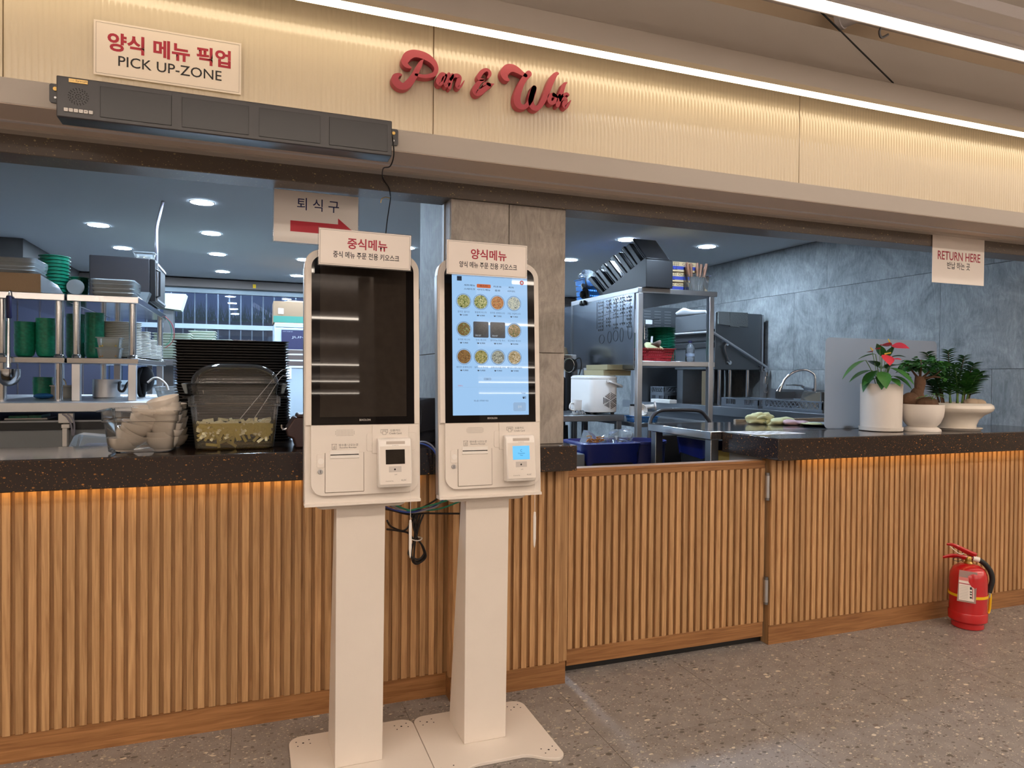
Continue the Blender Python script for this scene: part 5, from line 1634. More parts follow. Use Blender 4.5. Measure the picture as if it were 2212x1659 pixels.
green_stack(-0.943, 3.975, 1.3142, 11, 0.0140, 1.02, 'in the stack left of the first post', 2)
green_stack(-0.905, 4.40, 1.3142, 14, 0.0150, 1.1, 'in the dim rear stack of the left shelf', 3)
green_stack(-0.7525 - 0.005, 4.08, 1.3142, 13, 0.0152, 1.0, 'in the stack behind the second chrome post', 4)
green_stack(-1.035, 4.30, 1.1052, 5, 0.015, 1.05, 'in the low stack under the left shelf', 5)
# deeper rimmed bowls on the top shelf
gb2 = thing('green_noodle_bowl', 'x', 'bowl', (0, 0, 0), 'rimmed green noodle bowls on the top shelf')
obj('bowl', MB().lathe([(0.001, 0.0), (0.040, 0.0), (0.055, 0.010), (0.067, 0.035), (0.070, 0.056), (0.076, 0.058), (0.076, 0.0615), (0.069, 0.0605), (0.063, 0.036), (0.050, 0.014), (0.001, 0.008)], n=32), 'green', gb2)
f2 = True
for (x, y, n, s, where) in ((-1.012, 4.40, 11, 0.98, 'in the tall stack on the left top shelf'), (-0.918, 4.52, 6, 0.68, 'in the low stack beside the clear cup')):
    for i in range(n):
        mtx = Matrix.Translation((x + 0.0006 * i, y, 1.6178 + 0.0188 * i)) @ Matrix.Diagonal((s, s, 1, 1))
        lb = 'rimmed green bowl %s, %s' % (where, from_top(i, n))
        if f2:
            gb2.matrix_basis = mtx
            gb2['label'] = lb
            f2 = False
        else:
            dup(gb2, mtx, lb)
# white plates
pp_ = thing('dinner_plate', 'x', 'plate', (0, 0, 0), 'white plates on the lower shelf')
obj('plate', MB().lathe([(0.001, 0.0), (0.060, 0.0), (0.064, 0.003), (0.095, 0.011), (0.100, 0.0135), (0.0995, 0.0150), (0.092, 0.0135), (0.062, 0.006), (0.001, 0.0045)], n=40), 'plate', pp_)
pf = True
for (x, y, n, where) in ((-0.655, 4.17, 21, 'front stack of the lower shelf'), (-0.638, 4.40, 17, 'second stack back on the lower shelf'), (-0.632, 4.62, 13, 'third stack back on the lower shelf'), (-0.628, 4.84, 10, 'rear stack of the lower shelf')):
    for i in range(n):
        mtx = Matrix.Translation((x + 0.0015 * ((i * 7) % 3 - 1), y, 1.3142 + 0.0089 * i))
        lb = 'white plate in the %s, %s' % (where, from_top(i, n))
        if pf:
            pp_.matrix_basis = mtx
            pp_['label'] = lb
            pf = False
        else:
            dup(pp_, mtx, lb)
def food_box(name, label, x0, x1, y0, y1, z0, z1, fill, fm):
    r = thing(name, label, 'container', ((x0 + x1) / 2, (y0 + y1) / 2, z0))
    lo = lambda e, z: [(x, y, z) for x, y in rrect(x0 - e, x1 + e, y0 - e, y1 + e, 0.012, 3)]
    obj('box', MB().loops([lo(-0.008, z0), lo(-0.002, z1 - 0.006), lo(0.004, z1 - 0.005), lo(0.004, z1)], cap1=False), 'tub2', r)
    q = random.Random(len(label))
    b = MB()
    for k in range(60):
        b.sphere((q.uniform(x0 + 0.012, x1 - 0.012), q.uniform(y0 + 0.008, y1 - 0.008), z0 + q.uniform(0.004, fill)), q.uniform(0.004, 0.007), 6, 4)
    stuff(obj('filling', b, fm, r))
    return r
food_box('food_container', 'clear container of brown grains, lower one before the white plates', -0.716, -0.612, 3.88, 3.99, 1.3142, 1.365, 0.026, mat('brown_grain', (176, 138, 92), 0.8))
food_box('food_container', 'clear container of yellow cubes, upper one before the white plates', -0.716, -0.612, 3.88, 3.99, 1.3655, 1.417, 0.022, mat('yellow_cube', (206, 190, 116), 0.7))
# on top
sb = thing('steel_tray_box', 'steel box with a slanted side on top of the left shelf', 'box', (-1.05, 4.05, 1.6175))
obj('body', MB().frustum([(-1.13, 3.87, 1.6175), (-0.938, 3.87, 1.6175), (-0.905, 4.22, 1.6175), (-1.13, 4.22, 1.6175)], [(-1.13, 3.87, 1.708), (-0.948, 3.87, 1.708), (-0.938, 4.16, 1.690), (-1.13, 4.16, 1.690)]), 'mirror_steel', sb, bevel=0.002)
obj('reflection_face', MB().box(-1.13, -0.941, 3.8665, 3.8696, 1.6185, 1.707), mat('tan_reflection', (150, 124, 96), 0.4, 0.5, bump=(200, 0.1)), sb)  # brownish reflection on the steel front, put into this plate's colour
def foam_pack(label, x0, x1, y0, y1, z0, n, pitch):
    r = thing('foam_tray_pack', label, 'tray pack', ((x0 + x1) / 2, (y0 + y1) / 2, z0))
    lo = lambda e, z: [(x, y, z) for x, y in rrect(x0 - e, x1 + e, y0 - e, y1 + e, 0.02, 3)]
    for k in range(n):
        z = z0 + pitch * k
        obj('tray', MB().loops([lo(-0.014, z), lo(-0.001, z + pitch * 0.8), lo(0.001, z + pitch * 0.86), lo(-0.003, z + pitch * 0.98)]), 'foam', r)
    obj('film', MB().loops([lo(-0.012, z0 - 0.0 + 0.0005), lo(0.003, z0 + pitch * n * 0.75), lo(0.003, z0 + pitch * n + 0.002), lo(-0.03, z0 + pitch * n + 0.006)], cap0=False), 'film', r)
    return r
foam_pack('film wrapped white foam trays on the steel box at the left edge', -1.16, -0.974, 3.90, 4.14, 1.7092, 4, 0.0185)
foam_pack('film wrapped white foam trays in front of the black microwave', -0.738, -0.553, 3.88, 4.14, 1.6178, 4, 0.0205)
r = thing('tub_stack', 'clear plastic tray wedged behind the foam trays by the microwave', 'tray', (-0.55, 4.1, 1.6178))
obj('tray', MB().frustum([(-0.62, 4.15, 1.6178), (-0.535, 4.15, 1.6178), (-0.535, 4.23, 1.6178), (-0.62, 4.23, 1.6178)], [(-0.63, 4.145, 1.672), (-0.515, 4.145, 1.672), (-0.515, 4.235, 1.672), (-0.63, 4.235, 1.672)]), 'tub2', r)
cp = thing('plastic_cup', 'clear plastic cup lying on its side at the edge of the shelf', 'cup', (-0.802, 3.92, 1.65))
obj('cup', MB(TR(-0.802, 3.885, 1.6555, math.radians(-98), 0, math.radians(12))).lathe([(0.0375, 0.0), (0.036, 0.004), (0.028, 0.085), (0.001, 0.086), (0.001, 0.084), (0.027, 0.083), (0.035, 0.004)], n=28), 'tub2', cp)
# microwave
mw = thing('microwave', 'black microwave seen from its side on top of the right shelf', 'microwave', (-0.66, 4.5, 1.6178))
obj('body', MB().box(-0.815, -0.528, 4.25, 4.70, 1.630, 1.868), 'black_sat', mw, bevel=0.004)
for x in (-0.79, -0.55):
    for y in (4.28, 4.66):
        obj('foot', MB().cyl((x, y, 1.6178), 0.012, 0.0122, n=12), 'rubber', mw)
dr = obj('door', MB().box(-0.5275, -0.500, 4.252, 4.70, 1.634, 1.862), 'black', mw, bevel=0.003)
obj('handle', MB().tube([(-0.500, 4.285, 1.66), (-0.482, 4.275, 1.665), (-0.482, 4.275, 1.80), (-0.500, 4.285, 1.81)], 0.006, 8), 'black', dr)
obj('frame', MB().box(-0.4998, -0.494, 4.30, 4.69, 1.645, 1.655).box(-0.4998, -0.494, 4.30, 4.69, 1.84, 1.85).box(-0.4998, -0.494, 4.30, 4.31, 1.655, 1.84), 'steel', dr)
food_box('food_container', 'small clear container on top of the black microwave', -0.612, -0.510, 4.27, 4.36, 1.8685, 1.905, 0.014, mat('pale_filling', (206, 196, 170), 0.8))
tag(obj('drain_hose', MB().tube([(-0.545, 5.0, 2.348), (-0.560, 5.0, 2.28), (-0.575, 4.95, 2.17), (-0.565, 4.85, 2.06), (-0.553, 4.75, 1.98), (-0.553, 4.74, 1.72)], 0.0095, 10, 6), 'cable_gr'), 'white hose curving down from the kitchen ceiling behind the microwave', 'hose')
rc = thing('wire_pair', 'thin red and green wires looping from the right steel shelf', 'wires', (-0.47, 4.9, 1.4))
obj('wire', MB().tube([(-0.522, 4.9, 1.60), (-0.485, 4.9, 1.56), (-0.468, 4.9, 1.50), (-0.478, 4.9, 1.44), (-0.52, 4.9, 1.40)], 0.0022, 6, 5), 'red_p', rc)
obj('wire', MB().tube([(-0.522, 4.9, 1.60), (-0.495, 4.9, 1.56), (-0.483, 4.9, 1.50), (-0.495, 4.9, 1.44), (-0.52, 4.9, 1.42)], 0.0022, 6, 5), 'cable_g', rc)
# under the shelves
r = thing('white_tub', 'round white tub with clips in front of the lower left shelf', 'tub', (-0.94, 4.28, 1.105))
obj('body', MB().cyl((-0.945, 4.28, 1.105), 0.050, 0.062, n=28), mat('off_white_tub', (170, 168, 160), 0.6), r)
obj('lid', MB().cyl((-0.945, 4.28, 1.1672), 0.056, 0.006, n=28), 'white2', r)
obj('clip', MB().tube([(-0.965, 4.25, 1.173), (-0.955, 4.25, 1.20), (-0.94, 4.25, 1.21), (-0.925, 4.25, 1.195), (-0.92, 4.25, 1.173)], 0.004, 6, 4), 'white2', r)
r = tag(obj('blue_cloth', MB().sphere((-1.0, 4.16, 1.120), 0.05, 14, 8, (0.9, 0.7, 0.3)), 'blue_p'), 'folded blue cloth on the pass counter under the left shelf', 'cloth')
r = thing('steel_pot', 'steel pot with a black handle under the right steel shelf', 'pot', (-0.72, 4.25, 1.105))
obj('body', MB().lathe([(0.001, 1.105), (0.062, 1.105), (0.066, 1.110), (0.066, 1.205), (0.063, 1.205), (0.063, 1.113), (0.001, 1.110)], (-0.742, 4.30, 0), 30), 'steel', r)
obj('handle', MB().tube([(-0.672, 4.28, 1.19), (-0.668, 4.22, 1.185), (-0.665, 4.20, 1.15), (-0.645, 4.20, 1.145), (-0.63, 4.22, 1.185), (-0.628, 4.28, 1.19)], 0.007, 8, 4), 'black', r)
r = thing('black_bag', 'black cloth bag hanging under the right steel shelf', 'bag', (-0.60, 4.5, 1.2))
obj('body', MB().sphere((-0.585, 4.5, 1.205), 0.06, 18, 12, (0.9, 0.6, 1.25)), 'shirt_b', r)
obj('strap', MB().tube([(-0.60, 4.47, 1.27), (-0.615, 4.46, 1.2), (-0.60, 4.45, 1.12), (-0.585, 4.46, 1.115), (-0.58, 4.46, 1.18)], 0.012, 8, 5), 'shirt_b', r)
r = gn_tub('clear_crate', 'low clear crate under the rear of the right steel shelf', -0.50, -0.36, 4.25, 4.5, 1.105, 1.165, M['tub2'], 0.008, 0.008, 0.02)
tag(obj('tub_hose', MB().tube([(-0.53, 4.2, 1.19), (-0.50, 4.2, 1.215), (-0.47, 4.2, 1.21), (-0.44, 4.2, 1.18), (-0.43, 4.2, 1.15)], 0.006, 8, 5), 'white2'), 'white hose arching over the clear crate', 'hose')
tx0 = thing('lid_stack', 'small stack of clear lids beside the black trays', 'lids', (-0.31, 4.3, 1.105))
for k in range(5):
    obj('lid', MB().box(-0.345, -0.285, 4.25, 4.40, 1.105 + 0.011 * k, 1.113 + 0.011 * k), 'tub2', tx0, bevel=0.003)
# on the under shelf
r = thing('green_tray_set', 'green trays with white rims on the under shelf at the left', 'trays', (-1.0, 3.86, 1.02))
obj('tray', MB().box(-1.075, -0.905, 3.83, 4.0, 1.0205, 1.0265), 'white2', r)
obj('tray', MB().box(-1.06, -0.985, 3.835, 3.99, 1.0267, 1.038).box(-0.982, -0.93, 3.835, 3.99, 1.0267, 1.040), 'green', r)
r = thing('socket_box', 'white wall socket with cables on the front of the pass counter', 'socket', (-0.81, 3.74, 1.04))
obj('box', MB().box(-0.838, -0.778, 3.725, 3.7545, 1.008, 1.054), 'white2', r, bevel=0.003)
obj('plug', MB().box(-0.823, -0.790, 3.71, 3.7545, 0.985, 1.003).box(-0.820, -0.80, 3.715, 3.7545, 0.90, 0.985), 'white', r, bevel=0.003)
obj('cord', MB().tube([(-0.82, 3.722, 1.05), (-0.80, 3.715, 1.035), (-0.785, 3.72, 1.0), (-0.782, 3.73, 0.95)], 0.004, 6, 5), 'cable_gr', r)
obj('cord', MB().tube([(-0.80, 3.722, 1.05), (-0.78, 3.715, 1.03), (-0.772, 3.72, 1.0), (-0.776, 3.73, 0.95)], 0.004, 6, 5), 'cable_gr', r)
r = thing('napkin_bag', 'clear bag with blue contents behind the worktop edge left of the bowls', 'bag', (-0.57, 3.15, 0.9))
obj('stand', MB().box(-0.68, -0.42, 3.0, 3.3, 0.0, 0.925), mat('dark_stand', (60, 60, 62), 0.6), r)
obj('pouch', MB().frustum([(-0.665, 3.02, 0.9252), (-0.45, 3.02, 0.9252), (-0.45, 3.25, 0.9252), (-0.665, 3.25, 0.9252)], [(-0.64, 3.08, 1.006), (-0.46, 3.08, 0.985), (-0.46, 3.2, 0.985), (-0.64, 3.2, 1.006)]), 'film', r, bevel=0.01)
obj('contents', MB().box(-0.63, -0.47, 3.06, 3.2, 0.926, 0.962), 'navy', r, bevel=0.015)

# far back left: carton on a fridge with a poster, lidded boxes, stacked baskets
fr = thing('fridge', 'white upright fridge with a navy poster at the back of the kitchen', 'fridge', (0.5, 7.5, 0))
obj('body', MB().box(0.20, 0.85, 7.2, 7.85, 0.0, 1.742), 'fridge', fr, bevel=0.01)
obj('top_panel', MB().box(0.21, 0.84, 7.185, 7.1998, 1.70, 1.735), 'fridge', fr)
obj('door', MB().box(0.21, 0.84, 7.175, 7.1998, 0.1, 1.692), 'fridge', fr, bevel=0.006)
obj('poster', MB().box(0.265, 0.62, 7.168, 7.1745, 1.40, 1.672), 'poster', fr)
text('lettering', 'JUNI', mat('poster_grey', (176, 180, 196), 0.6), fr, 0.36, 0.50, 1.585, 1.612, TR(0, 7.1676, 0))
text('lettering', '(주)주니 / 02-384-2207', M['poster_grey'], fr, 0.275, 0.37, 1.650, 1.660, TR(0, 7.1676, 0))
obj('notice', MB().box(0.30, 0.62, 7.164, 7.1678, 1.30, 1.48).box(0.27, 0.36, 7.166, 7.1745, 1.19, 1.38), 'paper_w', fr)
obj('notice_print', MB().box(0.315, 0.60, 7.162, 7.1639, 1.44, 1.475).box(0.315, 0.60, 7.162, 7.1639, 1.38, 1.425).box(0.315, 0.60, 7.162, 7.1639, 1.32, 1.365), mat('brown_print', (92, 76, 70), 0.7), fr)
cr = thing('carton', 'brown carton with a green band on top of the white fridge', 'carton', (0.5, 7.4, 1.743))
obj('box', MB().box(0.19, 0.80, 7.22, 7.6, 1.7425, 1.955), 'card_d', cr, bevel=0.003)
obj('band', MB().box(0.19, 0.80, 7.2175, 7.2199, 1.748, 1.81), 'card_g', cr)
obj('label', MB().box(0.235, 0.285, 7.2165, 7.2199, 1.83, 1.885), 'paper_w', cr)
obj('flap', MB().frustum([(0.30, 7.25, 1.9555), (0.80, 7.25, 1.9555), (0.80, 7.5, 1.9555), (0.30, 7.5, 1.9555)], [(0.33, 7.27, 1.972), (0.80, 7.27, 1.966), (0.80, 7.4, 1.958), (0.33, 7.4, 1.958)]), 'card_d', cr)
bt = thing('back_table', 'steel work table at the back of the kitchen holding white baskets', 'table', (-0.4, 6.4, 0))
obj('top', MB().box(-0.9, 0.05, 6.0, 7.0, 1.30, 1.345), 'steel_d', bt, bevel=0.003)
for x in (-0.86, 0.02):
    for y in (6.05, 6.95):
        obj('leg', MB().box(x - 0.02, x + 0.02, y - 0.02, y + 0.02, 0.0, 1.2998), 'steel_d', bt)
def basket_stack(x, y, n, w, d, z0, where):
    for i in range(n):
        z = z0 + 0.021 * i
        b = MB()
        lo = lambda e, zz: [(px, py, zz) for px, py in rrect(x - w / 2 - e, x + w / 2 + e, y - d / 2 - e, y + d / 2 + e, 0.02, 3)]
        b.loops([lo(-0.012, z), lo(0.0, z + 0.015), lo(0.006, z + 0.015), lo(0.006, z + 0.019), lo(-0.005, z + 0.019)])
        tag(obj('mesh_basket', b, mat('basket_white', (196, 204, 188), 0.6) if 'basket_white' not in bpy.data.materials else bpy.data.materials['basket_white']), 'shallow white basket in the %s, %s' % (where, from_top(i, n)), 'basket', 'white baskets on the back table')
basket_stack(-0.60, 6.2, 10, 0.26, 0.3, 1.3455, 'left stack on the back table')
basket_stack(-0.40, 6.55, 12, 0.20, 0.3, 1.3455, 'tall right stack on the back table')
basket_stack(-0.23, 6.2, 8, 0.14, 0.3, 1.3455, 'low middle stack on the back table')
r = thing('paper_bag', 'pale folded paper pack standing behind the right steel shelf', 'paper', (-0.66, 6.7, 1.9))
obj('pack', MB().frustum([(-0.78, 6.6, 1.80), (-0.58, 6.6, 1.78), (-0.58, 6.8, 1.78), (-0.78, 6.8, 1.80)], [(-0.80, 6.6, 1.92), (-0.54, 6.6, 1.92), (-0.54, 6.8, 1.92), (-0.80, 6.8, 1.92)]), mat('pale_paper', (200, 206, 190), 0.8), r)
obj('post', MB().box(-0.72, -0.64, 6.65, 6.75, 0.0, 1.7795), 'steel_d', r)
tag(obj('warning_sticker', MB().box(0.0, 0.035, 8.843, 8.8495, 2.255, 2.30), 'yellow'), 'small yellow sticker on the cornice over the back window', 'sticker')
r = thing('back_shelf', 'dark tiled shelf wall seen under the left steel shelf', 'shelf', (-1.5, 6.5, 0))
obj('back_board', MB().box(-2.6, -1.15, 6.55, 6.6, 0.0, 1.845), mat('grey_blue_tile', (66, 70, 90), 0.4), r)
for k in range(9):
    obj('joint', MB().box(-2.5 + 0.15 * k, -2.495 + 0.15 * k, 6.546, 6.5499, 0.0, 1.845), 'steel_d', r)

# ---------------------------------------------------------------- kitchen, right: rack with a marker board side
rk_ = thing('steel_rack', 'tall steel rack whose left side panel carries marker notes', 'rack', (2.9, 4.8, 0))
RX0, RX1, RY0, RY1 = 2.553, 3.229, 4.30, 5.40
obj('top_shelf', MB().box(RX0, RX1, RY0, RY1, 1.843, 1.880), 'steel', rk_, bevel=0.003)
obj('middle_shelf', MB().box(RX0 + 0.01, RX1 - 0.01, RY0 + 0.006, RY1 - 0.01, 1.322, 1.359), 'steel', rk_, bevel=0.003)
obj('lower_shelf', MB().box(RX0 + 0.01, RX1 - 0.01, RY0 + 0.006, RY1 - 0.01, 0.885, 0.915), 'steel_d', rk_, bevel=0.003)
for x in (RX0 + 0.026, RX1 - 0.046):
    for y in (RY0 + 0.022, RY1 - 0.03):
        obj('post', MB().box(x - 0.020, x + 0.020, y - 0.020, y + 0.020, 0.0, 1.8428), 'steel', rk_, bevel=0.003)
sp = obj('side_panel', MB().box(RX0 - 0.003, RX0 + 0.003, RY0 + 0.045, RY1 + 0.30, 1.30, 1.8425), steel('board_steel', (168, 176, 186), 0.22, 0.4), rk_)
obj('panel_strip', MB().box(RX0 - 0.006, RX0 - 0.0031, RY1 - 0.05, RY1 - 0.01, 1.25, 1.8425), 'steel_d', sp)
# marker notes: columns of scribbled Korean, ruled lines and five ovals
mk = MB()
q = random.Random(23)
xm = RX0 - 0.0042
def stroke(pts, r=0.0016):
    mk.tube([(xm, y, z) for y, z in pts], r, 4)
colsY = [4.86, 4.73, 4.62, 4.52, 4.42]
for k in range(6):
    y = 4.915 - 0.103 * k
    stroke([(y, 1.83), (y - 0.003, 1.62 - 0.02 * (k % 2))], 0.0012)
for k, z in enumerate((1.795, 1.735, 1.69)):
    stroke([(4.90, z - 0.03), (4.65, z - 0.004), (4.385, z + 0.004)], 0.0012)
for ci, yc in enumerate(colsY):
    for row in range(9 - ci % 2):
        z = 1.825 - 0.027 * row
        if q.random() < 0.15:
            continue
        for ch in range(3):
            y = yc + 0.030 - 0.028 * ch
            t = q.randrange(4)
            if t == 0:
                stroke([(y, z), (y - 0.012, z), (y - 0.012, z - 0.008), (y, z - 0.010)])
            elif t == 1:
                stroke([(y, z), (y - 0.006, z + 0.006), (y - 0.012, z - 0.004)])
                stroke([(y - 0.016, z + 0.006), (y - 0.016, z - 0.010)])
            elif t == 2:
                stroke([(y + 0.005 * math.cos(a) - 0.006, z + 0.005 * math.sin(a)) for a in [PI * i / 4 for i in range(9)]])
                stroke([(y, z - 0.009), (y - 0.016, z - 0.008)])
            else:
                stroke([(y, z + 0.004), (y - 0.010, z + 0.004), (y - 0.012, z - 0.010)])
                stroke([(y - 0.002, z - 0.003), (y - 0.014, z - 0.003)])
for yc, zc, a, b in ((4.83, 1.535, 0.042, 0.034), (4.705, 1.545, 0.030, 0.045), (4.61, 1.55, 0.038, 0.040), (4.52, 1.553, 0.024, 0.052), (4.40, 1.575, 0.030, 0.060)):
    stroke([(yc + a * math.cos(2 * PI * i / 20), zc + b * math.sin(2 * PI * i / 20)) for i in range(21)], 0.0013)
obj('marker_writing', mk, 'ink_blk', sp)
# slotted black holder on top: wedge stand with leaning dividers
kh = thing('plate_holder', 'black slotted holder with leaning dividers on top of the steel rack', 'holder', (2.66, 4.7, 1.8805))
obj('stand', MB().prism([(4.270, 1.8805), (5.06, 1.8805), (4.98, 1.895), (4.865, 1.925), (4.29, 2.088), (4.270, 2.074)], 'X', 2.60, 2.82), 'black', kh, bevel=0.003)
# five double compartments leaning to the back, each a pair of boxes with a bright edge between
for i in range(5):
    by, bz = 4.301 + 0.141 * i, 2.076 - 0.0414 * i
    ty_, tz_ = 4.4845 + 0.156 * i, 2.2436 - 0.0405 * i
    d = Vector((ty_ - by, tz_ - bz))
    for k, (o0, o1, f0, f1) in enumerate(((-0.030, -0.008, 0.0, 1.04), (0.034, 0.094, -0.02, 0.99), (0.100, 0.118, -0.1, 0.8))):
        if i == 4 and k == 2:
            continue
        if i == 0 and k == 0:
            o0, o1 = -0.028, -0.006
        elif k == 0:
            o0 = -0.052
        q0, q1 = Vector((by, bz)) + d * f0, Vector((by, bz)) + d * f1
        sdir = Vector((0.96, -0.28))
        if k == 2:
            continue
        poly = [tuple(q0 + sdir * o0), tuple(q0 + sdir * o1), tuple(q1 + sdir * o1), tuple(q1 + sdir * o0)]
        obj('compartment', MB().prism(poly, 'X', 2.603, 2.80), 'black', kh, bevel=0.008)
    q0, q1 = Vector((by, bz)), Vector((by, bz)) + d
    obj('light_edge', MB().prism([(q0.x - 0.007, q0.y), (q0.x - 0.001, q0.y), (q1.x - 0.001, q1.y), (q1.x - 0.007, q1.y)], 'X', 2.6015, 2.605), 'chrome', kh)
# boxes of glasses
def glass_box(x0, x1, y0, y1, z0, z1, label, rot=0.0):
    r = thing('glass_carton', label, 'carton', ((x0 + x1) / 2, (y0 + y1) / 2, z0), 'blue banded glassware cartons')
    obj('box', MB().box(x0, x1, y0, y1, z0, z1), 'card', r, bevel=0.0015)
    h = z1 - z0
    obj('band', MB().box(x0 - 0.0006, x1 + 0.0006, y0 - 0.0006, y1 + 0.0006, z0 + h * 0.22, z0 + h * 0.56), 'blue_band', r)
    w = x1 - x0
    cxx = x0 + w * 0.42
    cm = MB()
    yy = y0 - 0.0012
    for pts in ([(-0.036, 0.92), (0.036, 0.92)], [(-0.036, 0.92), (-0.033, 0.60), (-0.012, 0.40), (-0.010, 0.26), (-0.024, 0.20)], [(0.036, 0.92), (0.033, 0.60), (0.012, 0.40), (0.010, 0.26), (0.024, 0.20)], [(-0.035, 0.72), (0.035, 0.72)], [(-0.02, 0.90), (-0.016, 0.5)], [(0.0, 0.90), (0.0, 0.46)], [(0.02, 0.90), (0.016, 0.5)], [(-0.024, 0.20), (0.024, 0.20)]):
        cm.tube([(cxx + a, yy, z0 + b * h) for a, b in pts], 0.0012, 4)
    obj('goblet_print', cm, 'ink_blk', r)
    text('lettering', 'Ocean', 'ink_blk', r, x0 + w * 0.62, x0 + w * 0.92, z0 + h * 0.64, z0 + h * 0.90, TR(0, yy, 0))
    return r
glass_box(2.775, 3.06, 4.42, 4.62, 1.8805, 1.9515, 'blue banded goblet carton at the bottom of the pile on the rack')
glass_box(2.79, 3.065, 4.41, 4.61, 1.952, 2.026, 'blue banded goblet carton in the middle of the pile on the rack')
glass_box(2.78, 3.115, 4.40, 4.60, 2.0265, 2.100, 'blue banded goblet carton topmost of the pile on the rack')
glass_box(2.72, 2.775, 4.45, 4.7, 1.8805, 1.945, 'narrow carton end peeking out left of the goblet pile, lower one')
glass_box(2.735, 2.772, 4.43, 4.7, 1.9455, 2.005, 'narrow carton end peeking out left of the goblet pile, upper one')
# clear box of knives with brown handles
kb = thing('cutlery_box', 'clear plastic box of knives and forks on the corner of the rack', 'cutlery box', (3.09, 4.38, 1.8805))
lo = lambda e, z: [(x, y, z) for x, y in rrect(3.005 - e, 3.165 + e, 4.315 - e, 4.41 + e, 0.012, 3)]
obj('box', MB().loops([lo(-0.004, 1.8805), lo(0.004, 1.992), lo(0.014, 1.994), lo(0.015, 2.000)], cap1=False), 'tub', kb)
for k, (x, y, dx, dy_) in enumerate(((3.04, 4.35, -0.055, -0.01), (3.06, 4.37, -0.02, 0.0), (3.08, 4.34, -0.005, 0.0), (3.11, 4.37, 0.03, 0.01), (3.12, 4.35, 0.045, 0.0), (3.13, 4.38, 0.06, 0.01), (3.05, 4.385, -0.035, 0.02))):
    r = thing('table_knife', 'brown handled knife standing in the clear box on the rack, %s from the left' % nth((1, 2, 4, 5, 6, 7, 3)[k]), 'knife', (x, y, 1.883), 'knives in the clear box')
    p0 = Vector((x, y, 1.884))
    p1 = p0 + Vector((dx, dy_, 0.205))
    m_ = p0.lerp(p1, 0.52)
    obj('blade', MB().tube([tuple(p0), tuple(p0.lerp(p1, 0.25)), tuple(m_)], [0.003, 0.010, 0.006], 8, 3, 0.25), 'steel', r)
    obj('handle', MB().tube([tuple(m_), tuple(p0.lerp(p1, 0.8)), tuple(p1)], [0.008, 0.011, 0.010], 10, 3), 'wood_h', r)
# on the middle shelf
def basket(name, label, x0, x1, y0, y1, z0, z1, m, flare=0.018):
    r = thing(name, label, 'basket', ((x0 + x1) / 2, (y0 + y1) / 2, z0))
    lo = lambda e, z: [(x, y, z) for x, y in rrect(x0 - e, x1 + e, y0 - e, y1 + e, 0.016, 3)]
    obj('floor', MB().loops([lo(-flare, z0), lo(-flare, z0 + 0.004)]), m, r)
    n = 4
    for k in range(n):
        e0 = -flare + flare * k / n
        h = (z1 - z0)
        obj('band', MB().loops([lo(e0, z0 + h * k / n), lo(e0 + flare / n * 0.7, z0 + h * (k + 0.72) / n), lo(e0 + flare / n * 0.7 - 0.003, z0 + h * (k + 0.72) / n), lo(e0 - 0.003, z0 + h * k / n)], closed=True), m, r)
    nx = int((x1 - x0) / 0.018)
    b = MB()
    for k in range(nx + 1):
        x = x0 + 0.008 + (x1 - x0 - 0.016) * k / nx
        b.frustum([(x - 0.002, y0 + flare - 0.001, z0), (x + 0.002, y0 + flare - 0.001, z0), (x + 0.002, y0 + flare + 0.002, z0), (x - 0.002, y0 + flare + 0.002, z0)], [(x - 0.002, y0, z1), (x + 0.002, y0, z1), (x + 0.002, y0 + 0.003, z1), (x - 0.002, y0 + 0.003, z1)])
    obj('rib_row', b, m, r)
    obj('rim', MB().loops([lo(0.0, z1 - 0.004), lo(0.010, z1 - 0.004), lo(0.010, z1), lo(0.0, z1)], closed=True), m, r)
    return r
basket('red_basket', 'red plastic basket of rags on the middle shelf of the rack', 2.605, 2.885, 4.325, 4.50, 1.3595, 1.452, 'red_p')
def rag(name, label, pts, m, cat_='cloth', r=0.02, flat=2.2):
    return tag(obj(name, MB().tube(pts, r, 10, 5, flat), m, ang=80), label, cat_)
rag('rag', 'pale green folded rag heaped over the red basket', [(2.66, 4.36, 1.452), (2.70, 4.40, 1.466), (2.76, 4.38, 1.462), (2.84, 4.42, 1.452)], 'cream_cloth', r=[0.006, 0.017, 0.014, 0.006])
rag('rag', 'brown folded rag on top of the red basket', [(2.72, 4.40, 1.470), (2.765, 4.36, 1.484), (2.79, 4.40, 1.488), (2.81, 4.44, 1.470)], mat('taupe_rag', (122, 106, 96), 0.9), r=[0.006, 0.013, 0.013, 0.006])
tag(obj('tag_card', MB().frustum([(2.742, 4.44, 1.462), (2.764, 4.44, 1.462), (2.764, 4.442, 1.462), (2.742, 4.442, 1.462)], [(2.752, 4.44, 1.545), (2.768, 4.44, 1.545), (2.768, 4.442, 1.545), (2.752, 4.442, 1.545)]), 'paper_w'), 'white card standing in the red basket', 'card')
gp = thing('green_plate', 'x', 'plate', (0, 0, 0), 'green plates on the rack')
obj('plate', MB().lathe([(0.001, 0.0), (0.070, 0.0), (0.074, 0.003), (0.104, 0.016), (0.110, 0.019), (0.1095, 0.0215), (0.101, 0.019), (0.070, 0.006), (0.001, 0.005)], n=40), 'green', gp)
gq = random.Random(4)
NG = 21
for i in range(NG):
    mtx = Matrix.Translation((2.975 + gq.uniform(-0.003, 0.003), 4.66 + gq.uniform(-0.003, 0.003), 1.3595 + 0.0122 * i))
    lb = 'green plate in the tall stack behind the red basket, %s' % from_top(i, NG)
    if i == 0:
        gp.matrix_basis = mtx
        gp['label'] = lb
    else:
        dup(gp, mtx, lb)
gcup = thing('green_cup', 'x', 'cup', (0, 0, 0), 'dark green cups beside the rack post')
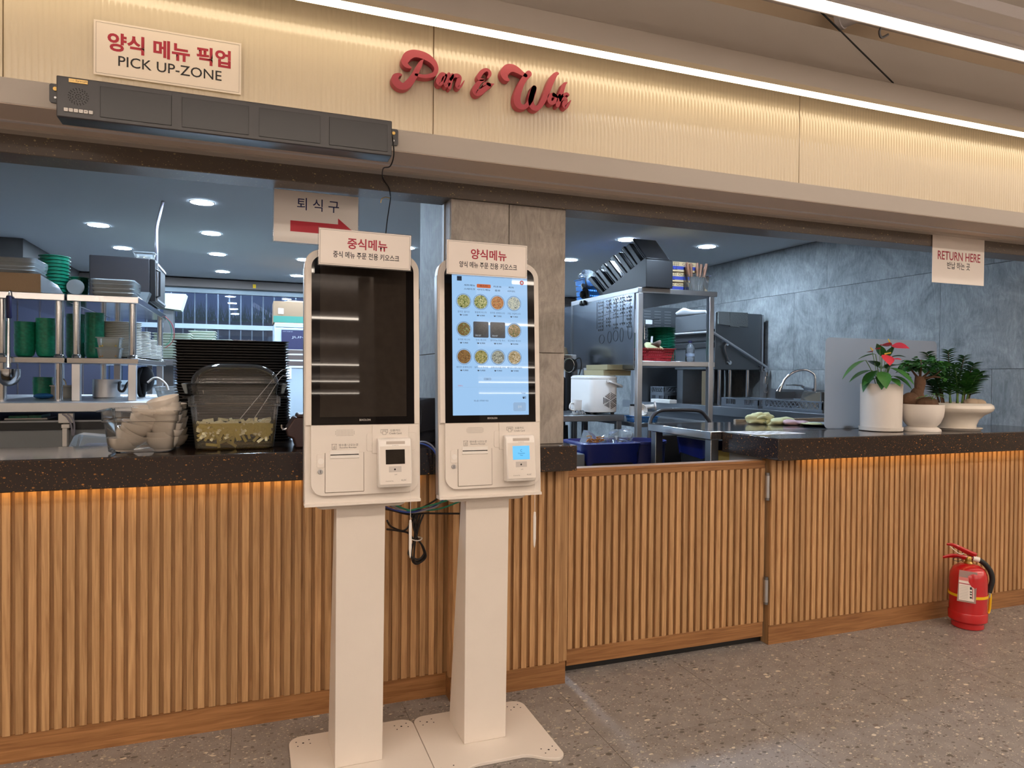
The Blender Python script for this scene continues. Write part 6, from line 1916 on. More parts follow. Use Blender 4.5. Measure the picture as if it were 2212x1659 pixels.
obj('cup', MB().lathe([(0.001, 0.0), (0.045, 0.0), (0.052, 0.01), (0.066, 0.075), (0.063, 0.075), (0.049, 0.012), (0.001, 0.006)], n=30), 'green_d', gcup)
for i in range(8):
    mtx = Matrix.Translation((2.72, 4.62, 1.3595 + 0.020 * i))
    lb = 'dark green cup in the stack by the left rack post, %s' % from_top(i, 8)
    if i == 0:
        gcup.matrix_basis = mtx
        gcup['label'] = lb
    else:
        dup(gcup, mtx, lb)
wb = thing('water_bottle', 'clear water bottle with a blue cap on the rack shelf', 'bottle', (3.043, 4.37, 1.3595))
obj('bottle', MB().lathe([(0.001, 0.0), (0.030, 0.0), (0.0335, 0.005), (0.0335, 0.030), (0.031, 0.034), (0.0335, 0.038), (0.0335, 0.062), (0.031, 0.066), (0.0335, 0.070), (0.0335, 0.095), (0.026, 0.118), (0.013, 0.132), (0.0125, 0.140)], (3.043, 4.37, 1.3595), 26), clear('bottle_plastic', (232, 238, 244), 0.16, (214, 222, 232), 0.08), wb)
obj('cap', MB().cyl((3.043, 4.37, 1.4995), 0.0145, 0.016, n=20), 'navy', wb)
obj('label', MB().lathe([(0.0340, 0.040), (0.0340, 0.060)], (3.043, 4.37, 1.3595), 26) if False else MB().lathe([(0.0337, 0.040), (0.0341, 0.040), (0.0341, 0.060), (0.0337, 0.060)], (3.043, 4.37, 1.3595), 26, closed=True), mat('bottle_label', (150, 164, 184), 0.5), wb)
# on the lower shelf: blue basket with cups and a mallet
basket('blue_basket', 'flat blue basket holding white cups at the foot of the rack', 2.60, 2.765, 4.35, 4.55, 0.9155, 0.958, 'blue_p', 0.008)
r = thing('white_cup', 'white plastic scoop lying in the flat blue basket', 'scoop', (2.63, 4.42, 0.96))
obj('bowl', MB(TR(2.64, 4.40, 0.998, math.radians(70), 0, 0)).lathe([(0.001, 0.0), (0.034, 0.002), (0.042, 0.03), (0.046, 0.03), (0.038, -0.004), (0.001, -0.006)], n=24), 'white2', r)
r = thing('pestle', 'white pestle lying across the flat blue basket', 'pestle', (2.74, 4.45, 1.0))
obj('shaft', MB().tube([(2.65, 4.48, 1.012), (2.72, 4.45, 1.022), (2.782, 4.42, 1.031)], [0.022, 0.018, 0.017], 14, 4), 'white2', r)
obj('head', MB().tube([(2.776, 4.423, 1.030), (2.786, 4.418, 1.0315)], 0.034, 20), 'white2', r)
food_box('food_container', 'clear container of parcels in the flat blue basket', 2.675, 2.75, 4.36, 4.45, 0.9205, 0.990, 0.05, mat('parcel_fill', (170, 156, 128), 0.7))
r = thing('tool_tub', 'black topped white tub behind the white scoop', 'tub', (2.63, 4.5, 0.96))
obj('tub', MB().cyl((2.645, 4.49, 0.9205), 0.035, 0.108, n=20), 'white2', r)
obj('cap', MB().cyl((2.645, 4.49, 1.0287), 0.030, 0.012, n=20), 'black', r)

# ---------------------------------------------------------------- ice maker counter
ic = thing('steel_table', 'steel work table carrying the white ice maker', 'table', (2.1, 4.8, 0))
obj('top', MB().box(1.45, 2.54, 4.45, 5.05, 0.922, 0.9665), 'steel_d', ic, bevel=0.003)
obj('shelf', MB().box(1.47, 2.52, 4.48, 5.03, 0.28, 0.31), 'steel_d', ic)
for x in (1.48, 2.505):
    for y in (4.48, 5.02):
        obj('leg', MB().box(x - 0.02, x + 0.02, y - 0.02, y + 0.02, 0.0, 0.9218), 'steel_d', ic, bevel=0.002)
im = thing('ice_maker', 'white rounded ice maker with a carry handle and hexagon vent', 'ice maker', (2.42, 4.66, 0.967))
def iml(e, z, rad=0.035):
    return [(x, y, z) for x, y in rrect(2.290 - e, 2.520 + e, 4.505 - e, 4.86 + e, rad, 5)]
obj('body', MB().loops([iml(-0.012, 0.979), iml(-0.002, 0.984), iml(0.0, 1.0), iml(0.0, 1.222), iml(-0.001, 1.224)]), 'white2', im)
obj('lid', MB().loops([iml(-0.002, 1.2255), iml(0.001, 1.228), iml(0.0, 1.240), iml(-0.012, 1.250), iml(-0.03, 1.252)]), 'white2', im)
for x in (2.32, 2.49):
    for y in (4.54, 4.82):
        obj('foot', MB().cyl((x, y, 0.967), 0.014, 0.0125, n=12), 'rubber', im)
hx = obj('handle', MB().tube([(2.435, 4.498, 1.212), (2.46, 4.490, 1.202), (2.535, 4.49, 1.178), (2.545, 4.51, 1.172), (2.545, 4.60, 1.17)], [0.008, 0.009, 0.009, 0.009, 0.008], 10, 4, 0.6), 'white2', im)
obj('pivot', MB().cyl((2.433, 4.493, 1.213), 0.014, 0.012, 'Y', 18), 'white2', hx)
vt = MB()
hc = (2.452, 1.068)
hr = 0.062
for sct in range(6):
    a0 = PI / 2 + sct * PI / 3
    for row in range(1, 6):
        rr = hr * row / 5.3
        sh = 0.16 if row > 0 else 0
        p = (hc[0] + rr * math.cos(a0 + 0.10), hc[1] + rr * math.sin(a0 + 0.10))
        q2 = (hc[0] + rr * math.cos(a0 + PI / 3 - 0.10), hc[1] + rr * math.sin(a0 + PI / 3 - 0.10))
        if sct % 2 == 0:
            # bars parallel to the other edge of the sector
            f = row / 5.3
            b0 = Vector((math.cos(a0), math.sin(a0))) * hr * f
            e = Vector((math.cos(a0 + PI / 3), math.sin(a0 + PI / 3))) * hr
            p = (hc[0] + b0.x + e.x * 0.06, hc[1] + b0.y + e.y * 0.06)
            q2 = (hc[0] + b0.x + e.x * (1 - f) * 0.92, hc[1] + b0.y + e.y * (1 - f) * 0.92)
        vt.tube([(p[0], 4.5035, p[1]), (q2[0], 4.5035, q2[1])], 0.0024, 4)
obj('vent_slots', vt, 'dark', im)
for k, (x0, x1, y0, z, lb) in enumerate(((2.405, 2.63, 4.52, 1.2525, 'flat tan carton lid lying on the ice maker, lower one'), (2.425, 2.65, 4.50, 1.293, 'flat tan carton lid lying on the ice maker, upper one'))):
    tag(obj('flat_carton', MB().prism([(x0, z), (x1, z), (x1 + 0.004, z + 0.039), (x0 - 0.004, z + 0.039)], 'Y', y0, 4.84), mat('olive_carton_%s' % nth(k + 1), (158, 146, 112), 0.8), bevel=0.002), lb, 'carton')
r = thing('mug', 'pale blue mug beside the ice maker', 'mug', (2.215, 4.60, 0.967))
obj('cup', MB().lathe([(0.001, 0.0), (0.028, 0.0), (0.034, 0.012), (0.037, 0.105), (0.034, 0.105), (0.031, 0.014), (0.001, 0.008)], (2.215, 4.57, 0.967), 26), 'white2', r)
obj('handle', MB().tube([(2.182, 4.56, 1.05), (2.155, 4.55, 1.045), (2.15, 4.55, 1.01), (2.183, 4.56, 0.995)], 0.006, 8, 4), 'white2', r)
r = thing('spoon_pile', 'loose steel spoons lying before the mug', 'spoons', (2.20, 4.49, 0.967))
for k in range(5):
    a = 0.6 + 0.45 * k
    obj('spoon', MB().tube([(2.19, 4.49, 0.973 + 0.004 * k), (2.20 + 0.03 * math.cos(a), 4.49 + 0.02 * math.sin(a), 1.0), (2.21 + 0.05 * math.cos(a), 4.49 + 0.03 * math.sin(a), 0.972 + 0.004 * k)], [0.004, 0.003, 0.008], 7, 4), 'chrome', r)
r = thing('black_handset', 'black handset hanging on a post behind the ice maker', 'handset', (2.30, 5.1, 1.2))  # round black handset on a post, with ring and cord
obj('post', MB().box(2.365, 2.405, 5.06, 5.10, 0.967, 1.30), 'black', r)
obj('head', MB().cyl((2.385, 5.03, 1.33), 0.055, 0.05, 'Y', 24), 'black', r)
obj('ring', MB().tube([(2.36 + 0.048 * math.cos(a), 5.024, 1.33 + 0.055 * math.sin(a)) for a in [2 * PI * i / 20 for i in range(21)]], 0.004, 6), 'chrome', r)
obj('cord', MB().tube([(2.42, 5.05, 1.37), (2.46, 5.03, 1.39), (2.475, 5.03, 1.33), (2.455, 5.04, 1.24)], 0.005, 6, 5), 'black', r)
tag(obj('paper_roll', MB().box(2.38, 2.47, 5.11, 5.2, 1.355, 1.42), 'paper_w', bevel=0.006), 'white roll box above the black handset', 'box')
r = thing('steel_jug', 'small steel jug behind the flat cartons', 'jug', (2.52, 4.95, 0.967))
obj('jug', MB().lathe([(0.001, 0.967), (0.035, 0.967), (0.038, 1.31), (0.035, 1.31), (0.032, 0.97), (0.001, 0.97)], (2.49, 4.95, 0), 24), 'steel', r)
# low tiled wall behind
struct(obj('wall_partition', MB().box(1.20, 2.545, 5.72, 5.78, 0.0, 1.84), steel('dark_partition', (126, 132, 140), 0.35)))
r = thing('wall_ledge', 'narrow steel ledge on the partition behind the ice maker', 'ledge', (2.0, 5.65, 1.34))
obj('ledge', MB().box(1.5, 2.545, 5.60, 5.7195, 1.335, 1.350), 'steel', r)
obj('joint', MB().box(2.05, 2.09, 5.705, 5.7195, 0.0, 1.84), 'steel_d', r)
# person working behind the ice maker, mostly hidden by the pillar
def person(x, y, face):
    r = thing('person', 'person in a beige cap and black shirt bending behind the pillar', 'person', (x, y, 0))
    V, Ed_, Rd = [], [], []
    def vtx(p, rad):
        V.append(p)
        Rd.append(rad)
        return len(V) - 1
    def link(a, b):
        Ed_.append((a, b))
    pel = vtx((x, y, 0.80), (0.145, 0.105))
    sp1 = vtx((x, y - 0.02, 0.95), (0.135, 0.10))
    sp2 = vtx((x, y - 0.07, 1.09), (0.165, 0.11))
    nk = vtx((x, y - 0.13, 1.22), (0.075, 0.07))
    n2 = vtx((x, y - 0.16, 1.275), (0.052, 0.052))
    hd_ = vtx((x, y - 0.185, 1.35), (0.078, 0.092))
    h2 = vtx((x, y - 0.19, 1.42), (0.074, 0.088))
    for a, b in ((pel, sp1), (sp1, sp2), (sp2, nk), (nk, n2), (n2, hd_), (hd_, h2)):
        link(a, b)
    for s in (-1, 1):
        sh = vtx((x + s * 0.175, y - 0.11, 1.165), (0.060, 0.060))
        el = vtx((x + s * 0.215, y - 0.20, 0.97), (0.043, 0.043))
        wr_ = vtx((x + s * 0.15, y - 0.40, 1.015), (0.028, 0.028))
        pm = vtx((x + s * 0.13, y - 0.46, 1.01), (0.034, 0.018))
        link(sp2, sh)
        link(sh, el)
        link(el, wr_)
        link(wr_, pm)
        for f_ in range(4):
            k1_ = vtx((x + s * (0.150 - 0.018 * f_), y - 0.505, 1.008), (0.0095, 0.0095))
            k2_ = vtx((x + s * (0.150 - 0.018 * f_), y - (0.535 + (0.006 if f_ in (1, 2) else 0)), 0.993), (0.0085, 0.0085))
            link(pm, k1_)
            link(k1_, k2_)
        th_ = vtx((x + s * 0.095, y - 0.455, 1.0), (0.010, 0.010))
        th2 = vtx((x + s * 0.085, y - 0.485, 0.99), (0.009, 0.009))
        link(pm, th_)
        link(th_, th2)
        hp = vtx((x + s * 0.085, y, 0.75), (0.092, 0.092))
        kn = vtx((x + s * 0.095, y - 0.03, 0.43), (0.060, 0.060))
        an = vtx((x + s * 0.095, y + 0.02, 0.075), (0.040, 0.040))
        to = vtx((x + s * 0.10, y - 0.13, 0.030), (0.036, 0.026))
        link(pel, hp)
        link(hp, kn)
        link(kn, an)
        link(an, to)
    me = bpy.data.meshes.new('body')
    me.from_pydata(V, Ed_, [])
    o = bpy.data.objects.new('body', me)
    COL.objects.link(o)
    setpar(o, r)
    sk = o.modifiers.new('skin', 'SKIN')
    sk.use_smooth_shade = True
    ly = me.skin_vertices[0].data if me.skin_vertices else None
    if ly is None:
        bm = bmesh.new()
        bm.from_mesh(me)
        bm.verts.layers.skin.verify()
        bm.to_mesh(me)
        bm.free()
        ly = me.skin_vertices[0].data
    for i, q_ in enumerate(Rd):
        ly[i].radius = q_
    ly[pel].use_root = True
    sb_ = o.modifiers.new('sub', 'SUBSURF')
    sb_.levels = 1
    sb_.render_levels = 1
    me.materials.append(M['skin'])
    # clothes follow the body
    tor = lambda e: [[(x + (rx + e) * math.cos(a), yy + (ry + e) * math.sin(a), z) for a in [2 * PI * i / 24 for i in range(24)]] for z, yy, rx, ry in ((0.72, y, 0.165, 0.13), (0.85, y - 0.005, 0.155, 0.122), (0.97, y - 0.03, 0.160, 0.120), (1.09, y - 0.07, 0.185, 0.125), (1.17, y - 0.105, 0.185, 0.115), (1.225, y - 0.13, 0.10, 0.085), (1.245, y - 0.14, 0.07, 0.068))]
    obj('shirt', MB().loops(tor(0.006)), 'shirt_b', r)
    for s in (-1, 1):
        obj('sleeve', MB().tube([(x + s * 0.15, y - 0.10, 1.175), (x + s * 0.185, y - 0.12, 1.14), (x + s * 0.222, y - 0.20, 0.975), (x + s * 0.19, y - 0.30, 0.99)], [0.07, 0.072, 0.056, 0.048], 16, 4), 'shirt_b', r)
        obj('trouser_leg', MB().tube([(x + s * 0.08, y, 0.82), (x + s * 0.09, y - 0.01, 0.6), (x + s * 0.096, y - 0.03, 0.42), (x + s * 0.096, y + 0.015, 0.09)], [0.11, 0.105, 0.075, 0.062], 18, 4), 'shirt_b', r)
        obj('shoe', MB().sphere((x + s * 0.10, y - 0.06, 0.042), 0.055, 16, 10, (0.9, 2.2, 0.72)), 'rubber', r)
        obj('ear', MB().sphere((x + s * 0.083, y - 0.18, 1.375), 0.02, 10, 8, (0.4, 0.7, 1.2)), 'skin', r)
        obj('eye', MB().sphere((x + s * 0.032, y - 0.278, 1.385), 0.008, 10, 8, (1.3, 0.5, 0.8)), 'ink_blk', r)
    obj('nose', MB().frustum([(x - 0.012, y - 0.270, 1.352), (x + 0.012, y - 0.270, 1.352), (x + 0.010, y - 0.268, 1.36), (x - 0.010, y - 0.268, 1.36)], [(x - 0.006, y - 0.297, 1.355), (x + 0.006, y - 0.297, 1.355), (x + 0.004, y - 0.276, 1.395), (x - 0.004, y - 0.276, 1.395)]), 'skin', r, bevel=0.003)
    obj('mouth', MB().sphere((x, y - 0.272, 1.328), 0.018, 10, 6, (1, 0.3, 0.28)), mat('lip', (160, 92, 84), 0.5), r)
    obj('hair', MB().sphere((x, y - 0.172, 1.385), 0.096, 20, 14, (0.9, 0.98, 0.86)), 'ink_blk', r)
    obj('cap', MB().lathe([(0.088, 1.408), (0.094, 1.412), (0.095, 1.44), (0.082, 1.475), (0.045, 1.495), (0.001, 1.500)], (x, y - 0.185, 0), 28, 1.0, 1.12), 'cap_c', r)
    obj('visor', MB().prism([(x - 0.075, y - 0.24), (x - 0.06, y - 0.34), (x, y - 0.362), (x + 0.06, y - 0.34), (x + 0.075, y - 0.24)], 'Z', 1.408, 1.414), 'cap_c', r)
person(2.345, 5.42, 0)

# bins between gate and table
r = thing('waste_bin', 'bin lined with a blue bag, full of clear packets, behind the gate', 'bin', (1.98, 3.75, 0))
lo = lambda e, z: [(x, y, z) for x, y in rrect(1.80 - e, 2.16 + e, 3.60 - e, 3.92 + e, 0.05, 5)]
obj('bin', MB().loops([lo(-0.03, 0.0), lo(0.0, 0.80), lo(-0.006, 0.80), lo(-0.034, 0.02)]), 'black', r)
obj('liner', MB().loops([[(p[0] + 0.012 * math.sin(9 * i), p[1], p[2] - 0.045 * abs(math.sin(i * 0.9))) for i, p in enumerate(lo(0.006, 0.76))], lo(0.012, 0.80), lo(0.02, 0.852), lo(-0.01, 0.858), lo(-0.03, 0.80)], cap0=False, cap1=True), 'blue_bag', r)
q = random.Random(9)
def crumple(c, s, m, nm, label=None):
    b = MB()
    b.sphere(c, s, 14, 10, (1.2, 0.8, 0.75))
    for v in b.bm.verts:
        n_ = noise.noise(Vector(v.co) * 28)
        v.co += (Vector(v.co) - Vector(c)) * (0.45 * n_)
    o = obj(nm, b, m, ang=20)
    return tag(o, label, 'packet') if label else o
crumple((2.10, 3.72, 0.882), 0.062, 'film', 'clear_packet', 'crumpled clear packet at the right of the blue lined bin')
crumple((2.0, 3.70, 0.866), 0.045, 'film', 'clear_packet', 'crumpled clear packet in the middle of the blue lined bin')
r = thing('noodle_packet', 'torn packet of brown noodles in the blue lined bin', 'packet', (1.90, 3.7, 0.85))
obj('wrap', MB().frustum([(1.84, 3.66, 0.848), (1.95, 3.66, 0.846), (1.95, 3.76, 0.846), (1.84, 3.76, 0.848)], [(1.862, 3.69, 0.925), (1.90, 3.69, 0.905), (1.90, 3.75, 0.905), (1.862, 3.75, 0.925)]), 'film', r, bevel=0.004)
nb = MB()
for k in range(26):
    p = Vector((q.uniform(1.855, 1.935), q.uniform(3.655, 3.672), q.uniform(0.853, 0.885)))
    nb.tube([tuple(p), tuple(p + Vector((q.uniform(-0.02, 0.02), 0.0, q.uniform(-0.01, 0.012)))), tuple(p + Vector((q.uniform(-0.03, 0.03), 0.0, q.uniform(-0.01, 0.01))))], 0.003, 5, 3)
stuff(obj('noodles', nb, mat('brown_noodle', (166, 112, 52), 0.6), r))
tag(obj('low_board', MB().box(1.40, 1.80, 3.98, 4.02, 0.83, 0.866), mat('tan_board', (150, 132, 110), 0.7)), 'tan board edge behind the blue lined bin', 'board')
bpy.data.objects['low_board']
obj_ = thing('pallet_stack', 'stack of grey crates left of the blue lined bin', 'crates', (1.68, 3.7, 0))
for k in range(9):
    obj('crate', MB().box(1.45, 1.775, 3.55, 3.86, 0.09 * k, 0.09 * k + 0.084), 'grey_rack', obj_, bevel=0.006)

# ---------------------------------------------------------------- steel table joined to the right worktop
stt = thing('steel_table', 'steel table joining the left end of the right stone worktop', 'table', (3.0, 3.2, 0))
obj('top', MB().box(2.150, 4.22, 2.903, 3.49, 0.934, 0.975), 'mirror_steel', stt, bevel=0.003)
for x in (2.185, 3.6):
    for y in (2.94, 3.45):
        obj('leg', MB().box(x - 0.024, x + 0.024, y - 0.024, y + 0.024, 0.0, 0.9338), 'steel_d', stt, bevel=0.003)
obj('back_strip', MB().box(2.75, 4.2, 3.47, 3.489, 0.9755, 0.992), mat('beige_strip', (170, 152, 134), 0.6), stt)
r = thing('waste_bin', 'bin lined with a bright blue bag under the steel table', 'bin', (2.47, 3.28, 0))
lo = lambda e, z: [(x, y, z) for x, y in rrect(2.30 - e, 2.62 + e, 3.12 - e, 3.42 + e, 0.06, 5)]
obj('bin', MB().loops([lo(-0.03, 0.0), lo(0.0, 0.84), lo(-0.006, 0.84), lo(-0.034, 0.02)]), 'black', r)
obj('liner', MB().loops([[(p[0], p[1], p[2] - 0.03 * abs(math.sin(i * 0.9))) for i, p in enumerate(lo(0.006, 0.83))], lo(0.014, 0.87), lo(0.018, 0.905), lo(-0.02, 0.900)], cap0=False), 'blue_bag', r)
r = thing('yellow_carton', 'tan yellow carton with a black label under the steel table', 'carton', (2.32, 3.0, 0))
obj('box', MB().box(2.335, 2.46, 2.98, 3.09, 0.0, 0.858), 'yellow_card', r, bevel=0.002)
obj('label', MB().box(2.345, 2.39, 2.9785, 2.9799, 0.765, 0.825), 'ink_blk', r)
obj('label_print', MB().box(2.350, 2.384, 2.9778, 2.9784, 0.808, 0.812).box(2.350, 2.37, 2.9778, 2.9784, 0.795, 0.799).box(2.365, 2.383, 2.9778, 2.9784, 0.775, 0.788), 'yellow_card', r)
r = thing('blue_bucket', 'dark blue bucket with a steel rod behind the table leg', 'bucket', (2.24, 3.75, 0))
obj('bucket', MB().lathe([(0.001, 0.0), (0.12, 0.0), (0.15, 0.83), (0.158, 0.835), (0.158, 0.85), (0.144, 0.85), (0.115, 0.01), (0.001, 0.01)], (2.29, 3.80, 0), 32), mat('navy_bucket', (40, 48, 110), 0.4), r)
obj('rod', MB().tube([(2.22, 3.55, 0.80), (2.30, 3.57, 0.70), (2.36, 3.6, 0.6)], 0.009, 8), 'chrome', r)
# chair with a bent tube back, its seat below the table
ch = thing('tube_chair', 'chair with a black bent tube backrest behind the steel table', 'chair', (2.72, 3.9, 0))
obj('back_tube', MB().tube([(2.455, 3.98, 0.47), (2.47, 4.0, 0.75), (2.49, 4.02, 0.93), (2.52, 4.03, 0.985), (2.58, 4.035, 1.018), (2.68, 4.035, 1.022), (2.80, 4.035, 1.020), (2.90, 4.035, 1.010), (2.95, 4.03, 0.965), (2.97, 4.02, 0.92), (2.985, 4.0, 0.75), (3.0, 3.98, 0.47)], 0.0135, 12, 5), 'black_sat', ch)
obj('seat', MB().prism(rrect(2.46, 2.99, 3.56, 3.97, 0.05, 5), 'Z', 0.44, 0.485), 'black', ch, bevel=0.008)
for x in (2.475, 2.975):
    for y in (3.59, 3.95):
        obj('leg', MB().tube([(x, y, 0.0), (x, y, 0.44)], 0.012, 10), 'black_sat', ch)
obj('back_pad', MB().box(2.50, 2.95, 4.0, 4.028, 0.62, 0.86), 'black', ch, bevel=0.01)
# cloth gloves and a printed sheet on the table
gl_ = thing('work_gloves', 'pale yellow cloth gloves lying crumpled on the steel table', 'gloves', (2.80, 3.22, 0.9755))
def blob(c, s, sc, m, nm, par, f=9.0, amp=0.5):
    b = MB()
    b.sphere(c, s, 26, 16, sc)
    for v in b.bm.verts:
        d_ = Vector(v.co) - Vector(c)
        n_ = noise.noise(Vector(v.co) * f + Vector((3, 1, 7)))
        n2_ = noise.noise(Vector(v.co) * f * 2.7)
        v.co += d_ * (amp * n_ + amp * 0.6 * n2_)
        v.co.z = max(v.co.z, 0.9762)
    return obj(nm, b, m, par, ang=70)
blob((2.79, 3.30, 1.000), 0.075, (1.1, 0.6, 0.55), 'cream_cloth', 'glove', gl_, 14, 0.6)
blob((2.88, 3.25, 0.988), 0.085, (1.2, 0.6, 0.28), 'cream_cloth', 'glove', gl_, 14, 0.6)
blob((2.95, 3.18, 0.985), 0.075, (1.1, 0.7, 0.25), 'pink_cloth', 'cuff', gl_, 12, 0.5)
blob((3.0, 3.14, 0.982), 0.07, (1.2, 0.5, 0.15), 'cream_cloth', 'glove', gl_, 16, 0.6)
obj('fold', MB().tube([(2.74, 3.28, 1.005), (2.77, 3.25, 1.022), (2.81, 3.25, 1.005), (2.78, 3.24, 0.99)], [0.006, 0.012, 0.012, 0.006], 8, 5), 'cream_cloth', gl_)
tag(obj('red_clip', MB().sphere((2.95, 3.27, 0.992), 0.014, 10, 8, (1, 1, 1)), 'red_p'), 'small red clip beside the cloth gloves', 'clip')
ps = thing('printed_sheet', 'white printed sheet lying on the corner of the stone worktop', 'paper', (2.35, 2.8, 0.9745))
obj('sheet', MB().prism([(2.225, 2.895), (2.50, 2.86), (2.56, 2.70), (2.255, 2.685)], 'Z', 0.9745, 0.9752), 'paper_w', ps)
pb = MB()
for k in range(3):
    for j in range(4):
        pb.box(2.29 + 0.055 * j, 2.325 + 0.055 * j, 2.72 + 0.05 * k, 2.745 + 0.05 * k, 0.9753, 0.9755)
obj('print', pb, 'ink_grey', ps)
dw = thing('steel_plate', 'shallow steel dish behind the frosted screen', 'dish', (3.02, 3.05, 0.9755))
obj('dish', MB().lathe([(0.001, 0.9757), (0.10, 0.9757), (0.145, 0.985), (0.148, 0.987), (0.10, 0.979), (0.001, 0.978)], (3.06, 3.12, 0), 36), 'chrome', dw)

# ---------------------------------------------------------------- frosted screen and plants
fm = bpy.data.materials.new('frosted_acrylic')
fm.use_nodes = True
nt = fm.node_tree
nt.nodes.remove(nt.nodes['Principled BSDF'])
tb = nt.nodes.new('ShaderNodeBsdfTranslucent')
tb.inputs[0].default_value = lin((214, 214, 216))
db = nt.nodes.new('ShaderNodeBsdfDiffuse')
db.inputs[0].default_value = lin((160, 160, 162))
tp = nt.nodes.new('ShaderNodeBsdfTransparent')
tp.inputs[0].default_value = lin((235, 240, 242))
m1 = nt.nodes.new('ShaderNodeMixShader')
m1.inputs[0].default_value = 0.5
nt.links.new(tb.outputs[0], m1.inputs[1])
nt.links.new(db.outputs[0], m1.inputs[2])
m2 = nt.nodes.new('ShaderNodeMixShader')
m2.inputs[0].default_value = 0.12
nt.links.new(m1.outputs[0], m2.inputs[1])
nt.links.new(tp.outputs[0], m2.inputs[2])
nt.links.new(m2.outputs[0], nt.nodes['Material Output'].inputs[0])
fs = thing('frosted_screen', 'frosted acrylic screen standing behind the three potted plants', 'screen', (3.3, 2.91, 0.9755))
obj('panel', MB().prism(rrect(2.885, 3.712, 0.976, 1.468, 0.028, 6), 'Y', 2.9075, 2.9115), fm, fs, bevel=0.001)
for x in (3.05, 3.55):
    obj('foot', MB().box(x - 0.03, x + 0.03, 2.9116, 2.97, 0.9755, 0.990), 'tub2', fs)

LF = {}
def leaf_mesh(name, m, outline, curl=0.15, fold=0.2, n=7):
    """one leaf along +x, length 1: outline gives half width at each step"""
    mb = MB()
    rows = []
    k = len(outline)
    for i, w in enumerate(outline):
        t = i / (k - 1)
        z = -curl * t * t
        rows.append([(t, -w, z + fold * w), (t, -w * 0.5, z + fold * w * 0.35), (t, 0, z), (t, w * 0.5, z + fold * w * 0.35), (t, w, z + fold * w)])
    v = [p for r_ in rows for p in r_]
    f = []
    for i in range(k - 1):
        for j in range(4):
            a = i * 5 + j
            f.append((a, a + 1, a + 6, a + 5))
    mb._add(v, f)
    me_o = obj(name, mb, m, ang=80)
    me = me_o.data
    bpy.data.objects.remove(me_o)
    LF[name] = me
    return me
def leaf(meshname, parent, p, d, size, roll=0.0, name='leaf', up=(0, 0, 1)):
    """place a leaf at p pointing along d"""
    x = Vector(d).normalized()
    u = Vector(up)
    y = u.cross(x)
    if y.length < 1e-4:
        y = Vector((0, 1, 0))
    y.normalize()
    z = x.cross(y)
    Rm = Matrix((x, y, z)).transposed().to_4x4() @ Matrix.Rotation(roll, 4, 'X')
    o = bpy.data.objects.new(name, LF[meshname])
    COL.objects.link(o)
    setpar(o, parent)
    o.matrix_basis = Matrix.Translation(p) @ Rm @ Matrix.Scale(size, 4)
    pm = wm(parent)
    return o
leaf_mesh('heart_leaf', M['leaf'], [0.02, 0.22, 0.30, 0.31, 0.28, 0.21, 0.12, 0.01], 0.22, 0.25)
leaf_mesh('heart_leaf_pale', M['leaf_l'], [0.02, 0.20, 0.27, 0.27, 0.24, 0.18, 0.10, 0.01], 0.25, 0.25)
leaf_mesh('heart_leaf_dark', M['leaf_d'], [0.02, 0.22, 0.30, 0.31, 0.28, 0.21, 0.12, 0.01], 0.3, 0.3)
leaf_mesh('spathe', M['spathe'], [0.05, 0.36, 0.46, 0.46, 0.40, 0.29, 0.15, 0.01], 0.12, 0.12)
leaf_mesh('small_leaf', M['leaf_d'], [0.02, 0.20, 0.30, 0.34, 0.32, 0.22, 0.02], 0.15, 0.3)
leaf_mesh('small_leaf_pale', M['leaf'], [0.02, 0.20, 0.30, 0.34, 0.32, 0.22, 0.02], 0.15, 0.3)
leaf_mesh('zz_leaf', M['leaf_d'], [0.03, 0.22, 0.31, 0.33, 0.28, 0.17, 0.01], 0.2, 0.25)
leaf_mesh('zz_leaf_pale', M['leaf'], [0.03, 0.22, 0.31, 0.33, 0.28, 0.17, 0.01], 0.2, 0.25)
leaf_mesh('long_leaf', M['leaf_l'], [0.02, 0.10, 0.14, 0.15, 0.12, 0.07, 0.01], 0.3, 0.3)

# anthurium in the tall cylinder pot
ax_, ay_ = 3.105, 2.745
an_ = thing('potted_anthurium', 'pink flowered anthurium in a tall white cylinder pot', 'plant', (ax_, ay_, ZT + 0.0005))
obj('saucer', MB().lathe([(0.001, 0.0), (0.098, 0.0), (0.104, 0.003), (0.106, 0.022), (0.103, 0.022), (0.100, 0.006), (0.001, 0.006)], (ax_, ay_, ZT + 0.0008), 44), 'pot_w', an_)
obj('pot', MB().lathe([(0.001, 0.0), (0.097, 0.0), (0.099, 0.002), (0.101, 0.238), (0.0995, 0.240), (0.096, 0.238), (0.095, 0.20), (0.001, 0.19)], (ax_, ay_, ZT + 0.0075), 48), 'pot_w', an_)
obj('soil', MB().cyl((ax_, ay_, ZT + 0.19), 0.0945, 0.022, n=32), 'soil', an_)
vr = Vector((0.66, -0.75, 0))      # to the right in the picture
vf = Vector((-0.75, -0.66, 0))     # towards the viewer
def AP(r_, f_, z):
    p = vr * r_ + vf * f_
    return (ax_ + p.x, ay_ + p.y, z)
zt = ZT + 0.235
def stalk(par, a, b, rad=0.0022, m='stem', bend=0.02, nm='stem'):
    a, b = Vector(a), Vector(b)
    mid = a.lerp(b, 0.5) + Vector((0, 0, bend))
    return obj(nm, MB().tube([tuple(a), tuple(mid), tuple(b)], rad, 6, 4), m, par)
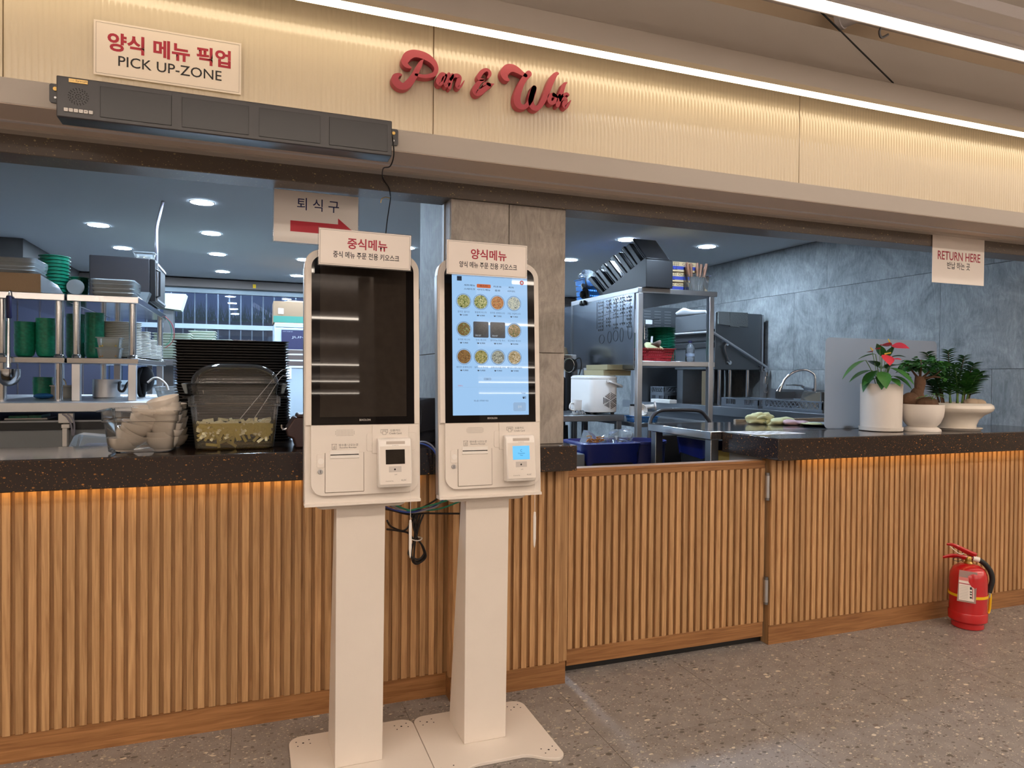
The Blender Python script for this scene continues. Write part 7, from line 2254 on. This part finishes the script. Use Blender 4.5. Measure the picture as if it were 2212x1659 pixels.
for (r_, f_, z, dr_, df, dz, s, kind) in (
        (-0.075, 0.02, 1.345, -0.9, 0.35, -0.50, 0.135, 'heart_leaf_pale'),
        (-0.045, 0.03, 1.292, -0.9, 0.4, -0.30, 0.115, 'heart_leaf'),
        (-0.02, 0.05, 1.290, -0.75, 0.6, -0.75, 0.12, 'heart_leaf_dark'),
        (0.00, 0.07, 1.285, 0.25, 0.8, -0.65, 0.10, 'heart_leaf'),
        (0.035, 0.05, 1.305, 0.9, 0.35, -0.42, 0.13, 'heart_leaf'),
        (0.05, 0.03, 1.262, 0.9, 0.3, -0.35, 0.10, 'heart_leaf_dark'),
        (-0.03, -0.03, 1.378, -0.9, 0.2, -0.10, 0.08, 'heart_leaf'),
        (0.0, -0.04, 1.365, -0.15, 0.3, 0.8, 0.075, 'heart_leaf_dark'),
        (0.03, -0.05, 1.36, 0.2, 0.2, 0.9, 0.065, 'heart_leaf_dark'),
        (0.045, -0.04, 1.362, 0.8, -0.2, 0.25, 0.06, 'heart_leaf_dark'),
        (-0.02, -0.02, 1.31, -0.3, 0.5, 0.4, 0.085, 'heart_leaf_dark'),
        (0.02, 0.0, 1.30, 0.4, 0.5, 0.3, 0.095, 'heart_leaf_dark'),
        (-0.03, 0.05, 1.25, -0.6, 0.6, -0.25, 0.075, 'heart_leaf'),
        (0.04, 0.06, 1.25, 0.5, 0.7, -0.25, 0.075, 'heart_leaf'),
        (0.01, 0.06, 1.27, -0.1, 0.8, -0.5, 0.09, 'heart_leaf_dark'),
        (0.0, -0.06, 1.30, 0.1, -0.7, 0.3, 0.10, 'heart_leaf_dark')):
    d = vr * dr_ + vf * df + Vector((0, 0, dz))
    p = AP(r_, f_, z)
    leaf(kind, an_, p, d, s * 1.12)
    stalk(an_, AP(r_ * 0.25, f_ * 0.3, zt - 0.02), p)
for (r_, f_, z, dr_, df, dz, s, tx_) in (
        (0.045, -0.02, 1.424, 0.9, 0.25, -0.10, 0.085, 0.4), (0.045, -0.02, 1.424, -0.9, 0.35, 0.12, 0.055, 0.4),
        (0.018, 0.06, 1.372, 0.35, 0.75, -0.75, 0.075, -0.2), (-0.045, 0.02, 1.388, -0.6, 0.5, 0.05, 0.04, 0.2), (-0.01, 0.0, 1.404, -0.5, 0.5, 0.15, 0.032, 0.3), (0.05, 0.05, 1.35, 0.85, 0.4, 0.0, 0.045, 0.2)):
    d = vr * dr_ + vf * df + Vector((0, 0, dz))
    p = AP(r_, f_, z)
    leaf('spathe', an_, p, d, s, tx_, 'flower')
    stalk(an_, AP(r_ * 0.3, f_ * 0.3, zt - 0.02), p, 0.0018)
for (r_, f_, z, dr_, dz) in ((0.040, -0.015, 1.428, -0.012, 0.030), (0.012, 0.065, 1.376, 0.030, 0.006), (-0.042, 0.025, 1.396, -0.012, 0.016)):
    obj('spadix', MB().tube([AP(r_, f_, z), AP(r_ + dr_, f_, z + dz)], [0.0042, 0.0028], 8), 'spadix', an_)
obj('bud', MB().tube([AP(-0.006, -0.03, 1.40), AP(-0.006, -0.03, 1.425), AP(-0.005, -0.03, 1.432)], [0.0035, 0.003, 0.001], 8), 'ext_red', an_)

# ficus bonsai in the round footed bowl
fx, fy = 3.312, 2.672
fi = thing('potted_ficus', 'small ginseng ficus with bulging roots in a round white bowl', 'plant', (fx, fy, ZT + 0.0005))
obj('foot_ring', MB().lathe([(0.001, 0.0), (0.090, 0.0), (0.088, 0.010), (0.072, 0.022), (0.001, 0.022)], (fx, fy, ZT + 0.0008), 44), 'pot_w', fi)
obj('bowl', MB().lathe([(0.001, 0.0), (0.066, 0.0), (0.085, 0.022), (0.098, 0.055), (0.102, 0.085), (0.102, 0.117), (0.0995, 0.119), (0.096, 0.117), (0.094, 0.100), (0.001, 0.095)], (fx, fy, ZT + 0.0232), 48), 'pot_w', fi)
obj('soil', MB().cyl((fx, fy, ZT + 0.118), 0.0935, 0.012, n=32), 'soil', fi)
def FP(r_, f_, z):
    p = vr * r_ + vf * f_
    return (fx + p.x, fy + p.y, z)
zb = ZT + 0.128
obj('trunk', MB().tube([FP(-0.02, 0, zb), FP(-0.025, 0, 1.165), FP(-0.015, 0, 1.195), FP(-0.012, 0, 1.225), FP(-0.010, 0, 1.262)], [0.05, 0.034, 0.024, 0.027, 0.026], 16, 5), 'bark', fi)
obj('root', MB().sphere(FP(-0.055, 0.02, 1.135), 0.045, 18, 12, (1, 1, 0.95)), 'bark', fi)
rt_ = MB()
rt_.sphere(FP(0.02, 0.035, 1.118), 0.052, 20, 14, (1.1, 0.9, 0.7))
for v in rt_.bm.verts:
    v.co += (Vector(v.co) - Vector(FP(0.02, 0.035, 1.118))) * 0.18 * noise.noise(Vector(v.co) * 40)
obj('root', rt_, 'bark', fi)
br_ = [((-0.025, 0, 1.258), (-0.055, 0, 1.30), (-0.075, 0.01, 1.33)), ((-0.012, 0, 1.262), (-0.008, 0.0, 1.31), (-0.01, 0, 1.35)), ((0.002, 0, 1.258), (0.03, 0, 1.29), (0.055, -0.01, 1.335)), ((0.006, 0.005, 1.255), (0.05, 0.01, 1.265), (0.085, 0.0, 1.30)), ((0.0, 0.01, 1.25), (0.06, 0.03, 1.26), (0.095, 0.03, 1.25))]
for a, b, c in br_:
    obj('branch', MB().tube([FP(*a), FP(*b), FP(*c)], [0.007, 0.004, 0.0022], 7, 4), 'bark', fi)
ql = random.Random(31)
for k in range(190):
    a = ql.uniform(0, 2 * PI)
    rr = math.sqrt(ql.random())
    r_ = 0.10 * rr * math.cos(a) + 0.002
    f_ = 0.075 * rr * math.sin(a)
    z = 1.315 + 0.052 * (1 - rr * rr) * ql.uniform(-0.3, 1.0) + ql.uniform(-0.025, 0.012)
    d = vr * (math.cos(a) + ql.uniform(-0.6, 0.6)) + vf * (math.sin(a) * 0.6 + 0.5 + ql.uniform(-0.5, 0.5)) + Vector((0, 0, ql.uniform(-0.5, 0.35)))
    leaf('small_leaf' if ql.random() < 0.65 else 'small_leaf_pale', fi, FP(r_, f_, z), d, ql.uniform(0.030, 0.044), ql.uniform(-0.6, 0.6))
for r_, f_, z in ((0.09, 0.03, 1.255), (0.095, 0.03, 1.262), (0.10, 0.02, 1.25), (0.06, 0.02, 1.275), (-0.07, 0.02, 1.262), (-0.08, 0.0, 1.28)):
    leaf('small_leaf_pale', fi, FP(r_, f_, z), vr * ql.uniform(-1, 1) + vf * 0.6 + Vector((0, 0, -0.3)), 0.026)
for r_, f_, z, dr_, df, s in ((0.02, 0.07, 1.155, -0.9, 0.4, 0.06), (0.03, 0.07, 1.165, -0.4, 0.7, 0.05), (0.045, 0.07, 1.16, 0.9, 0.4, 0.065), (0.05, 0.06, 1.17, 0.8, 0.2, 0.06), (0.04, 0.06, 1.172, 0.1, 0.5, 0.05), (0.07, 0.05, 1.165, 0.9, 0.3, 0.05)):
    leaf('long_leaf', fi, FP(r_, f_, z), vr * dr_ + vf * df + Vector((0, 0, 0.1)), s)
    stalk(fi, FP(0.04, 0.055, zb), FP(r_, f_, z), 0.0013)

# zz plant in the wide flared bowl
zx, zy = 3.605, 2.700
zz = thing('potted_zz_plant', 'dark leafy plant with pebbles in a wide flared white bowl', 'plant', (zx, zy, ZT + 0.0005))
obj('saucer', MB().lathe([(0.001, 0.0), (0.110, 0.0), (0.122, 0.012), (0.118, 0.014), (0.106, 0.006), (0.001, 0.006)], (zx, zy, ZT + 0.0008), 44), 'pot_w', zz)
obj('bowl', MB().lathe([(0.001, 0.0), (0.090, 0.0), (0.092, 0.006), (0.093, 0.022), (0.104, 0.050), (0.128, 0.075), (0.152, 0.088), (0.167, 0.100), (0.172, 0.113), (0.168, 0.128), (0.155, 0.138), (0.140, 0.140), (0.132, 0.135), (0.128, 0.12), (0.001, 0.11)], (zx, zy, ZT + 0.0075), 52), 'pot_g', zz)
obj('soil', MB().cyl((zx, zy, ZT + 0.118), 0.128, 0.020, n=36), 'soil', zz)
def ZP(r_, f_, z):
    p = vr * r_ + vf * f_
    return (zx + p.x, zy + p.y, z)
zb = ZT + 0.138
for r_, f_, s, sc_ in ((0.065, 0.06, 0.034, (1.5, 1.1, 0.75)), (0.095, 0.055, 0.028, (1.4, 1.1, 0.8)), (0.045, 0.075, 0.022, (1.3, 1, 0.7))):
    tag(obj('pebble', MB().sphere(ZP(r_, f_, zb + 0.010), s, 16, 10, sc_), 'pebble'), 'smooth beige pebble in the flared bowl, %s' % ('largest one' if s > 0.03 else 'right one' if s > 0.025 else 'small left one'), 'pebble', 'pebbles in the flared bowl')
qz = random.Random(17)
fr_ = [(-0.06, 0.0, -0.15, 0.01, 1.395, 0), (-0.03, -0.02, -0.045, 0.0, 1.405, 0), (0.0, 0.0, 0.03, 0.01, 1.375, 0), (0.03, -0.01, 0.075, 0.0, 1.335, 0), (-0.07, 0.03, -0.13, 0.05, 1.30, 0), (0.0, 0.05, -0.02, 0.07, 1.33, 1), (0.04, 0.02, 0.10, 0.03, 1.29, 1), (-0.03, 0.04, -0.07, 0.06, 1.28, 1), (0.05, -0.03, 0.12, -0.03, 1.27, 0), (0.02, 0.04, 0.05, 0.07, 1.28, 1), (-0.08, -0.02, -0.15, -0.02, 1.25, 0)]
for a0, b0, a1, b1, zt_, pale in fr_:
    p0, p1 = Vector(ZP(a0, b0, zb)), Vector(ZP(a1, b1, zt_))
    pm_ = p0.lerp(p1, 0.55) + (Vector((p0.x, p0.y, 0)) - Vector((p1.x, p1.y, 0))) * 0.22
    P = cat([p0, pm_, p1], 12)
    fo = obj('frond', MB().tube([tuple(p) for p in P], [0.006, 0.004, 0.0018], 7), 'stem' if pale else 'bark', zz)
    n_ = len(P)
    for k in range(int(n_ * 0.30), n_ - 1):
        t = (P[k + 1] - P[k]).normalized()
        for sgn in (-1, 1):
            sd_ = (vr * sgn * 0.9 + vf * 0.35).normalized()
            d = sd_ * 0.85 + t * 0.55 + Vector((0, 0, qz.uniform(-0.15, 0.1)))
            o = bpy.data.objects.new('leaf', LF['zz_leaf_pale' if pale and qz.random() < 0.5 else 'zz_leaf'])
            COL.objects.link(o)
            setpar(o, fo)
            x = d.normalized()
            y = Vector((0, 0, 1)).cross(x).normalized()
            z = x.cross(y)
            o.matrix_basis = Matrix.Translation(P[k]) @ Matrix((x, y, z)).transposed().to_4x4() @ Matrix.Scale(qz.uniform(0.052, 0.066) * (1.05 - 0.35 * k / n_), 4)

# ---------------------------------------------------------------- dishwasher and washing table along the right wall
dh = thing('dishwasher', 'big grey hood type dishwasher with a lever bar by the tiled wall', 'dishwasher', (3.95, 5.25, 1.0))
hood_m = steel('hood_steel', (112, 114, 116), 0.42)
obj('hood', MB().box(3.70, 4.185, 4.95, 5.55, 1.312, 1.803), hood_m, dh, bevel=0.004)
obj('hood_edge', MB().box(4.1852, 4.200, 4.94, 4.97, 1.30, 1.795), 'steel', dh)
obj('front_frame', MB().box(3.675, 3.6998, 4.96, 5.54, 1.56, 1.66), 'black', dh, bevel=0.003)
obj('front_slot', MB().box(3.670, 3.6748, 5.0, 5.5, 1.605, 1.625), 'dark', dh)
obj('front_frame', MB().box(3.675, 3.6998, 4.96, 5.54, 1.50, 1.545), 'black', dh, bevel=0.003)
lv = obj('lever_bar', MB().tube([(3.64, 5.55, 1.640), (3.64, 4.98, 1.632), (3.655, 4.925, 1.625), (3.70, 4.915, 1.60), (4.18, 4.905, 1.352), (4.212, 4.905, 1.33), (4.222, 4.92, 1.30)], 0.0115, 10, 4), 'steel', dh)
obj('link_arm', MB().tube([(3.800, 4.925, 1.535), (3.785, 4.928, 1.49), (3.835, 4.930, 1.375)], 0.013, 10, 4, 0.5), 'steel_d', dh)
for p in ((3.803, 4.917, 1.535), (3.835, 4.922, 1.372), (4.20, 4.90, 1.318)):
    obj('pivot', MB().cyl(p, 0.018, 0.022, 'Y', 16), 'chrome', dh)
for z in (1.345,):
    obj('rivet', MB().cyl((4.14, 4.946, z), 0.006, 0.004, 'Y', 10).cyl((4.165, 4.946, z), 0.006, 0.004, 'Y', 10), 'chrome', dh)
for x in (3.73, 3.80, 3.91, 4.10):
    obj('column', MB().cyl((x, 5.02, 1.003), 0.014, 0.309, n=14), 'mirror_steel', dh)
obj('column', MB().box(4.195, 4.235, 4.93, 4.97, 1.003, 1.33), 'steel', dh)
obj('back_panel', MB().box(3.72, 4.18, 5.45, 5.54, 1.003, 1.312), 'steel_d', dh)
obj('chute', MB().box(3.72, 3.79, 5.10, 5.16, 1.003, 1.30), mat('tan_steel', (150, 128, 100), 0.35, 0.8), dh)
hk = thing('chain_hook', 'steel turnbuckle and hook hanging from the dishwasher lever', 'hook', (4.218, 4.92, 1.0))
obj('eye', MB().tube([(4.218 + 0.0, 4.915 + 0.0, 1.29), (4.218, 4.915, 1.26)], 0.004, 8), 'chrome', hk)
obj('buckle', MB().tube([(4.210, 4.915, 1.26), (4.204, 4.915, 1.245), (4.204, 4.915, 1.20), (4.212, 4.915, 1.188), (4.224, 4.915, 1.188), (4.230, 4.915, 1.20), (4.230, 4.915, 1.245), (4.224, 4.915, 1.26), (4.210, 4.915, 1.26)], 0.004, 8, 3), 'chrome', hk)
obj('hook', MB().tube([(4.217, 4.915, 1.188), (4.217, 4.915, 1.145), (4.228, 4.915, 1.13), (4.216, 4.915, 1.112), (4.202, 4.915, 1.122)], 0.0045, 8, 4), 'chrome', hk)
rg2 = MB()
for k, (x0, x1, z0) in enumerate(((3.72, 3.84, 1.70), (3.84, 3.94, 1.685), (3.935, 4.03, 1.69))):
    rg2.frustum([(x0, 4.936, z0), (x1, 4.936, z0 - 0.008), (x1, 4.948, z0 - 0.008), (x0, 4.948, z0)], [(x0 + 0.003, 4.940, 1.803), (x1 - 0.002, 4.940, 1.803), (x1 - 0.002, 4.9485, 1.803), (x0 + 0.003, 4.9485, 1.803)])
rg2.box(3.72, 4.03, 4.941, 5.0, 1.8035, 1.808)
tag(obj('hung_rag', rg2, 'grey_cloth'), 'grey rags hung over the top edge of the dishwasher hood', 'cloth')
r = thing('slotted_panel', 'slotted steel hood panel behind the rack, left of the dishwasher', 'panel', (3.75, 5.9, 1.4))
obj('panel', MB().box(3.45, 4.24, 5.88, 5.92, 1.0, 1.925), 'steel_d', r)
for i in range(11):
    for j in range(3):
        obj('slot', MB().box(3.56 + 0.115 * j, 3.56 + 0.115 * j + 0.075, 5.875, 5.8795, 1.60 + 0.028 * i, 1.606 + 0.028 * i), 'steel', r)
obj('stay', MB().box(3.45, 3.47, 5.86, 5.88, 0.0, 1.0), 'steel_d', r)
r = rag('white_cloth', 'white cloth crumpled on the ledge above the dishwasher front', [(3.66, 5.48, 1.825), (3.70, 5.40, 1.840), (3.72, 5.30, 1.828), (3.75, 5.15, 1.822)], 'paper_w', r=[0.006, 0.02, 0.012, 0.008])
r = thing('wire_box', 'clear box frame hanging left of the dishwasher front', 'box', (3.6, 5.55, 1.6))
obj('frame', MB().tube([(3.52, 5.80, 1.79), (3.52, 5.80, 1.60)], 0.004, 6).tube([(3.52, 5.80, 1.79), (3.68, 5.80, 1.80)], 0.004, 6), 'chrome', r)
obj('plate', MB().box(3.53, 3.60, 5.79, 5.80, 1.75, 1.79), 'paper_w', r)
wt = thing('wash_table', 'long steel dish washing table along the tiled right wall', 'table', (3.95, 4.6, 0))
obj('top', MB().prism([(3.63, 0.985), (3.63, 1.0025), (4.245, 1.0025), (4.245, 0.955), (3.655, 0.955), (3.655, 0.93), (3.63, 0.93)], 'Y', 3.55, 6.4), 'steel_d', wt, bevel=0.002)
obj('body', MB().box(3.72, 4.245, 4.3, 6.3, 0.05, 0.9548), mat('grey_body', (96, 100, 106), 0.4, 0.6), wt)
for y in (3.6, 4.28):
    obj('leg', MB().box(3.66, 3.70, y, y + 0.04, 0.0, 0.9548), 'steel_d', wt)
obj('tube_rail', MB().box(3.665, 3.70, 3.64, 4.28, 0.35, 0.38), 'steel_d', wt)
sk_ = obj('backsplash', MB().box(4.235, 4.2495, 3.55, 4.92, 1.003, 1.150), 'steel_d', wt)
obj('basin_wall', MB().box(4.02, 4.03, 3.9, 4.6, 1.003, 1.03).box(4.03, 4.235, 4.59, 4.6, 1.003, 1.13).box(4.03, 4.235, 3.9, 3.91, 1.003, 1.13), 'steel_d', wt)
def dish_rack(label, x0, x1, y0, y1, z0, z1, lattice):
    r = thing('dish_rack', label, 'rack', ((x0 + x1) / 2, (y0 + y1) / 2, z0), 'grey dishwasher racks')
    h = z1 - z0
    obj('base_grid', MB().box(x0, x1, y0, y1, z0, z0 + 0.006), 'grey_rack', r)
    fr2 = MB()
    t = 0.007
    for q_ in ((x0, x1, y0, y0 + t), (x0, x1, y1 - t, y1), (x0, x0 + t, y0 + t, y1 - t), (x1 - t, x1, y0 + t, y1 - t)):
        fr2.box(q_[0], q_[1], q_[2], q_[3], z0 + 0.0062, z0 + h * 0.30)
        fr2.box(q_[0], q_[1], q_[2], q_[3], z1 - h * 0.14, z1)
    obj('rail', fr2, 'grey_rack', r, bevel=0.0015)
    b = MB()
    za, zb_ = z0 + h * 0.30, z1 - h * 0.14
    if lattice:
        n1 = int((y1 - y0) / 0.045)
        for k in range(n1):
            ya = y0 + 0.03 + (y1 - y0 - 0.06) * k / n1
            yb = y0 + 0.03 + (y1 - y0 - 0.06) * (k + 1) / n1
            for xx in (x0 + 0.003,):
                b.tube([(xx, ya, za), (xx, yb, zb_)], 0.0035, 4).tube([(xx, yb, za), (xx, ya, zb_)], 0.0035, 4)
        n1 = int((x1 - x0) / 0.045)
        for k in range(n1):
            xa = x0 + 0.03 + (x1 - x0 - 0.06) * k / n1
            xb = x0 + 0.03 + (x1 - x0 - 0.06) * (k + 1) / n1
            b.tube([(xa, y0 + 0.003, za), (xb, y0 + 0.003, zb_)], 0.0035, 4).tube([(xb, y0 + 0.003, za), (xa, y0 + 0.003, zb_)], 0.0035, 4)
        for q_ in ((x0, x0 + t, y0, y0 + 0.03), (x0, x0 + t, y1 - 0.03, y1), (x1 - 0.03, x1, y0, y0 + t), (x0, x0 + 0.03, y0, y0 + t)):
            b.box(q_[0], q_[1], q_[2], q_[3], za, zb_)
    else:
        for a0_, a1_ in ((0.0, 0.10), (0.36, 0.60), (0.86, 1.0)):
            b.box(x0, x0 + t, y0 + (y1 - y0) * a0_, y0 + (y1 - y0) * a1_, za, zb_)
            b.box(x0 + (x1 - x0) * a0_, x0 + (x1 - x0) * a1_, y0, y0 + t, za, zb_)
        for f0 in (0.14, 0.64):
            for k in range(5):
                yy = y0 + (y1 - y0) * (f0 + 0.045 * k)
                b.box(x0 + 0.002, x0 + t - 0.001, yy, yy + 0.004, za, zb_)
                xx = x0 + (x1 - x0) * (f0 + 0.045 * k)
                b.box(xx, xx + 0.004, y0 + 0.002, y0 + t - 0.001, za, zb_)
    obj('side_web', b, 'grey_rack', r)
    return r
dish_rack('grey slotted dishwasher rack on the washing table under the hood', 3.70, 4.0, 4.40, 4.86, 1.0028, 1.078, False)
dish_rack('grey lattice dishwasher rack on the washing table by the tap', 3.69, 3.99, 3.74, 4.34, 1.0028, 1.085, True)
dish_rack('lower grey slotted rack of the pair behind the tall steel rack', 3.63, 4.10, 5.62, 5.86, 1.0028, 1.078, False)
dish_rack('upper grey lattice rack of the pair behind the tall steel rack', 3.63, 4.10, 5.62, 5.86, 1.0785, 1.152, True)
tag(obj('white_box', MB().box(3.55, 3.625, 5.40, 5.72, 1.0028, 1.036), 'white2', bevel=0.002), 'white flat box on the washing table before the stacked racks', 'box')
cb = thing('clear_bin', 'clear upturned bin standing in the lattice rack', 'bin', (3.85, 3.95, 1.01))
obj('bin', MB().frustum([(3.74, 3.79, 1.0095), (3.96, 3.79, 1.0095), (3.96, 4.03, 1.0095), (3.74, 4.03, 1.0095)], [(3.76, 3.82, 1.150), (3.93, 3.82, 1.150), (3.93, 4.0, 1.150), (3.76, 4.0, 1.150)]), 'tub', cb, bevel=0.006)
fc = thing('faucet', 'chrome gooseneck kitchen tap with a side lever on the tiled wall', 'tap', (4.2, 4.4, 1.10))
obj('base', MB().cyl((4.195, 4.42, 1.004), 0.022, 0.14, n=20), 'chrome', fc)
obj('spout', MB().tube([(4.205, 4.34, 1.14), (4.205, 4.34, 1.245), (4.19, 4.35, 1.285), (4.14, 4.38, 1.312), (4.07, 4.42, 1.296), (4.01, 4.45, 1.245), (3.985, 4.465, 1.19), (3.972, 4.47, 1.165)], [0.013, 0.0115, 0.0105, 0.0105, 0.0105, 0.0105, 0.011, 0.013], 14, 5), 'chrome', fc)
obj('spray_head', MB().tube([(3.978, 4.468, 1.178), (3.962, 4.475, 1.135)], [0.016, 0.021], 16), 'chrome', fc)
obj('valve_body', MB().tube([(4.20, 4.345, 1.15), (4.19, 4.43, 1.16)], 0.020, 16), 'chrome', fc)
obj('lever', MB().tube([(4.19, 4.43, 1.165), (4.17, 4.46, 1.185), (4.11, 4.49, 1.19), (4.06, 4.50, 1.188)], [0.014, 0.010, 0.007, 0.005], 10, 4), 'chrome', fc)
# on top at the back of the rack, left: blue basket, bags, machine
basket('blue_basket', 'blue basket covered with plastic on the far end of the rack', 2.58, 2.95, 5.22, 5.39, 1.8805, 2.06, 'blue_p', 0.012)
r = thing('veg_slicer', 'black and white slicer head at the rear of the rack top', 'slicer', (2.6, 5.19, 1.88))
obj('base', MB().box(2.56, 2.70, 5.165, 5.20, 1.8805, 1.90), 'black', r, bevel=0.004)
obj('arm', MB().tube([(2.60, 5.18, 1.90), (2.58, 5.18, 1.97), (2.54, 5.15, 1.99), (2.52, 5.08, 1.95)], 0.018, 10, 4), 'black', r)
obj('head', MB().sphere((2.565, 5.19, 1.92), 0.035, 14, 10, (1, 0.5, 1)), 'black', r)
obj('pack', MB().sphere((2.62, 5.19, 2.035), 0.045, 14, 10, (1, 0.5, 1.2)), 'film', r)
for k in range(2):
    obj('knob', MB().sphere((2.54, 5.12 + 0.055 * k, 1.845), 0.022, 12, 8, (0.8, 1, 1)), 'black', r)
crumple((2.66, 5.3, 2.09), 0.07, 'film', 'clear_packet', 'clear plastic sheet crumpled over the blue basket on the rack')
r = thing('spray_bottle', 'white bottle behind the black holder on the rack', 'bottle', (2.74, 4.36, 1.8805))
obj('bottle', MB().lathe([(0.001, 0), (0.03, 0), (0.032, 0.005), (0.032, 0.09), (0.012, 0.13), (0.012, 0.16), (0.001, 0.16)], (2.775, 4.74, 1.8805), 22), 'white2', r)
